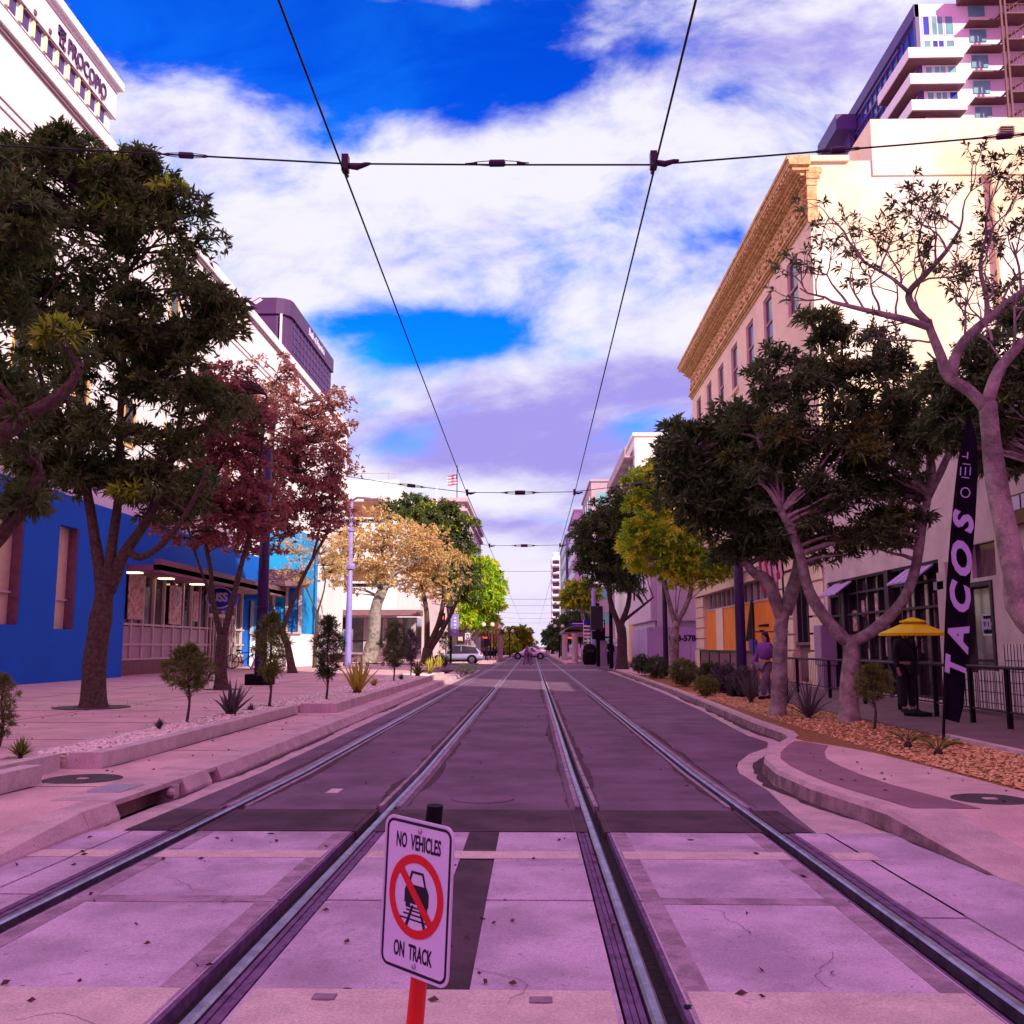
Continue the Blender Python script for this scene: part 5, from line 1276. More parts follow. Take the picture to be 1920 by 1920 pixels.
for px, py, dx, dz, r, ln, dep in [(1562, 567, -1, .6, .014, .42, 2), (1592, 574, -.3, 1, .014, .45, 2), (1620, 580, -.2, 1, .013, .4, 2), (1650, 588, 0, 1, .014, .45, 2), (1680, 595, .1, 1, .013, .4, 2),
                              (1590, 450, -.7, .9, .012, .38, 2), (1620, 490, -.6, .8, .012, .4, 2), (1650, 508, 0, 1, .012, .42, 2), (1690, 530, -.2, 1, .013, .45, 2), (1706, 548, .2, 1, .014, .45, 2),
                              (1735, 515, -.4, 1, .013, .45, 2), (1755, 492, .1, 1, .013, .45, 2), (1775, 470, -.3, 1, .013, .42, 2), (1800, 430, .2, 1, .012, .4, 2), (1800, 430, -.6, .8, .012, .4, 2),
                              (1838, 500, .5, .8, .013, .45, 2), (1850, 440, -.2, 1, .013, .4, 2), (1850, 440, .6, .8, .013, .4, 2), (1845, 560, .8, .6, .014, .45, 2), (1880, 580, .1, 1, .015, .5, 3), (1915, 550, -.2, 1, .016, .55, 3), (1915, 550, .5, .9, .015, .5, 3),
                              (1740, 612, -.6, .5, .014, .45, 2), (1760, 640, -1, .4, .013, .4, 2), (1900, 655, .2, 1, .018, .55, 2), (1860, 640, .4, .8, .016, .5, 2), (1810, 640, .0, 1, .014, .45, 2), (1545, 560, -.9, .1, .01, .35, 1), (1700, 604, -.5, -.3, .01, .35, 1), (1885, 690, -.3, .9, .014, .45, 2)]:
    grow(P(px, py, Y=Y), Vector((dx, random.uniform(-.25, .25), dz)).normalized(), r, dep, ln)
mb.build('trunk', M['palebark'], sp_t, smooth=True)
Cn = np.array([tuple(e[0]) for e in ends]); An = unit(np.array([tuple(e[1]) for e in ends]) + np.array([0, 0, .2]))
mesh_quads('crown', rosettes(Cn, An, 7, .085, .022, .95, .05), M['leaf_right'], sp_t)
# further right trees
b = G(1458, 1342, .165); Y = b.y
tree('evergreen_tree', 'dark evergreen on the mauve trunk behind the spiky plants, beside the woman', b,
     [([b, *PP([(1462, 1260), (1464, 1180), (1470, 1140)], Y)], .15, .13), (PP([(1466, 1160), (1440, 1090), (1410, 1070), (1385, 1020), (1375, 950)], Y), .13, .05), (PP([(1472, 1150), (1495, 1070), (1500, 980), (1480, 880)], Y), .14, .05), (PP([(1385, 1020), (1340, 930), (1300, 860)], Y), .07, .03)],
     [el(1300, 850, Y, 55, 55), el(1370, 830, Y, 60, 65), el(1330, 930, Y, 70, 60), el(1410, 920, Y, 70, 70), el(1380, 1010, Y, 60, 45), el(1290, 920, Y, 45, 45), el(1450, 1000, Y, 60, 50), el(1270, 820, Y, 28, 30), el(1440, 860, Y, 50, 60)],
     200, 18, .40, (.20, .048), bark='palebark', lm='leaf_right', group='street trees beside the tracks')
b = G(1264, 1268, .165); Y = 42; b = P(1264, 1262, Y=42); b.z = .16
tree('bright_tree', 'yellow green sunlit tree with a forked stem before the lavender building', b,
     [([b, *PP([(1264, 1200), (1268, 1165)], Y)], .22, .17), (PP([(1266, 1170), (1250, 1110), (1240, 1050), (1225, 960)], Y), .12, .05), (PP([(1270, 1168), (1295, 1110), (1290, 1040), (1280, 960)], Y), .12, .05)],
     [el(1205, 915, Y, 28, 32), el(1225, 965, Y, 48, 50), el(1270, 1010, Y, 65, 50), el(1330, 1060, Y, 55, 32), el(1210, 1030, Y, 40, 50), el(1300, 1070, Y, 70, 30), el(1240, 880, Y, 25, 20), el(1390, 1040, Y, 40, 25)],
     190, 16, .62, (.26, .08), bark='palebark', lm='leaf_sunlit', group='street trees beside the tracks', twig=.02)
Y = 56; b = P(1166, 1250, Y=56); b.z = .16
tree('evergreen_tree', 'dark evergreen before the traffic signals, on a tall branching trunk', b,
     [([b, *PP([(1166, 1190), (1160, 1165)], Y)], .32, .24), (PP([(1162, 1175), (1145, 1130), (1140, 1080), (1140, 1000)], Y), .18, .06), (PP([(1164, 1172), (1180, 1120), (1175, 1040), (1170, 980)], Y), .18, .06), (PP([(1168, 1165), (1200, 1140), (1225, 1120)], Y), .1, .05)],
     [el(1135, 970, Y, 40, 35), el(1165, 950, Y, 35, 30), el(1120, 1010, Y, 42, 45), el(1170, 1020, Y, 50, 55), el(1130, 1060, Y, 45, 42), el(1190, 1075, Y, 42, 32), el(1100, 1040, Y, 22, 30), el(1155, 1100, Y, 45, 22), el(1205, 1000, Y, 30, 60)],
     200, 16, .68, (.30, .08), bark='darkbark', lm='leaf_right', group='street trees beside the tracks', twig=.025)
Y = 105; b = P(1096, 1240, Y=105); b.z = .15
tree('bright_tree', 'small yellow green tree beyond the crossroads on the right', b, [([b, *PP([(1096, 1180), (1090, 1140)], Y)], .3, .15)],
     [el(1082, 1115, Y, 22, 24), el(1100, 1120, Y, 18, 26), el(1072, 1130, Y, 14, 14)], 70, 14, .9, (.5, .2), bark='palebark', lm='leaf_lit', twig=.04, group='street trees beside the tracks')
for k, (px, py, Yf, r_, lb) in enumerate([(1052, 1190, 130, 24, 'dark round tree over the right station platform'), (1080, 1180, 118, 24, 'dark tree behind the street name signs'), (1036, 1200, 170, 16, 'smallest dark tree at the right end of the platforms')]):
    b = P(px, 1230, Y=Yf); b.z = .1
    tree('distant_tree', lb, b, [([b, P(px, py + r_ * .6, Y=Yf), P(px, py, Y=Yf)], .3, .15)], [el(px, py, Yf, r_, r_ * 1.2), el(px + r_ * .5, py - 10, Yf, r_ * .6, r_ * .7)], 60, 14, 1.1, (.5, .2), lm='leaf_right', kl=8, twig=.05, group='small trees at the far end')

# ---- saplings with fine upright foliage
def sapling(px, py, ptop, label, zz=.28, wpx=40, m='leaf_sapling', Y=None, stem_h=.4, n=150):
    b = G(px, py, zz) if Y is None else P(px, py, Y=Y)
    top = P(px + 2, ptop, Y=b.y); h = top.z - b.z; k = b.y / FPX; w = wpx * k
    t = thing('sapling', label, 'young tree', b, 'saplings in the beds')
    mb = MB(); st = limb(mb, [b, b + Vector((.03, 0, h * .3)), b + Vector((-.02, .02, h * .6)), b + Vector((.02, 0, h * .9))], .018 + h * .006, .008, 7)
    C, A = [], []
    for i in range(n):
        f = random.uniform(stem_h, .97) ; a = random.uniform(0, 6.28)
        rad = w * (math.sin(min(1, (f - stem_h) / (1 - stem_h)) * math.pi * .85 + .35)) * random.uniform(.25, 1)
        p0 = Vector((b.x, b.y, b.z + h * (f - .12))); p1 = Vector((b.x + math.cos(a) * rad, b.y + math.sin(a) * rad, b.z + h * f))
        if i % 3 == 0: mb.tube([p0, p0.lerp(p1, .5) + Vector((0, 0, -.02)), p1], [.006, .004, .002], 4, cap=False)
        C.append(tuple(p1)); A.append(tuple((p1 - p0).normalized() + Vector((0, 0, .5))))
    mb.build('stem', M['bark'], t, smooth=True)
    mesh_quads('foliage', rosettes(np.array(C), unit(np.array(A)), 22, h * .085, h * .008 + .002, .75, 0), M[m], t)
    return t
sapling(350, 1357, 1208, 'bushy young tree on a bent thin stem in the long planter', wpx=50, n=220)
sapling(505, 1326, 1150, 'young tree with a bare lower stem just right of the plum pole', wpx=34, stem_h=.3)
sapling(612, 1312, 1155, 'narrow dark young tree left of the blue lamp post', wpx=28, stem_h=.25, m='leaf_dark')
sapling(738, 1278, 1168, 'dark young tree on twin stems, nearest the crossroads', wpx=30, stem_h=.25, m='leaf_dark')
sapling(770, 1268, 1180, 'small grey young tree right behind the twin stemmed one', wpx=16, stem_h=.3, m='agave_dark')
sapling(-2, 1400, 1262, 'bushy young tree cut off by the left edge', wpx=34, stem_h=.12, n=130)
sapling(1640, 1368, 1245, 'round topped young tree in the mulch right of the pale trunk', zz=.165, wpx=40, stem_h=.45)
sapling(835, 1250, 1185, 'dark bush hiding the middle of the grey car', zz=.2, wpx=14, stem_h=.02, m='leaf_dark', Y=61, n=120)
# ---- agaves, yuccas, small succulents
def spiky(name, label, px, py, z, n, L, W, m, up=.6, group=None, curl=.25, cat='plant', Y=None):
    b = G(px, py, z) if Y is None else P(px, py, Y=Y)
    t = thing(name, label, cat, b, group)
    mb = MB()
    for i in range(n):
        a = i * 2.399 + random.uniform(-.2, .2); f = (i + .5) / n
        el_ = up + (1 - up) * (1 - f) * .9 ; th = el_ * math.pi / 2
        d = Vector((math.cos(a) * math.cos(th), math.sin(a) * math.cos(th), math.sin(th))); s = Vector((-math.sin(a), math.cos(a), 0)); nn = s.cross(d)
        l = L * random.uniform(.75, 1.1); w = W * .5; prev = None; segs = 5
        pts = []
        for j in range(segs + 1):
            tt = j / segs; c = b + d * l * tt + Vector((0, 0, -curl * l * tt * tt * math.cos(th))) + Vector((0, 0, .02))
            ww = w * (1 - tt) ** .7 * (1 + .9 * tt * (1 - tt)) if tt < 1 else .0015
            pts += [c - s * ww + nn * ww * .45, c - nn * ww * .25, c + s * ww + nn * ww * .45]
        fs = []
        for j in range(segs):
            k = j * 3; fs += [(k, k + 1, k + 4, k + 3), (k + 1, k + 2, k + 5, k + 4)]
        mb.add(pts, fs)
    mb.build('leaves', M[m], t)
    c = MB(); c.lathe((b.x, b.y, b.z - .03), [(W * .9, 0), (W * .8, .08), (W * .3, .14)], 8); c.build('base', M['darkbark'], t)
    return t
spiky('agave', 'grey agave with broad pointed leaves in the long planter', 433, 1341, .275, 16, .62, .11, 'agave_dark', .38, curl=.15)
spiky('agave', 'large golden yellow agave, brightest plant on the left side', 670, 1300, .28, 22, .95, .14, 'agave_gold', .55, curl=.12)
spiky('succulent', 'small green tuft in the gravel left of the bent sapling', 298, 1370, .275, 26, .16, .03, 'agave_dark', .55)
spiky('succulent', 'wide low dark green tuft near the manhole cover', 38, 1422, .28, 46, .22, .03, 'leaf_sapling', .3)
spiky('succulent', 'low brown tuft in gravel right of the grey agave', 470, 1334, .275, 18, .16, .04, 'agave_dark', .2)
spiky('succulent', 'yellow green tuft right beside the golden agave', 701, 1287, .28, 20, .30, .06, 'agave_gold', .35)
spiky('succulent', 'dark red tuft between the saplings near the crossroads', 752, 1275, .28, 16, .3, .05, 'agave_dark', .3)
spiky('agave', 'dark green agave just before the sunlit kerb end', 783, 1266, .28, 20, .55, .1, 'leaf_sapling', .3, Y=36)
spiky('agave', 'pale upright agave in the sunlit end of the planter', 806, 1262, .28, 20, .75, .1, 'agave_gold', .55, Y=41)
spiky('agave', 'small pale agave farthest along the left planter', 823, 1254, .28, 16, .7, .1, 'agave_gold', .6, Y=43)
spiky('yucca', 'dark spiky yucca beside the black pole box', 1408, 1318, .165, 30, .95, .05, 'agave_dark', .55, 'spiky yuccas in the mulch')
spiky('yucca', 'dark spiky yucca right at the foot of the mauve trunk', 1467, 1337, .165, 30, .85, .05, 'agave_dark', .62, 'spiky yuccas in the mulch')
spiky('yucca', 'wide splayed yucca left of the pale forked tree', 1517, 1346, .165, 34, .85, .045, 'agave_dark', .32, 'spiky yuccas in the mulch')
def cycad(px, py, label):
    b = G(px, py, .165); t = thing('small_palm', label, 'palm', b, 'small palms in the mulch')
    mb = MB()
    for i in range(11):
        a = i * 2.399; th = R(35 + (i % 4) * 13); l = .36
        d = Vector((math.cos(a) * math.cos(th), math.sin(a) * math.cos(th), math.sin(th))); s = Vector((-math.sin(a), math.cos(a), 0))
        P_ = lambda f: b + d * l * f + Vector((0, 0, .05 - .14 * f * f))
        mb.tube([P_(0), P_(.5), P_(1)], [.006, .005, .002], 4, cap=False)
        for j in range(3, 17):
            f = j / 17; c = P_(f); w = .075 * math.sin(f * math.pi * .8 + .4)
            for sd in (-1, 1): mb.add([c, c + s * sd * w * .5 + d * .015 + Vector((0, 0, .012)), c + s * sd * w + d * .045, c + s * sd * w * .5 + d * .028], [(0, 1, 2, 3)])
    mb.build('fronds', M['leaf_sapling'], t)
    c = MB(); c.lathe((b.x, b.y, b.z - .02), [(.05, 0), (.055, .06), (.02, .1)], 8); c.build('stem', M['darkbark'], t)
cycad(1703, 1402, 'small feathery palm in the mulch, the one nearer the young tree')
cycad(1760, 1416, 'small feathery palm at the foot of the banner pole')
def shrub(px, py, rx, ry, label, m='leaf_sapling', z=.165, Y=None):
    b = G(px, py, z) if Y is None else P(px, py, Y=Y)
    k = b.y / FPX; t = thing('shrub', label, 'shrub', b, 'rounded shrubs along the right kerb')
    c = np.array([b.x, b.y, b.z + ry * k]); n = 420
    d = unit(rng.normal(size=(n, 3))); p = c + d * np.array([rx * k, rx * k, ry * k]) * rng.uniform(.5, 1.0, (n, 1))
    p[:, 2] = np.maximum(p[:, 2], b.z + .03)
    mb = MB()
    for i in range(26): mb.tube([(b.x, b.y, b.z), tuple((c + p[i]) / 2), tuple(p[i])], [.012, .008, .003], 4, cap=False)
    mb.build('twigs', M['darkbark'], t)
    mesh_quads('foliage', rosettes(p, unit(d + np.array([0, 0, .3])), 9, ry * k * .28, ry * k * .05, .6, 0), M[m], t)
shrub(1325, 1306, 23, 19, 'bright green clipped shrub, nearest of the round shrubs')
shrub(1360, 1300, 26, 28, 'grey feathery shrub between the green ball and the yucca', 'agave_dark')
shrub(1282, 1284, 26, 24, 'olive shrub at the foot of the forked sunlit tree', 'leaf_sapling', Y=32)
shrub(1330, 1286, 22, 22, 'dull green shrub behind the bright clipped ball', 'leaf_right', Y=31)
shrub(1232, 1271, 22, 20, 'dark green shrub before the lavender hoarding', 'leaf_right', Y=40)
shrub(1203, 1262, 19, 17, 'farthest green shrub on the right, beside the trunk', 'leaf_right', Y=44)
shrub(874, 1265, 26, 11, 'grey twiggy shrub at the far end of the left planter', 'agave_dark', z=.2, Y=44)
shrub(1395, 1300, 20, 24, 'dark low shrub hiding the foot of the black pole', 'agave_dark', Y=24)
# tree grates
for px, py, r_, z, lb in ((172, 1327, .72, .262, 'round dark grate around the thick brown trunk'), (415, 1293, .5, .262, 'round dark grate around the slim red tree trunk')):
    q = G(px, py, z); t = MB(); t.ring(.34 if r_ > .6 else .22, r_, (q.x, q.y, q.z + .001), E, Nn, .014, 32)
    tag(t.build('tree_grate', M['iron']), lb, 'grate')
# ================================================================== overhead wires
WL, WR = -1.98, 1.30
def wz(y): return 6.44 - .0195 * (y - 9.6) if y < 29 else 6.06 - .0006 * (y - 29)
spans = [9.6, 29.0, 44.5, 60, 95, 110, 135, 160, 190, 230]
for X, lb in ((WL, 'left overhead contact wire running down the street'), (WR, 'right overhead contact wire running down the street')):
    t = thing('contact_wire', lb, 'wire', (X, 0, 6), 'overhead contact wires')
    mb = MB(); pts = [(X, y, wz(y)) for y in (-8, 2, *spans)]
    p2 = [];
    mb.tube(pts, .011, 5); mb.build('cable', M['wire'], t)
def insulator(t, c, d, s=1.0):
    c, d = Vector(c), Vector(d).normalized()
    mb = MB(); mb.tube([c - d * .16 * s, c - d * .14 * s, c + d * .14 * s, c + d * .16 * s], [.04 * s, .07 * s, .07 * s, .04 * s], 12)
    o = mb.build('insulator', M['insul'], t)
    u_ = d.orthogonal().normalized() * .05 * s
    mb = MB()
    for k in (-1, 1):
        for w in (-1, 1): mb.tube([c + d * k * .14 * s + Vector((0, 0, w * .05 * s)), c + d * k * .42 * s + Vector((0, 0, w * .03 * s)), c + d * k * .52 * s], .009 * s, 5)
        mb.tube([c + d * k * .38 * s, c + d * k * .62 * s], [.03 * s, .01 * s], 8)
    mb.build('shackle', M['insul'], o)
def span(y, label, xl, zl, xr, zr, sag=0, ins=True, thick=.010, px=None):
    t = thing('span_wire', label, 'wire', (0, y, 6), 'cross span wires')
    z = wz(y) + .07
    pts = [(xl, y, zl), (WL - 2.3, y, z + (zl - z) * .27), (WL, y, z), (-.3, y, z - .015), (WR, y, z + .01), (WR + 2.2, y, z + (zr - z) * .35), (xr, y, zr)]
    if px: pts = [P(a, b, Y=y) for a, b in px]; pts = [tuple(p) for p in pts]; z = pts[2][2]
    mb = MB(); mb.tube(pts, thick, 6); mb.build('cable', M['wire'], t)
    if ins:
        insulator(t, (-.36, y, z - .012), (1, 0, 0), .55 if y < 15 else 1)
        for x, zz in ((WL - 1.72, None), (WR + 1.95, None), (WR + 3.7, None)):
            a, b = (pts[0], pts[2]) if x < 0 else (pts[4], pts[6])
            seg = next((p, q) for p, q in zip(pts, pts[1:]) if p[0] <= x <= q[0])
            f = (x - seg[0][0]) / (seg[1][0] - seg[0][0]); zv = seg[0][2] + (seg[1][2] - seg[0][2]) * f
            insulator(t, (x, y, zv), (1, 0, (seg[1][2] - seg[0][2]) / (seg[1][0] - seg[0][0])), .5 if y < 15 else .8)
    for X in (WL, WR):
        mb = MB(); mb.box(X - .035, X + .035, y - .05, y + .05, z - .09, z + .09); mb.tube([(X, y, z - .02), (X + .12, y, z - .04), (X + .22, y, z - .01), (X + .27, y, z)], [.03, .035, .025, .012], 8)
        mb.tube([(X, y - .12, z - .08), (X, y + .12, z - .08)], .02, 8)
        mb.build('clamp', M['insul'], t)
span(9.6, 'nearest cross wire with insulators, spanning the whole sky', -9.2, 7.05, 9.1, 7.75, px=[(-700, 225), (20, 274), (648, 307), (935, 309), (1225, 309), (1700, 271), (2400, 210)])
span(29, 'second cross wire, level with the rooftop flag', -9.2, 7.2, 9.2, 6.9)
span(44.5, 'third cross wire, thin and lower over the street', -9.5, 7.2, 9.2, 7.0)
span(60, 'fourth cross wire above the crossroads', -9.5, 6.9, 9.2, 6.9, ins=False)
for y, lb in ((95, 'first short cross wire beyond the crossroads'), (110, 'second short cross wire beyond the crossroads'), (135, 'third short cross wire beyond the crossroads'), (160, 'fourth short cross wire beyond the crossroads'), (190, 'last short cross wire before the far end')):
    t = thing('span_wire', lb, 'wire', (0, y, 6), 'cross span wires'); mb = MB(); mb.tube([(-6, y, wz(y) + .3), (WL, y, wz(y) + .05), (WR, y, wz(y) + .05), (6, y, wz(y) + .3)], .02, 4); mb.build('cable', M['wire'], t)

# ================================================================== poles and lamps
def pole(name, label, x, y, z, h, r, m, box=None, parts=(), cat='pole', group=None, taper=.75):
    t = thing(name, label, cat, (x, y, z), group)
    mb = MB(); mb.lathe((x, y, z), [(r * 1.05, 0), (r, .4), (r * .93, h * .33), (r * taper, h)], 16); mb.build('shaft', M[m], t, smooth=True)
    for zc, rr_, hh in parts:
        mb = MB(); mb.lathe((x, y, z + zc), [(rr_ * .9, 0), (rr_, hh * .3), (rr_, hh * .7), (rr_ * .85, hh)], 16); mb.build('collar', M[m], t)
    if box:
        mb = MB(); mb.box(x - box[0], x + box[0], y - box[0], y + box[0], z, z + box[1]); mb.build('base_box', M['black'], t, bevel=.02)
    return t
q = G(487, 1284, .262)
t = pole('catenary_pole', 'thick plum coloured pole in a square black base beside the red tree', q.x, q.y, .262, 7.6, .19, 'pole_dark', (.38, .34), [(2.4, .24, .05)], group='poles holding the overhead wires')
t = pole('street_lamp', 'pale blue lamp post on the left, standing clear of the trees', -11.05, 58, .2, 10.2, .20, 'pole_blue', None, [(5.9, .32, .35), (8.2, .21, .18)], 'street lamp', taper=.5)
mb = MB(); mb.tube([(-11.05, 58, 10.3), (-10.7, 58, 10.5), (-9.9, 58, 10.45)], [.08, .07, .06], 8); mb.box(-10.3, -9.4, 57.85, 58.15, 10.3, 10.45); mb.add([(-9.4, 57.85, 10.3), (-9.4, 58.15, 10.3), (-9.1, 58, 10.15), (-9.4, 57.85, 10.45), (-9.4, 58.15, 10.45)], [(0, 2, 1), (3, 4, 2), (0, 3, 2), (1, 2, 4)]); mb.build('lamp_arm', M['granite'], t)
q = G(1391, 1306, .165)
t = pole('catenary_pole', 'tall dark pole in front of the orange boarding on the right', q.x + .02, 25.6, .165, 7.2, .14, 'pole_dark', (.34, .5), group='poles holding the overhead wires')
t = pole('catenary_pole', 'dark pole just left of the forked sunlit tree on the right', P(1249, 1262, Y=43).x, 43, .165, 7.4, .12, 'pole_dark', None, group='poles holding the overhead wires')
t = pole('catenary_pole', 'slim black pole right before the signal cabinet', P(1161, 1250, Y=57).x - .45, 57, .165, 7.4, .12, 'black', None, group='poles holding the overhead wires')
t = pole('street_lamp', 'distant pale blue pole between the right hand trees', P(1114, 1240, Y=80).x, 80, .15, 6.9, .2, 'pole_blue', None, [], 'street lamp')
mb = MB(); fx, fy = 6.65, 25.0
t = thing('flag_on_pole', 'small striped flag hanging beside the dark pole and the orange boarding', 'flag', (fx, 26, 0.165))
mb.tube([(6.75, 26, 0.165), (6.75, 26, 4.15)], .025, 6); mb.build('pole', M['black'], t)
for mi, m in ((0, 'flag_red'), (1, 'flag_white')):
    mb = MB()
    for k in range(9):
        if k % 2 != mi: continue
        for i in range(4):
            a, b_ = i / 4, (i + 1) / 4; x0 = 6.72 - .62 + k * .069; f = lambda tt: (x0 + .10 * tt, 26 + .05 * math.sin(k * 1.3 + tt * 3), 4.05 - tt * 1.15 * (1 - .05 * k) - .0)
            p, q_ = Vector(f(a)), Vector(f(b_)); mb.quad(p, p + Vector((.069, .01, 0)), q_ + Vector((.069, .01, 0)), q_)
            mb.quad(p + Vector((0, .012, 0)), q_ + Vector((0, .012, 0)), q_ + Vector((.069, .022, 0)), p + Vector((.069, .022, 0)))
    mb.build('red_stripes' if mi == 0 else 'white_stripes', M[m], t)

# ================================================================== the upright warning sign in front
TL, BL, TR, BR = P(733, 1524, D=3.03), P(702, 1806, D=3.0), P(860, 1558, D=2.83), P(832, 1852, D=2.80)
su = ((TR - TL) + (BR - BL)) / 2; sv = ((TL - BL) + (TR - BR)) / 2; SW, SH = su.length, sv.length
su.normalize(); sv = (sv - su * sv.dot(su)).normalized(); sn = su.cross(sv); sc = (TL + BL + TR + BR) / 4
pt = P(803, 1512, D=3.02); pd = (P(767, 1900, D=2.98) - pt).normalized(); tt = (zg(2.9) - pt.z) / pd.z; pf = pt + pd * tt
sg = thing('warning_sign', 'upright white sign reading NO VEHICLES ON TRACK on a red post', 'traffic sign', pf)
def rrect(w, h, r, n=6):
    o = []
    for cx, cy, a0 in ((w / 2 - r, h / 2 - r, 0), (-w / 2 + r, h / 2 - r, 90), (-w / 2 + r, -h / 2 + r, 180), (w / 2 - r, -h / 2 + r, 270)):
        for k in range(n + 1): a = R(a0 + 90 * k / n); o.append((cx + r * math.cos(a), cy + r * math.sin(a)))
    return o
mb = MB(); mb.plate(rrect(SW, SH, .036), sc - sn * .004, su, sv, .004); pnl = mb.build('panel', M['sign_white'], sg)
def frame_ring(w, h, r, t_, off, th):
    mb = MB(); a, b = rrect(w, h, r), rrect(w - 2 * t_, h - 2 * t_, max(r - t_, .004)); n = len(a)
    f = lambda p, o: sc + su * p[0] + sv * p[1] + sn * o
    for o in (off, off + th):
        pass
    vs = [f(p, off + th) for p in a] + [f(p, off + th) for p in b] + [f(p, off) for p in a] + [f(p, off) for p in b]
    fs = []
    for i in range(n):
        j = (i + 1) % n; fs += [(i, j, n + j, n + i), (2 * n + i, 2 * n + j, j, i), (n + i, n + j, 3 * n + j, 3 * n + i)]
    return mb.add(vs, fs)
frame_ring(SW - .018, SH - .018, .030, .0085, .0002, .0008).build('black_border', M['sign_black'], pnl)
frame_ring(SW - .001, SH - .001, .036, .004, .0002, .0012).build('raised_rim', mat('aluminium_edge', (.72, .68, .82), .3, .05, metal=.3), pnl)
text_mb('NO  VEHICLES', sc + sv * (SH * .345) + sn * .0003, su, sv,   .062, .0008, .50, .0016).build('top_lettering', M['sign_black'], pnl)
text_mb('ON  TRACK', sc - sv * (SH * .355) + sn * .0003 - su * .004, su, sv,   .062, .0008, .50, .0016).build('bottom_lettering', M['sign_black'], pnl)
# symbol
S0 = sc + sv * .004
k_ = 1.08
def pl(pts, off, th, m, name):
    mb = MB(); mb.plate([(x * k_, y * k_) for x, y in pts], S0 + sn * off, su, sv, th); return mb.build(name, M[m], pnl)
mb = MB()
def addp(pts, off=.0003, th=.0007): mb.plate([(x * k_, y * k_) for x, y in pts], S0 + sn * off, su, sv, th)
addp([(-.046, -.022), (.052, -.022), (.052, .012), (.042, .030), (-.038, .030), (-.046, .012)])      # car body seen from behind
addp([(-.040, -.034), (-.022, -.034), (-.022, -.022), (-.040, -.022)]); addp([(.030, -.034), (.048, -.034), (.048, -.022), (.030, -.022)])
addp([(-.034, .030), (-.027, .030), (-.016, .060), (-.022, .066)]); addp([(.040, .030), (.033, .030), (.022, .060), (.028, .066)]); addp([(-.022, .060), (.028, .060), (.026, .067), (-.020, .067)])
for s in (-1, 1): addp([(s * .010 + .003, -.026), (s * .018 + .003, -.026), (s * .046 + .003, -.090), (s * .034 + .003, -.090)])
for k, y in enumerate((-.034, -.043, -.054, -.067)): w = .026 + k * .011; addp([(-w, y), (w + .006, y), (w + .006, y + .0045), (-w, y + .0045)])
mb.build('car_on_track_symbol', M['sign_black'], pnl)
mb = MB(); mb.ring(.094, .119, S0 + sn * .0012, su, sv, .0007, 48, e=1.03)
d1 = Vector((.70, -.71)); w = .0125
a = (-.069, .072); b2 = (.069, -.072); nx, ny = .71 * w, .70 * w
mb.plate([(a[0] - nx, a[1] - ny), (b2[0] - nx, b2[1] - ny), (b2[0] + nx, b2[1] + ny), (a[0] + nx, a[1] + ny)], S0 + sn * .0014, su, sv, .0007)
mb.build('red_prohibition_ring', M['sign_red'], pnl)
for s in (1, -1):
    mb = MB(); c = sc + sv * (s * SH * .43) + sn * .001 + su * .006; mb.tube([c, c + sn * .003, c + sn * .005], [.0085, .008, .004], 12); mb.build('bolt', M['alloy'], pnl)
mb = MB(); off = -sn * .03
mb.tube([pf + off, pf + off + Vector((0, 0, .04)), pf + off - pd * .10, pt + pd * .14 + off, pt + pd * .045 + off], [.06, .045, .031, .027, .027], 16, flat=.8); mb.build('post', M['post_red'], sg, smooth=True)
mb = MB(); mb.tube([pt + pd * .15 + off, pt + off], [.030, .028], 16, flat=.8); mb.build('black_cap', M['black'], sg, smooth=False)
mb = MB(); mb.lathe((pf.x + off.x, pf.y + off.y, zg(2.9)), [(.11, 0), (.11, .015), (.06, .04)], 20); mb.build('foot', M['black'], sg)

# ================================================================== right side street things
# feather banner
by = 13.4
t = thing('feather_banner', 'tall black feather banner with lavender letters spelling TACOS', 'banner', P(1769, 1386, Y=by))
mb = MB(); mb.tube(PP([(1769, 1388), (1770, 1340), (1776, 1200), (1786, 1000), (1800, 860), (1808, 820), (1814, 790)], by), [.022, .02, .018, .015, .012, .01, .008], 8); mb.build('pole', M['black'], t)
Lp = [(1812, 785), (1806, 815), (1797, 860), (1790, 920), (1784, 980), (1779, 1040), (1775, 1100), (1772, 1160), (1770, 1220), (1769, 1280), (1769, 1330), (1771, 1348)]
Rp = [(1820, 785), (1830, 815), (1832, 860), (1829, 920), (1826, 980), (1823, 1040), (1820, 1100), (1817, 1160), (1814, 1220), (1811, 1280), (1806, 1325), (1797, 1355)]
mb = MB(); vs = []; nn_ = 6
for (l, r_) in zip(Lp, Rp):
    a, b_ = P(*l, Y=by), P(*r_, Y=by)
    for k in range(nn_ + 1):
        f = k / nn_; p = a.lerp(b_, f); p.y += .05 * math.sin(f * 5 + p.z * 1.7) * f; vs.append(p)
vs2 = [v_ + Vector((0, .008, 0)) for v_ in vs]; n = len(vs); fs = []
for i in range(len(Lp) - 1):
    for k in range(nn_):
        a = i * (nn_ + 1) + k; fs += [(a, a + nn_ + 1, a + nn_ + 2, a + 1), (n + a, n + a + 1, n + a + nn_ + 2, n + a + nn_ + 1)]
mb.add(vs + vs2, fs); ban = mb.build('cloth', M['banner'], t, smooth=True)
up_ = (P(1812, 900, Y=by) - P(1790, 1280, Y=by)).normalized()
rt = Vector((1, 0, 0)); rt = (rt - up_ * rt.dot(up_)).normalized()
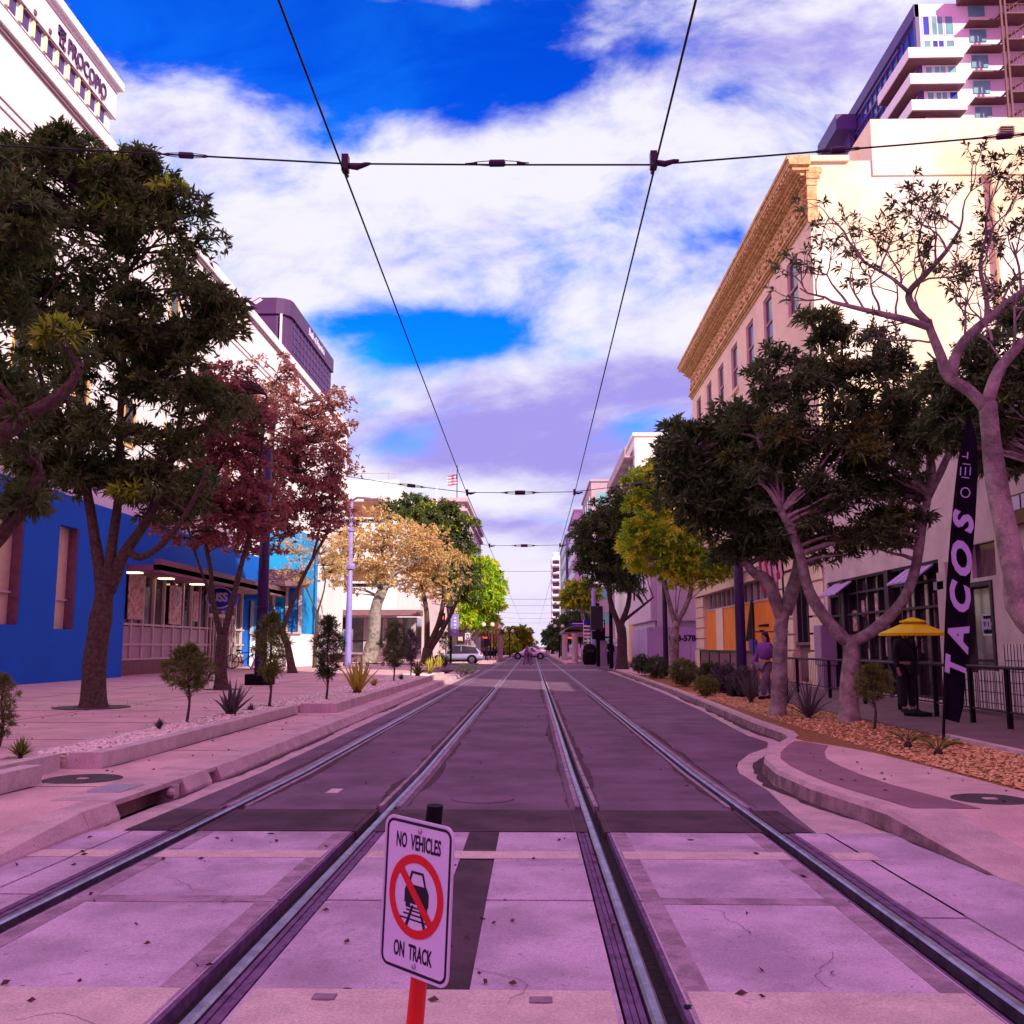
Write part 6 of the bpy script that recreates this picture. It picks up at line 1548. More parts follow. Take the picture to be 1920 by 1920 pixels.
for ch, (cx_, cy_, hgt, xs_) in zip('TACOS', ((1789, 1255, 48, .80), (1794, 1198, 62, .80), (1797, 1128, 62, .9), (1800, 1055, 66, .9), (1803, 985, 62, .85))):
    c = P(cx_, cy_, Y=by) + Vector((0, -.075, 0))
    # letter stands on its side: its own up points left, its reading direction runs up the banner
    text_mb(ch, c, up_, -rt, .37, .006, hgt / 1800 * by / .37 / .72 * xs_ * .95, .016, shear=.28).build('letter', M['lav_text'], ban)
mb = MB()
c = P(1806, 925, Y=by) + Vector((0, -.07, 0)); mb.ring(.055, .068, c, rt, up_, -.004, 20, e=1.1)
for k, (cx_, cy_, w_, h_) in enumerate(((1806, 897, .10, .012), (1797, 885, .012, .12), (1806, 885, .012, .12), (1815, 885, .012, .12), (1808, 872, .10, .012), (1810, 856, .012, .1), (1804, 858, .06, .012))):
    c = P(cx_, cy_, Y=by) + Vector((0, -.07, 0)); mb.obox(c, rt * w_ * .5, Vector((0, .003, 0)), up_ * h_ * .5)
mb.build('emblem', M['lav_text'], ban)
# yellow parasol
py_ = 18.6; c = P(1711, 1160, Y=py_)
t = thing('yellow_parasol', 'yellow octagonal parasol open over the restaurant railing', 'parasol', (c.x, py_, .165))
z1 = c.z; z0 = P(1711, 1187, Y=py_).z; rad = 60 * py_ / FPX
mb = MB(); vs = []; n = 8
ringp = lambda r_, z: [(c.x + r_ * math.cos(2 * math.pi * (k + .5) / n), py_ + r_ * math.sin(2 * math.pi * (k + .5) / n), z) for k in range(n)]
mb.add(ringp(rad, z0) + ringp(.12, z1 - .06), [(k, (k + 1) % n, n + (k + 1) % n, n + k) for k in range(n)])
mb.add(ringp(rad, z0) + ringp(rad, z0 - .05), [(k, n + k, n + (k + 1) % n, (k + 1) % n) for k in range(n)])
can = mb.build('canopy', M['yellow'], t)
mb = MB(); mb.add(ringp(.24, z1 - .045) + [(c.x, py_, z1 + .03)] , [(k, (k + 1) % n, n) for k in range(n)]); mb.add(ringp(.24, z1 - .045) + ringp(.24, z1 - .075), [(k, n + k, n + (k + 1) % n, (k + 1) % n) for k in range(n)]); mb.build('vent_cap', M['yellow'], can)
mb = MB(); mb.tube([(c.x, py_, .165), (c.x, py_, z1)], .022, 8); mb.build('pole', M['black'], t)
mb = MB()
for k in range(n): a = 2 * math.pi * (k + .5) / n; mb.tube([(c.x, py_, z0 - .35), (c.x + rad * .55 * math.cos(a), py_ + rad * .55 * math.sin(a), z0 + .09)], .01, 4)
mb.build('ribs', M['black'], t)
mb = MB(); mb.lathe((c.x, py_, .165), [(.25, 0), (.25, .06), (.05, .1)], 16); mb.build('base', M['black'], t)
# railing in front of the shop
t = thing('black_railing', 'black metal railing along the shop terrace behind the banner', 'railing', (7.6, 20, .165))
mb = MB(); mb.tube([(7.55, 10, 1.12), (7.6, 30, 1.12)], .03, 6); mb.tube([(7.55, 10, .42), (7.6, 30, .42)], .018, 6); rl = mb.build('top_rail', M['frame_dark'], t)
for y in (12.2, 13.3, 14.5, 15.7, 17.0, 18.5, 20.3, 22.4, 25, 28): mb = MB(); mb.box(7.54, 7.61, y - .035, y + .035, .165, 1.1); mb.build('post', M['black'], t)
mb = MB(); y = 10.2
while y < 30: mb.tube([(7.575, y, .42), (7.575, y, 1.1)], .006, 4); y += .16
mb.build('bars', M['frame_dark'], t)
mb = MB(); mb.tube([(7.5, 12.9, .165), (7.5, 12.9, 2.9)], .035, 8); tag(mb.build('thin_pole', M['pole_dark']), 'thin plum pole rising at the right end of the railing', 'pole')
t = thing('low_fence', 'low dark panel fence before the orange boarding', 'fence', (8.3, 36, .165))
mb = MB(); mb.box(7.6, 7.66, 33, 44, .165, 1.25); mb.build('panel', M['canopy'], t)
mb = MB(); mb.box(7.55, 7.7, 33, 44, 1.25, 1.31)
for k in range(6): mb.box(7.56, 7.595, 33 + k * 2.18, 33.1 + k * 2.18, .165, 1.25)
mb.tube([(7.5, 33, .165), (7.5, 33, 2.1)], .03, 6); mb.tube([(7.5, 33, 1.95), (8.7, 33, 1.95)], .02, 6)
mb.build('frame', M['frame_dark'], t)
# litter bin, cabinets, signals beyond
bx = P(1103, 1249, Y=72).x
t = thing('litter_bin', 'rounded black litter bin at the corner beneath the dark signal box', 'bin', (bx, 70, .15))
mb = MB(); mb.lathe((bx, 70, .15), [(.42, 0), (.5, .3), (.52, 1.0), (.42, 1.35), (.2, 1.5)], 18); mb.build('drum', M['black'], t, smooth=True)
mb = MB(); mb.box(bx - .25, bx + .25, 69.45, 69.56, 1.05, 1.25); mb.build('slot', M['frame_dark'], t)
t = thing('signal_cabinet', 'grey signal control cabinet beside the red pedestrian light', 'cabinet', (5.4, 66, .15))
a = P(1120, 1250, Y=66).x; b_ = P(1138, 1250, Y=66).x
mb = MB(); mb.box(a, b_, 65.6, 66.4, .15, 1.78); mb.build('body', M['cabinet'], t, bevel=.03)
mb = MB(); mb.box(a + .06, b_ - .06, 65.57, 65.598, .65, 1.7); mb.build('door', M['cabinet'], t, bevel=.02); mb = MB(); mb.box(a - .03, b_ + .03, 65.55, 66.45, 1.78, 1.84); mb.build('lid', M['cabinet'], t)
t = thing('info_pillar', 'narrow pillar with a small orange poster by the far platform', 'pillar', (P(1093, 1240, Y=74).x, 74, .15)); x = P(1093, 1240, Y=74).x
mb = MB(); mb.box(x - .12, x + .28, 73.8, 74.2, .15, 1.6); mb.build('body', M['cabinet'], t); mb = MB(); mb.box(x - .1, x + .26, 73.77, 73.798, .9, 1.55); mb.build('poster', mat('orange_poster', (.85, .5, .2), .7, .3, 8, c2=(.9, .75, .6)), t)
def signal(label, x, y, z0, zs, m='black', hand=False, extra=None, w=.36):
    t = thing('traffic_signal', label, 'traffic light', (x, y, z0))
    mb = MB(); mb.tube([(x, y, z0), (x, y, zs + 1.2)], .09, 8); mb.build('pole', M[m], t)
    mb = MB(); mb.box(x - .95, x - .95 + w * 1.4, y - .45, y - .1, zs - .5, zs + .65); hd = mb.build('signal_head', M['black'], t, bevel=.03)
    cx_ = x - .95 + w * .7
    mb = MB(); mb.tube([(cx_, y - .451, zs + .28), (cx_, y - .475, zs + .28)], [.17, .15], 14); mb.build('red_lens', M['red_lamp'], hd)
    mb = MB(); mb.box(x - .6, x, y - .3, y - .2, zs - .06, zs + .06); mb.build('bracket', M['black'], t)
    return t
x = P(845, 1240, Y=76).x
t = signal('red traffic light among the gold leaves on the left corner', x, 76, .15, P(829, 1165, Y=76).z)
mb = MB(); c = P(852, 1172, Y=76); mb.box(c.x - .3, c.x + .35, 75.9, 75.95, c.z - .85, c.z + .85); mb.build('street_banner', M['pole_blue'], t)
mb = MB()
for k in range(5): mb.box(c.x - .05, c.x + .15, 75.86, 75.899, c.z - .6 + k * .27, c.z - .45 + k * .27)
mb.build('banner_marks', M['sign_white'], t)
x = P(1140, 1240, Y=67).x; zz = P(1131, 1195, Y=67).z
t = signal('pedestrian signal with an orange hand above the grey cabinet', x + .25, 67, .15, zz)
c = P(1118, 1160, Y=64)
t = thing('signal_back_box', 'big black box of signals seen from behind, over the litter bin', 'traffic light', (c.x, 64, .15))
mb = MB(); mb.tube([(c.x + .1, 64, .15), (c.x + .1, 64, c.z + 1)], .13, 8); mb.build('pole', M['black'], t)
mb = MB(); mb.box(c.x - .38, c.x + .42, 63.6, 64.1, c.z - .75, c.z + .82); mb.build('housing', M['frame_dark'], t, bevel=.05)
mb = MB(); mb.box(c.x - .3, c.x + .5, 63.7, 64.0, c.z - 1.35, c.z - .8); mb.build('lower_housing', M['black'], t)
mb = MB()
for k in range(5): mb.box(c.x - .85, c.x - .42, 63.8, 63.86, c.z - 1.5 + k * .24, c.z - 1.4 + k * .24)
mb.box(c.x - .88, c.x - .84, 63.8, 63.86, c.z - 1.6, c.z - .1); mb.build('white_louvres', M['balcony'], t)
mb = MB(); mb.box(c.x - .82, c.x - .42, 63.8, 63.86, c.z - .3, c.z - .1); mb.build('blue_plate', M['blue_sign'], t)
c = P(1083, 1169, Y=90); mb = MB(); mb.box(c.x - .7, c.x + .7, 90, 90.05, c.z - .16, c.z + .16); tb = thing('street_name_sign', 'blue street name plate hanging over the right side of the street', 'sign', (c.x, 90, 0)); mb.build('plate', M['blue_sign'], tb)
mb = MB(); mb.tube([(c.x + 2.5, 90, .15), (c.x + 2.5, 90, c.z + .3), (c.x - 1.2, 90, c.z + .1)], .07, 6); mb.build('arm', M['black'], tb)
mb = MB(); mb.box(c.x - .5, c.x + .5, 89.96, 89.999, c.z - .04, c.z + .04); mb.build('lettering', M['sign_white'], tb)
c = P(877, 1194, Y=92)
t = thing('road_sign', 'white square road sign on a post behind the grey car', 'traffic sign', (c.x, 92, .15))
mb = MB(); mb.tube([(c.x, 92, .15), (c.x, 92, c.z + .5)], .04, 6); mb.build('post', M['grey_wall'], t)
mb = MB(); mb.box(c.x - .24, c.x + .24, 91.9, 91.95, c.z - .28, c.z + .35); mb.build('plate', M['sign_white'], t)
mb = MB(); mb.ring(.1, .16, (c.x, 91.89, c.z), E, U, -.005, 14); mb.box(c.x - .18, c.x + .18, 91.88, 91.895, c.z + .2, c.z + .26); mb.build('symbol', M['sign_black'], t)
# station shelters
def shelter(label, x0, x1, y0, y1, h, led):
    t = thing('tram_shelter', label, 'shelter', ((x0 + x1) / 2, y0, .15))
    mb = MB(); n = 10
    for k in range(n):
        a, b_ = math.pi * k / n, math.pi * (k + 1) / n; cx_ = (x0 + x1) / 2; rx = (x1 - x0) / 2
        pa = (cx_ - rx * math.cos(a), h + .7 * math.sin(a)); pb = (cx_ - rx * math.cos(b_), h + .7 * math.sin(b_))
        mb.add([(pa[0], y0, pa[1]), (pb[0], y0, pb[1]), (pb[0], y1, pb[1]), (pa[0], y1, pa[1]), (pa[0], y0, pa[1] - .12), (pb[0], y0, pb[1] - .12), (pb[0], y1, pb[1] - .12), (pa[0], y1, pa[1] - .12)], [(0, 1, 2, 3), (4, 7, 6, 5), (0, 4, 5, 1), (2, 6, 7, 3)])
    mb.build('roof', M['canopy'], t)
    for x in (x0 + .15, x1 - .15):
        for y in (y0 + .3, (y0 + y1) / 2, y1 - .3): mb = MB(); mb.box(x - .08, x + .08, y - .08, y + .08, .15, h + .1); mb.build('post', M['frame_dark'], t)
    mb = MB(); mb.box(x0, x1, y0 + .1, y0 + .25, h - .5, h); mb.build('fascia', M['canopy'], t)
    mb = MB(); mb.box(x0 + .2, x0 + .3, y0 + 1, y1 - 1, .8, 2.1); mb.build('glass_wall', M['glass_dark'], t)
    mb = MB(); lx = led; mb.box(lx - .35, lx + .35, y0 - .35, y0 - .2, h - .75, h - .45); l_ = mb.build('display_box', M['black'], t)
    text_mb('TRAM', (lx, y0 - .36, h - .6), E, U, .28, .01, .8, .01).build('led_lettering', M['led_red'], l_)
    mb = MB(); mb.tube([(lx, y0 - .28, h - .45), (lx, y0 + .1, h + .1)], .02, 5); mb.build('hanger', M['frame_dark'], l_)
shelter('arched tram shelter on the left platform beyond the grey car', -8.3, -4.4, 95, 115, 2.9, -4.6)
shelter('arched tram shelter on the right platform beyond the crossroads', 3.2, 6.6, 97, 120, 2.9, 3.7)
for k, (px, yy_, lb) in enumerate(((1078, 84, 'pale round pillar on the right platform'), (1059, 92, 'farther pale round pillar on the right platform'), (938, 100, 'white round pillar at the left platform edge'))):
    x = P(px, 1240, Y=yy_).x; t = thing('round_pillar', lb, 'pillar', (x, yy_, .15)); mb = MB(); mb.lathe((x, yy_, .15), [(.3, 0), (.27, .1), (.26, 2.3), (.3, 2.45)], 14); mb.build('shaft', M['grey_wall'], t, smooth=True); mb = MB(); mb.lathe((x, yy_, 2.6), [(.3, 0), (.34, .05), (.2, .12)], 14); mb.build('cap', M['frame_dark'], t)
c = P(1062, 1210, Y=95); mb = MB(); mb.ball((c.x, 94.6, c.z), .09, 8); t = thing('small_signal', 'small red signal light above the right platform pillar', 'signal', (c.x, 94.7, c.z)); mb.build('lens', M['red_lamp'], t); mb = MB(); mb.box(c.x - .15, c.x + .15, 94.7, 94.9, c.z - .3, c.z + .3); mb.build('housing', M['black'], t)
for k, (px, py, yy_, lb) in enumerate(((930, 1178, 100, 'paired white globe lamps left of the street end'), (955, 1184, 112, 'white globe lamps beside the small bright tree'), (1048, 1175, 105, 'white globe lamps on the right platform'), (915, 1172, 90, 'white globe lamp over the left shelter roof'))):
    c = P(px, py, Y=yy_); t = thing('globe_lamp', lb, 'street lamp', (c.x, yy_, .15), 'white globe lamps at the station')
    mb = MB(); mb.tube([(c.x, yy_, .15), (c.x, yy_, c.z - .15)], .05, 6); mb.tube([(c.x - .4, yy_, c.z - .15), (c.x + .4, yy_, c.z - .15)], .035, 6); mb.build('pole', M['black'], t)
    for s in (-.4, .4): mb = MB(); mb.ball((c.x + s, yy_, c.z + .05), .2, 10); mb.build('globe', M['white_wall'], t, smooth=True)

# ================================================================== left plaza things
t = thing('low_planter_wall', 'low wall with a bright cap behind the saplings, beside the scooters', 'wall', (-15, 76, .26))
mb = MB(); mb.box(-17.5, -11.0, 75, 75.6, .26, .85); mb.build('wall', M['canopy'], t); mb = MB(); mb.box(-17.6, -10.9, 74.9, 75.7, .85, 1.0); mb.build('cap', M['balcony'], t)
t = thing('cafe_railing', 'thin black railing before the dark shopfront on the left', 'railing', (-16, 77, .26))
mb = MB(); mb.tube([(-19, 77, 1.9), (-12.5, 77, 1.9)], .04, 5); mb.tube([(-19, 77, .9), (-12.5, 77, .9)], .03, 5); mb.build('rails', M['black'], t)
for x in (-19, -17, -15, -13): mb = MB(); mb.box(x - .05, x + .05, 76.95, 77.05, .26, 1.9); mb.build('post', M['black'], t)
c = P(652, 1202, Y=78); mb = MB(); t = thing('info_board', 'small bright blue information board left of the blue lamp post', 'sign', (c.x, 78, .26)); mb.box(c.x - .42, c.x + .4, 78, 78.08, c.z - .95, c.z + .95); mb.build('frame', M['balcony'], t)
mb = MB(); mb.box(c.x - .3, c.x + .3, 77.95, 77.999, c.z - .82, c.z + .82); mb.build('panel', M['blue_board'], t); mb = MB(); mb.box(c.x - .05, c.x + .05, 78.02, 78.1, .26, c.z - .95); mb.build('post', M['black'], t)
def wheel(mb_t, mb_r, c, r, w, ax=(0, 1, 0)):
    c = Vector(c); ax = Vector(ax)
    mb_t.tube([c - ax * w, c - ax * w * .8, c + ax * w * .8, c + ax * w], [r * .9, r, r, r * .9], 20); mb_r.tube([c - ax * (w + .012), c + ax * (w + .012)], r * .62, 14)
def bicycle(x, y, z, label, s=1.0):
    t = thing('bicycle', label, 'bicycle', (x, y, z)); 
    for dx in (-.52, .52):
        mb = MB(); mb.ring(.30 * s, .34 * s, (x + dx * s, y, z + .34 * s), E, U, .03, 22); wl = mb.build('wheel', M['tyre'], t)
        mb = MB()
        for k in range(8): a = math.pi * k / 8; mb.tube([(x + (dx - .3 * math.cos(a)) * s, y - .01, z + (.34 - .3 * math.sin(a)) * s), (x + (dx + .3 * math.cos(a)) * s, y - .01, z + (.34 + .3 * math.sin(a)) * s)], .006, 3)
        mb.build('spokes', M['frame_dark'], wl)
    q = lambda a, b: (x + a * s, y - .015, z + b * s)
    mb = MB(); [mb.tube([q(*a), q(*b)], .022 * s, 6) for a, b in (((-.52, .34), (-.05, .30)), ((-.05, .3), (-.2, .78)), ((-.2, .78), (-.52, .34)), ((-.2, .72), (.36, .78)), ((-.05, .3), (.38, .66)), ((.34, .92), (.52, .34)))]; mb.build('frame', M['black'], t)
    mb = MB(); mb.tube([q(-.34, .84), q(-.2, .86), q(-.08, .84)], [.06, .05, .02], 8); mb.tube([q(-.2, .78), q(-.2, .85)], .018, 6); mb.build('saddle', M['black'], t)
    mb = MB(); mb.tube([(x + .34 * s, y - .28, z + .98 * s), (x + .36 * s, y, z + 1.0 * s), (x + .34 * s, y + .28, z + .98 * s)], .016, 6); mb.tube([q(.34, .9), q(.36, 1.0)], .018, 6); mb.tube([q(.36, 1.0), q(.55, 1.06)], .015, 5); mb.build('handlebar', M['black'], t)
    mb = MB(); mb.ring(.06, .1, (x - .05 * s, y - .04, z + .3 * s), E, U, .012, 12); mb.tube([(x - .05, y - .1, z + .14), (x - .05, y - .03, z + .3), (x - .05, y + .08, z + .46)], .012, 5); mb.build('crank', M['frame_dark'], t)
q = P(456, 1252, Y=52); bicycle(q.x, 52, .262, 'black bicycle leaning before the white base of the cyan bay', 1.15)
def scooter(x, y, z, label, rz=1):
    t = thing('kick_scooter', label, 'scooter', (x, y, z), 'hire scooters by the lamp post')
    for dx in (-.45, .5): mb = MB(); mb.ring(.05, .12, (x + dx * rz, y, z + .12), E, U, .05, 16); mb.build('wheel', M['tyre'], t)
    mb = MB(); mb.box(x - .4, x + .4, y - .08, y + .08, z + .12, z + .18); mb.build('deck', M['frame_dark'], t)
    mb = MB(); mb.tube([(x + .5 * rz, y, z + .14), (x + .36 * rz, y, z + 1.1)], .035, 8); mb.tube([(x + .45 * rz, y - .02, z + .5), (x + .42 * rz, y - .02, z + .78)], .06, 8); mb.build('stem', M['balcony'], t)
    mb = MB(); mb.tube([(x + .36 * rz, y - .25, z + 1.12), (x + .36 * rz, y + .25, z + 1.12)], .02, 6); mb.build('handlebar', M['black'], t)
x = P(684, 1246, Y=60).x; scooter(P(760, 1246, Y=58).x, 58, .262, 'white stemmed kick scooter right of the pale leaning trunk', 1)
scooter(P(662, 1246, Y=59).x, 59, .262, 'kick scooter nearest the blue lamp post, behind the golden agave', -1)
scooter(P(703, 1246, Y=60).x, 60, .262, 'kick scooter standing before the pale leaning trunk', 1)
mb = MB(); mb.box(-12.4, -10.2, 73.5, 74.3, .26, .75); mb.box(-12.4, -10.2, 74.2, 74.3, .75, 1.2); tag(mb.build('bench', M['granite']), 'dark bench before the shopfront near the scooters', 'bench')
t = thing('leaning_board', 'pale sandwich board leaning beside the bicycle', 'sign', (-14.2, 50, .262)); x = P(474, 1262, Y=50).x
mb = MB(); mb.tube([(x - .1, 50, .28), (x + .5, 50.3, 1.9)], .07, 5); mb.build('strut', M['frame_light'], t); mb = MB(); mb.box(x - .5, x + .4, 49.8, 50.2, .262, .31); mb.build('foot', M['frame_light'], t)

# ================================================================== vehicles
def car(name, label, x0, x1, y, z, h, m, nose=-1, group=None, suv=True, wdt=1.85):
    """side-on car between x0 and x1; nose -1 points to -X"""
    L = x1 - x0; t = thing(name, label, 'car', ((x0 + x1) / 2, y, z))
    f = (lambda s: x0 + s * L) if nose < 0 else (lambda s: x1 - s * L)
    if suv: sec = [(0, .30, .52, .55, .70), (.02, .22, .58, .62, .84), (.10, .20, .66, .72, .95), (.24, .20, .72, .80, 1), (.30, .20, .73, .84, 1), (.43, .20, .74, 1.0 * h, 1), (.62, .20, .75, h, 1), (.78, .20, .78, h * .96, 1), (.90, .22, .82, h * .80, .98), (.97, .26, .84, h * .58, .92), (1, .34, .70, .74, .84)]
    else: sec = [(0, .28, .48, .52, .74), (.03, .2, .58, .60, .88), (.12, .18, .66, .72, .97), (.28, .18, .72, .80, 1), (.42, .18, .74, h * .97, 1), (.52, .18, .75, h, 1), (.65, .18, .76, h * .97, 1), (.82, .18, .78, .92, 1), (.95, .22, .76, .88, .93), (1, .32, .60, .66, .80)]
    W = wdt / 2; vs = []
    for s, zb, zbelt, zt, wf in sec:
        w = W * wf; tw = w * (.76 if zt > 1.1 else .93)
        vs += [(f(s), y - w * .9, z + zb), (f(s), y - w, z + (zb + zbelt) / 2), (f(s), y - w * .97, z + zbelt), (f(s), y - tw, z + max(zt, zbelt + .01)), (f(s), y + tw, z + max(zt, zbelt + .01)), (f(s), y + w * .97, z + zbelt), (f(s), y + w, z + (zb + zbelt) / 2), (f(s), y + w * .9, z + zb)]
    fs = []
    for i in range(len(sec) - 1):
        for k in range(8): k2 = (k + 1) % 8; fs.append((i * 8 + k, i * 8 + k2, i * 8 + 8 + k2, i * 8 + 8 + k))
    fs += [tuple(range(8)), tuple(range((len(sec) - 1) * 8, len(sec) * 8))[::-1]]
    mb = MB(); mb.add(vs, fs); body = mb.build('body', M[m], t, smooth=True); 
    sb = body.modifiers.new('sub', 'SUBSURF'); sb.levels = sb.render_levels = 2
    # windows
    gi = [i for i, s_ in enumerate(sec) if s_[3] > 1.1]
    for sd in (-1, 1):
        pts = []
        wl = lambda zt, wf: W * wf
        lo = [(f(sec[gi[0]][0] - .075), z + .84)] + [(f(sec[gi[-1]][0] + .03), z + .88)]
        up = [(f(sec[gi[-1]][0] - .04), z + h * .84), (f(.62), z + h * .925), (f(.45), z + h * .91), (f(sec[gi[0]][0] - .02), z + h * .82)]
        poly = lo + up
        vsg = []
        for (xx, zz) in poly: fr_ = (zz - z - .8) / (h - .8); vsg.append((xx, y + sd * (W * (.985 - .20 * fr_)), zz))
        mb = MB(); mb.add(vsg + [(a, b + sd * .01, c_) for a, b, c_ in vsg], [tuple(range(6)), tuple(range(6, 12))[::-1]] + [(i, (i + 1) % 6, 6 + (i + 1) % 6, 6 + i) for i in range(6)])
        g = mb.build('side_window', M['glass_dark'], t)
        mb = MB(); xx = f(.60); mb.box(xx - .03, xx + .03, y + sd * W * .84, y + sd * (W * .90 + .03), z + .9, z + h * .9); mb.build('pillar', M[m], g)
    for s in (.18, .80):
        for sd in (-1, 1):
            a, b = MB(), MB(); wheel(a, b, (f(s), y + sd * (W - .10), z + .35), .35, .12); w_ = a.build('wheel', M['tyre'], t); b.build('rim', M['alloy'], w_)
            c_ = MB(); c_.tube([(f(s), y + sd * (W - .02), z + .36), (f(s), y + sd * (W + .004), z + .36)], .41, 20); c_.build('wheel_arch', M['black'], t)
    for sd in (-1, 1):
        mb = MB(); mb.box(f(.97) - .05, f(.97) + .05, y + sd * W * .62, y + sd * W * .93, z + .78, z + .95); mb.build('tail_light', M['tail'], t)
        mb = MB(); mb.box(f(.03) - .06, f(.03) + .06, y + sd * W * .55, y + sd * W * .86, z + .55, z + .66); mb.build('headlight', M['alloy'], t)
    mb = MB(); mb.box(f(.32), f(.72), y - W - .005, y + W + .005, z + .2, z + .28); mb.build('sill_trim', M['frame_dark'], t)
    return t
ya = 80; a, b_ = P(806, 1240, Y=ya).x, P(906, 1240, Y=ya).x
car('parked_car', 'silver blue hatchback car side-on behind the dark bush on the left', a, b_, ya, .03, 1.62, 'car_silver', -1)
yb = 112; a, b_ = P(962, 1230, Y=yb).x, P(1012, 1230, Y=yb).x
car('parked_car', 'small pale saloon car crossing the tracks in the far middle', a - .2, b_ + .9, yb, -.0, 1.42, 'car_white', -1, suv=False)
car('parked_car', 'black low car half hidden beside the left platform', P(930, 1230, Y=130).x - 3.4, P(952, 1230, Y=130).x - .4, 130, .0, 1.35, 'black', -1, suv=False)

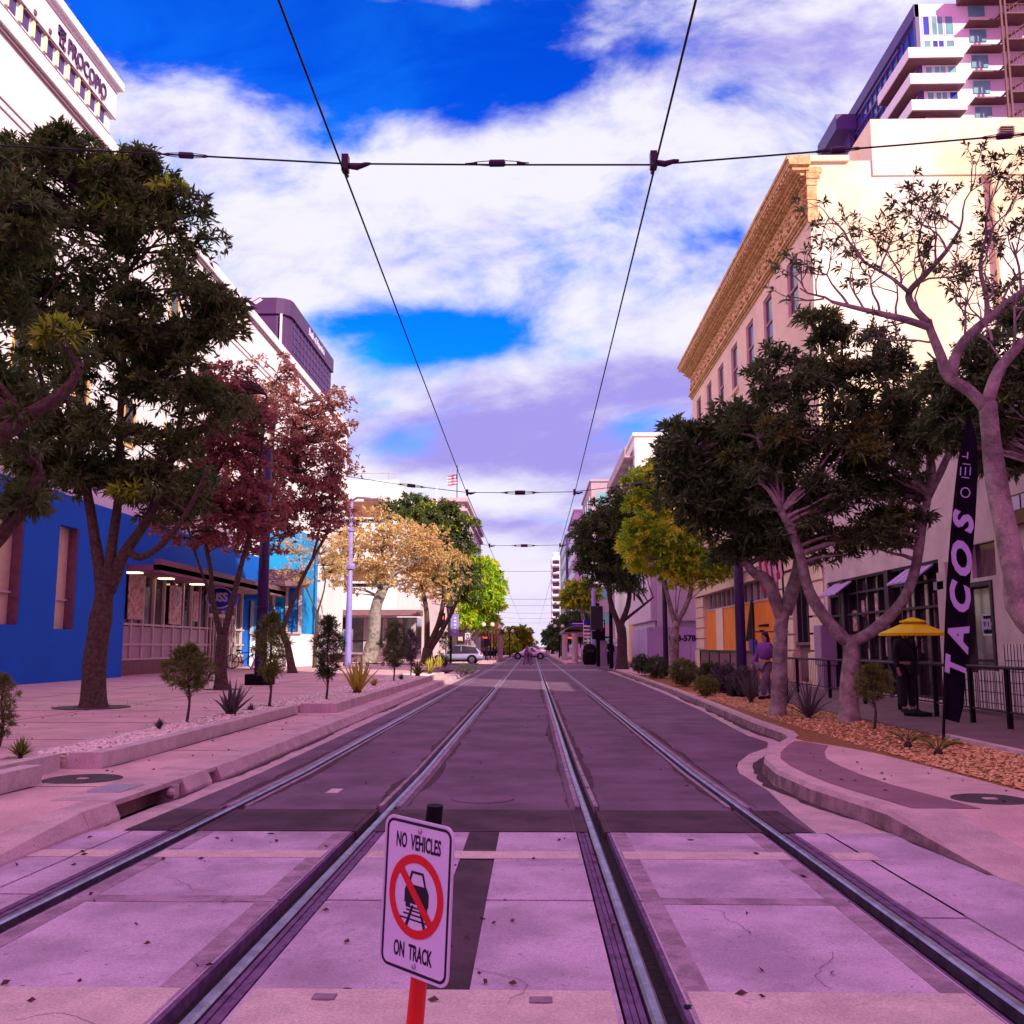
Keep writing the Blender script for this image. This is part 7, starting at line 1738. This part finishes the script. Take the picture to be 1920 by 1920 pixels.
# ================================================================== people
def person(label, x, y, z, h, rz, shirt, legs, pose='stand', hair_long=False):
    t = thing('person', label, 'person', (x, y, z))
    k = h / 1.75; st = {'stand': 0, 'walk': .22}[pose]
    J = {'pel': (0, 0, .95), 'chest': (0, .0, 1.28), 'neck': (0, 0, 1.48), 'hb': (0, -.01, 1.57), 'ht': (0, -.015, 1.70)}
    pos = [J['pel'], J['chest'], J['neck'], J['hb'], J['ht']]; rad = [.145, .15, .055, .085, .075]; ed = [(0, 1), (1, 2), (2, 3), (3, 4)]
    for s in (-1, 1):
        b0 = len(pos); sw = st * s
        pos += [(s * .10, 0, .88), (s * .11, -sw * .7, .50 ), (s * .11, -sw * .9 + (.10 if sw < 0 else 0), .09), (s * .12, -sw * .9 - .14 + (.1 if sw < 0 else 0), .035)]; rad += [.095, .062, .04, .035]
        ed += [(0, b0), (b0, b0 + 1), (b0 + 1, b0 + 2), (b0 + 2, b0 + 3)]
        b1 = len(pos); pos += [(s * .19, 0, 1.40), (s * .24, sw * .4 + .02, 1.12), (s * .24, sw * .8 - .05, .88), (s * .235, sw * .85 - .07, .80)]; rad += [.06, .042, .03, .028]
        ed += [(1, b1), (b1, b1 + 1), (b1 + 1, b1 + 2), (b1 + 2, b1 + 3)]
        hx, hy, hz_ = pos[-1]
        for q in range(4):
            c0 = len(pos); pos += [(hx - s * .004, hy - .025 + q * .017, hz_ - .045), (hx - s * .012, hy - .027 + q * .017, hz_ - .085 + abs(q - 1.5) * .008)]; rad += [.009, .007]; ed += [(b1 + 3, c0), (c0, c0 + 1)]
        c0 = len(pos); pos += [(hx - s * .02, hy - .04, hz_ - .03), (hx - s * .022, hy - .05, hz_ - .055)]; rad += [.010, .008]; ed += [(b1 + 3, c0), (c0, c0 + 1)]
    cr, sr = math.cos(rz), math.sin(rz)
    def skin_mesh(sel, name, m, grow=0.0, parent=t, sub=1):
        idx = {i: n_ for n_, i in enumerate(sel)}
        me = bpy.data.meshes.new(name); me.from_pydata([((pos[i][0] * cr - pos[i][1] * sr) * k, (pos[i][0] * sr + pos[i][1] * cr) * k, pos[i][2] * k) for i in sel], [(idx[a], idx[b]) for a, b in ed if a in idx and b in idx], [])
        o = bpy.data.objects.new(name, me); col.objects.link(o)
        mo = o.modifiers.new('skin', 'SKIN')
        sv_ = me.skin_vertices[0].data
        for i in sel: r_ = (rad[i] * ((.5, .74)[i] if name == 'body' and i in (0, 1) else 1) + grow) * k; sv_[idx[i]].radius = (r_ * (1.25 if i in (0, 1) else 1), r_ * (.85 if i in (0, 1) else 1))
        sv_[0].use_root = True; sb = o.modifiers.new('s', 'SUBSURF'); sb.levels = sb.render_levels = sub
        dg = bpy.context.evaluated_depsgraph_get(); m2 = bpy.data.meshes.new_from_object(o.evaluated_get(dg)); m2.name = name
        bpy.data.objects.remove(o); m2.materials.clear(); m2.materials.append(m); m2.polygons.foreach_set('use_smooth', [True] * len(m2.polygons))
        o = bpy.data.objects.new(name, m2); col.objects.link(o); o.parent = parent; return o
    allj = list(range(len(pos))); skin_mesh(allj, 'body', M['skin'], 0, sub=2)
    per = (len(pos) - 5) // 2
    leg = [0] + [5, 6, 7] + [5 + per, 6 + per, 7 + per]; skin_mesh(leg, 'trousers', M[legs], .036, sub=2)
    tor = [0, 1, 2] + [9, 10, 11] + [9 + per, 10 + per, 11 + per]; tor.remove(2); skin_mesh([0, 1, 2] + [9, 10, 11] + [9 + per, 10 + per, 11 + per], 'shirt', M[shirt], .028, sub=2)
    def loc(a, b, c_): return ((a * cr - b * sr) * k + x, (a * sr + b * cr) * k + y, c_ * k + z)
    mb = MB(); c0 = loc(0, .025, 1.67); mb.ball(c0, (.098 * k, .108 * k, .10 * k), 12)
    if hair_long: mb.ball(loc(0, .07, 1.52), (.095 * k, .06 * k, .17 * k), 12)
    mb.build('hair', M['hair'], t, smooth=True)
    mb = MB()
    for s in (-1, 1): mb.ball(loc(s * .032, -.098, 1.635), .011 * k, 6)
    mb.ball(loc(0, -.112, 1.61), (.012 * k, .02 * k, .018 * k), 6); mb.box(*[v for v in (loc(0, 0, 0)[0] - .02 * k, loc(0, 0, 0)[0] + .02 * k)], loc(0, -.1, 0)[1] - .004, loc(0, -.1, 0)[1] + .004, z + 1.572 * k, z + 1.578 * k); mb.build('face', M['hair'], t)
    for s in (-1, 1):
        j = 8 if s < 0 else 8 + per; fx_, fy_, fz_ = pos[j]
        mb = MB(); a = loc(fx_, fy_ + .16, .04); b_ = loc(fx_, fy_ - .04, .03); mb.tube([a, loc(fx_, fy_ + .06, .045), b_], [.045 * k, .05 * k, .035 * k], 8); mb.build('shoe', M['cloth_black'], t)
    return t
q = P(1437, 1300, Y=24.5); person('woman in a purple top walking past the mauve trunk', q.x, 24.5, .165, 1.66, R(-60), 'cloth_purple', 'cloth_grey', 'walk', True)
person('person all in black standing under the yellow parasol behind the railing', P(1703, 1330, Y=19.6).x, 19.6, .165, 1.72, R(20), 'cloth_black', 'cloth_black', 'stand')
person('person in black between the two grey cabinets on the right corner', P(1144, 1246, Y=66.5).x, 66.5, .15, 1.8, R(180), 'cloth_black', 'cloth_black', 'stand')
person('person in purple crossing the tracks in front of the pale car', P(988, 1246, Y=78).x, 78, .0, 1.68, R(90), 'cloth_purple', 'cloth_purple', 'walk')
person('person in a pale top crossing just behind the purple one', P(993, 1242, Y=84).x, 84, .0, 1.6, R(90), 'cloth_pink', 'cloth_grey', 'walk')
q = P(1152, 1246, Y=70); mb = MB(); t = thing('signal_cabinet', 'second grey cabinet with a sloping white top, behind the person in black', 'cabinet', (q.x, 70, .15)); mb.box(q.x - .1, q.x + .42, 69.8, 70.3, .15, 1.5); mb.build('body', M['cabinet'], t); mb = MB(); mb.add([(q.x - .3, 69.7, 1.9), (q.x + .5, 69.7, 1.5), (q.x + .5, 70.2, 1.5), (q.x - .3, 70.2, 1.9), (q.x - .3, 69.7, 2.0), (q.x + .5, 69.7, 2.0), (q.x + .5, 70.2, 2.0), (q.x - .3, 70.2, 2.0)], [(0, 3, 2, 1), (4, 5, 6, 7), (0, 1, 5, 4), (2, 3, 7, 6), (1, 2, 6, 5), (0, 4, 7, 3)]); mb.build('cover', M['balcony'], t)
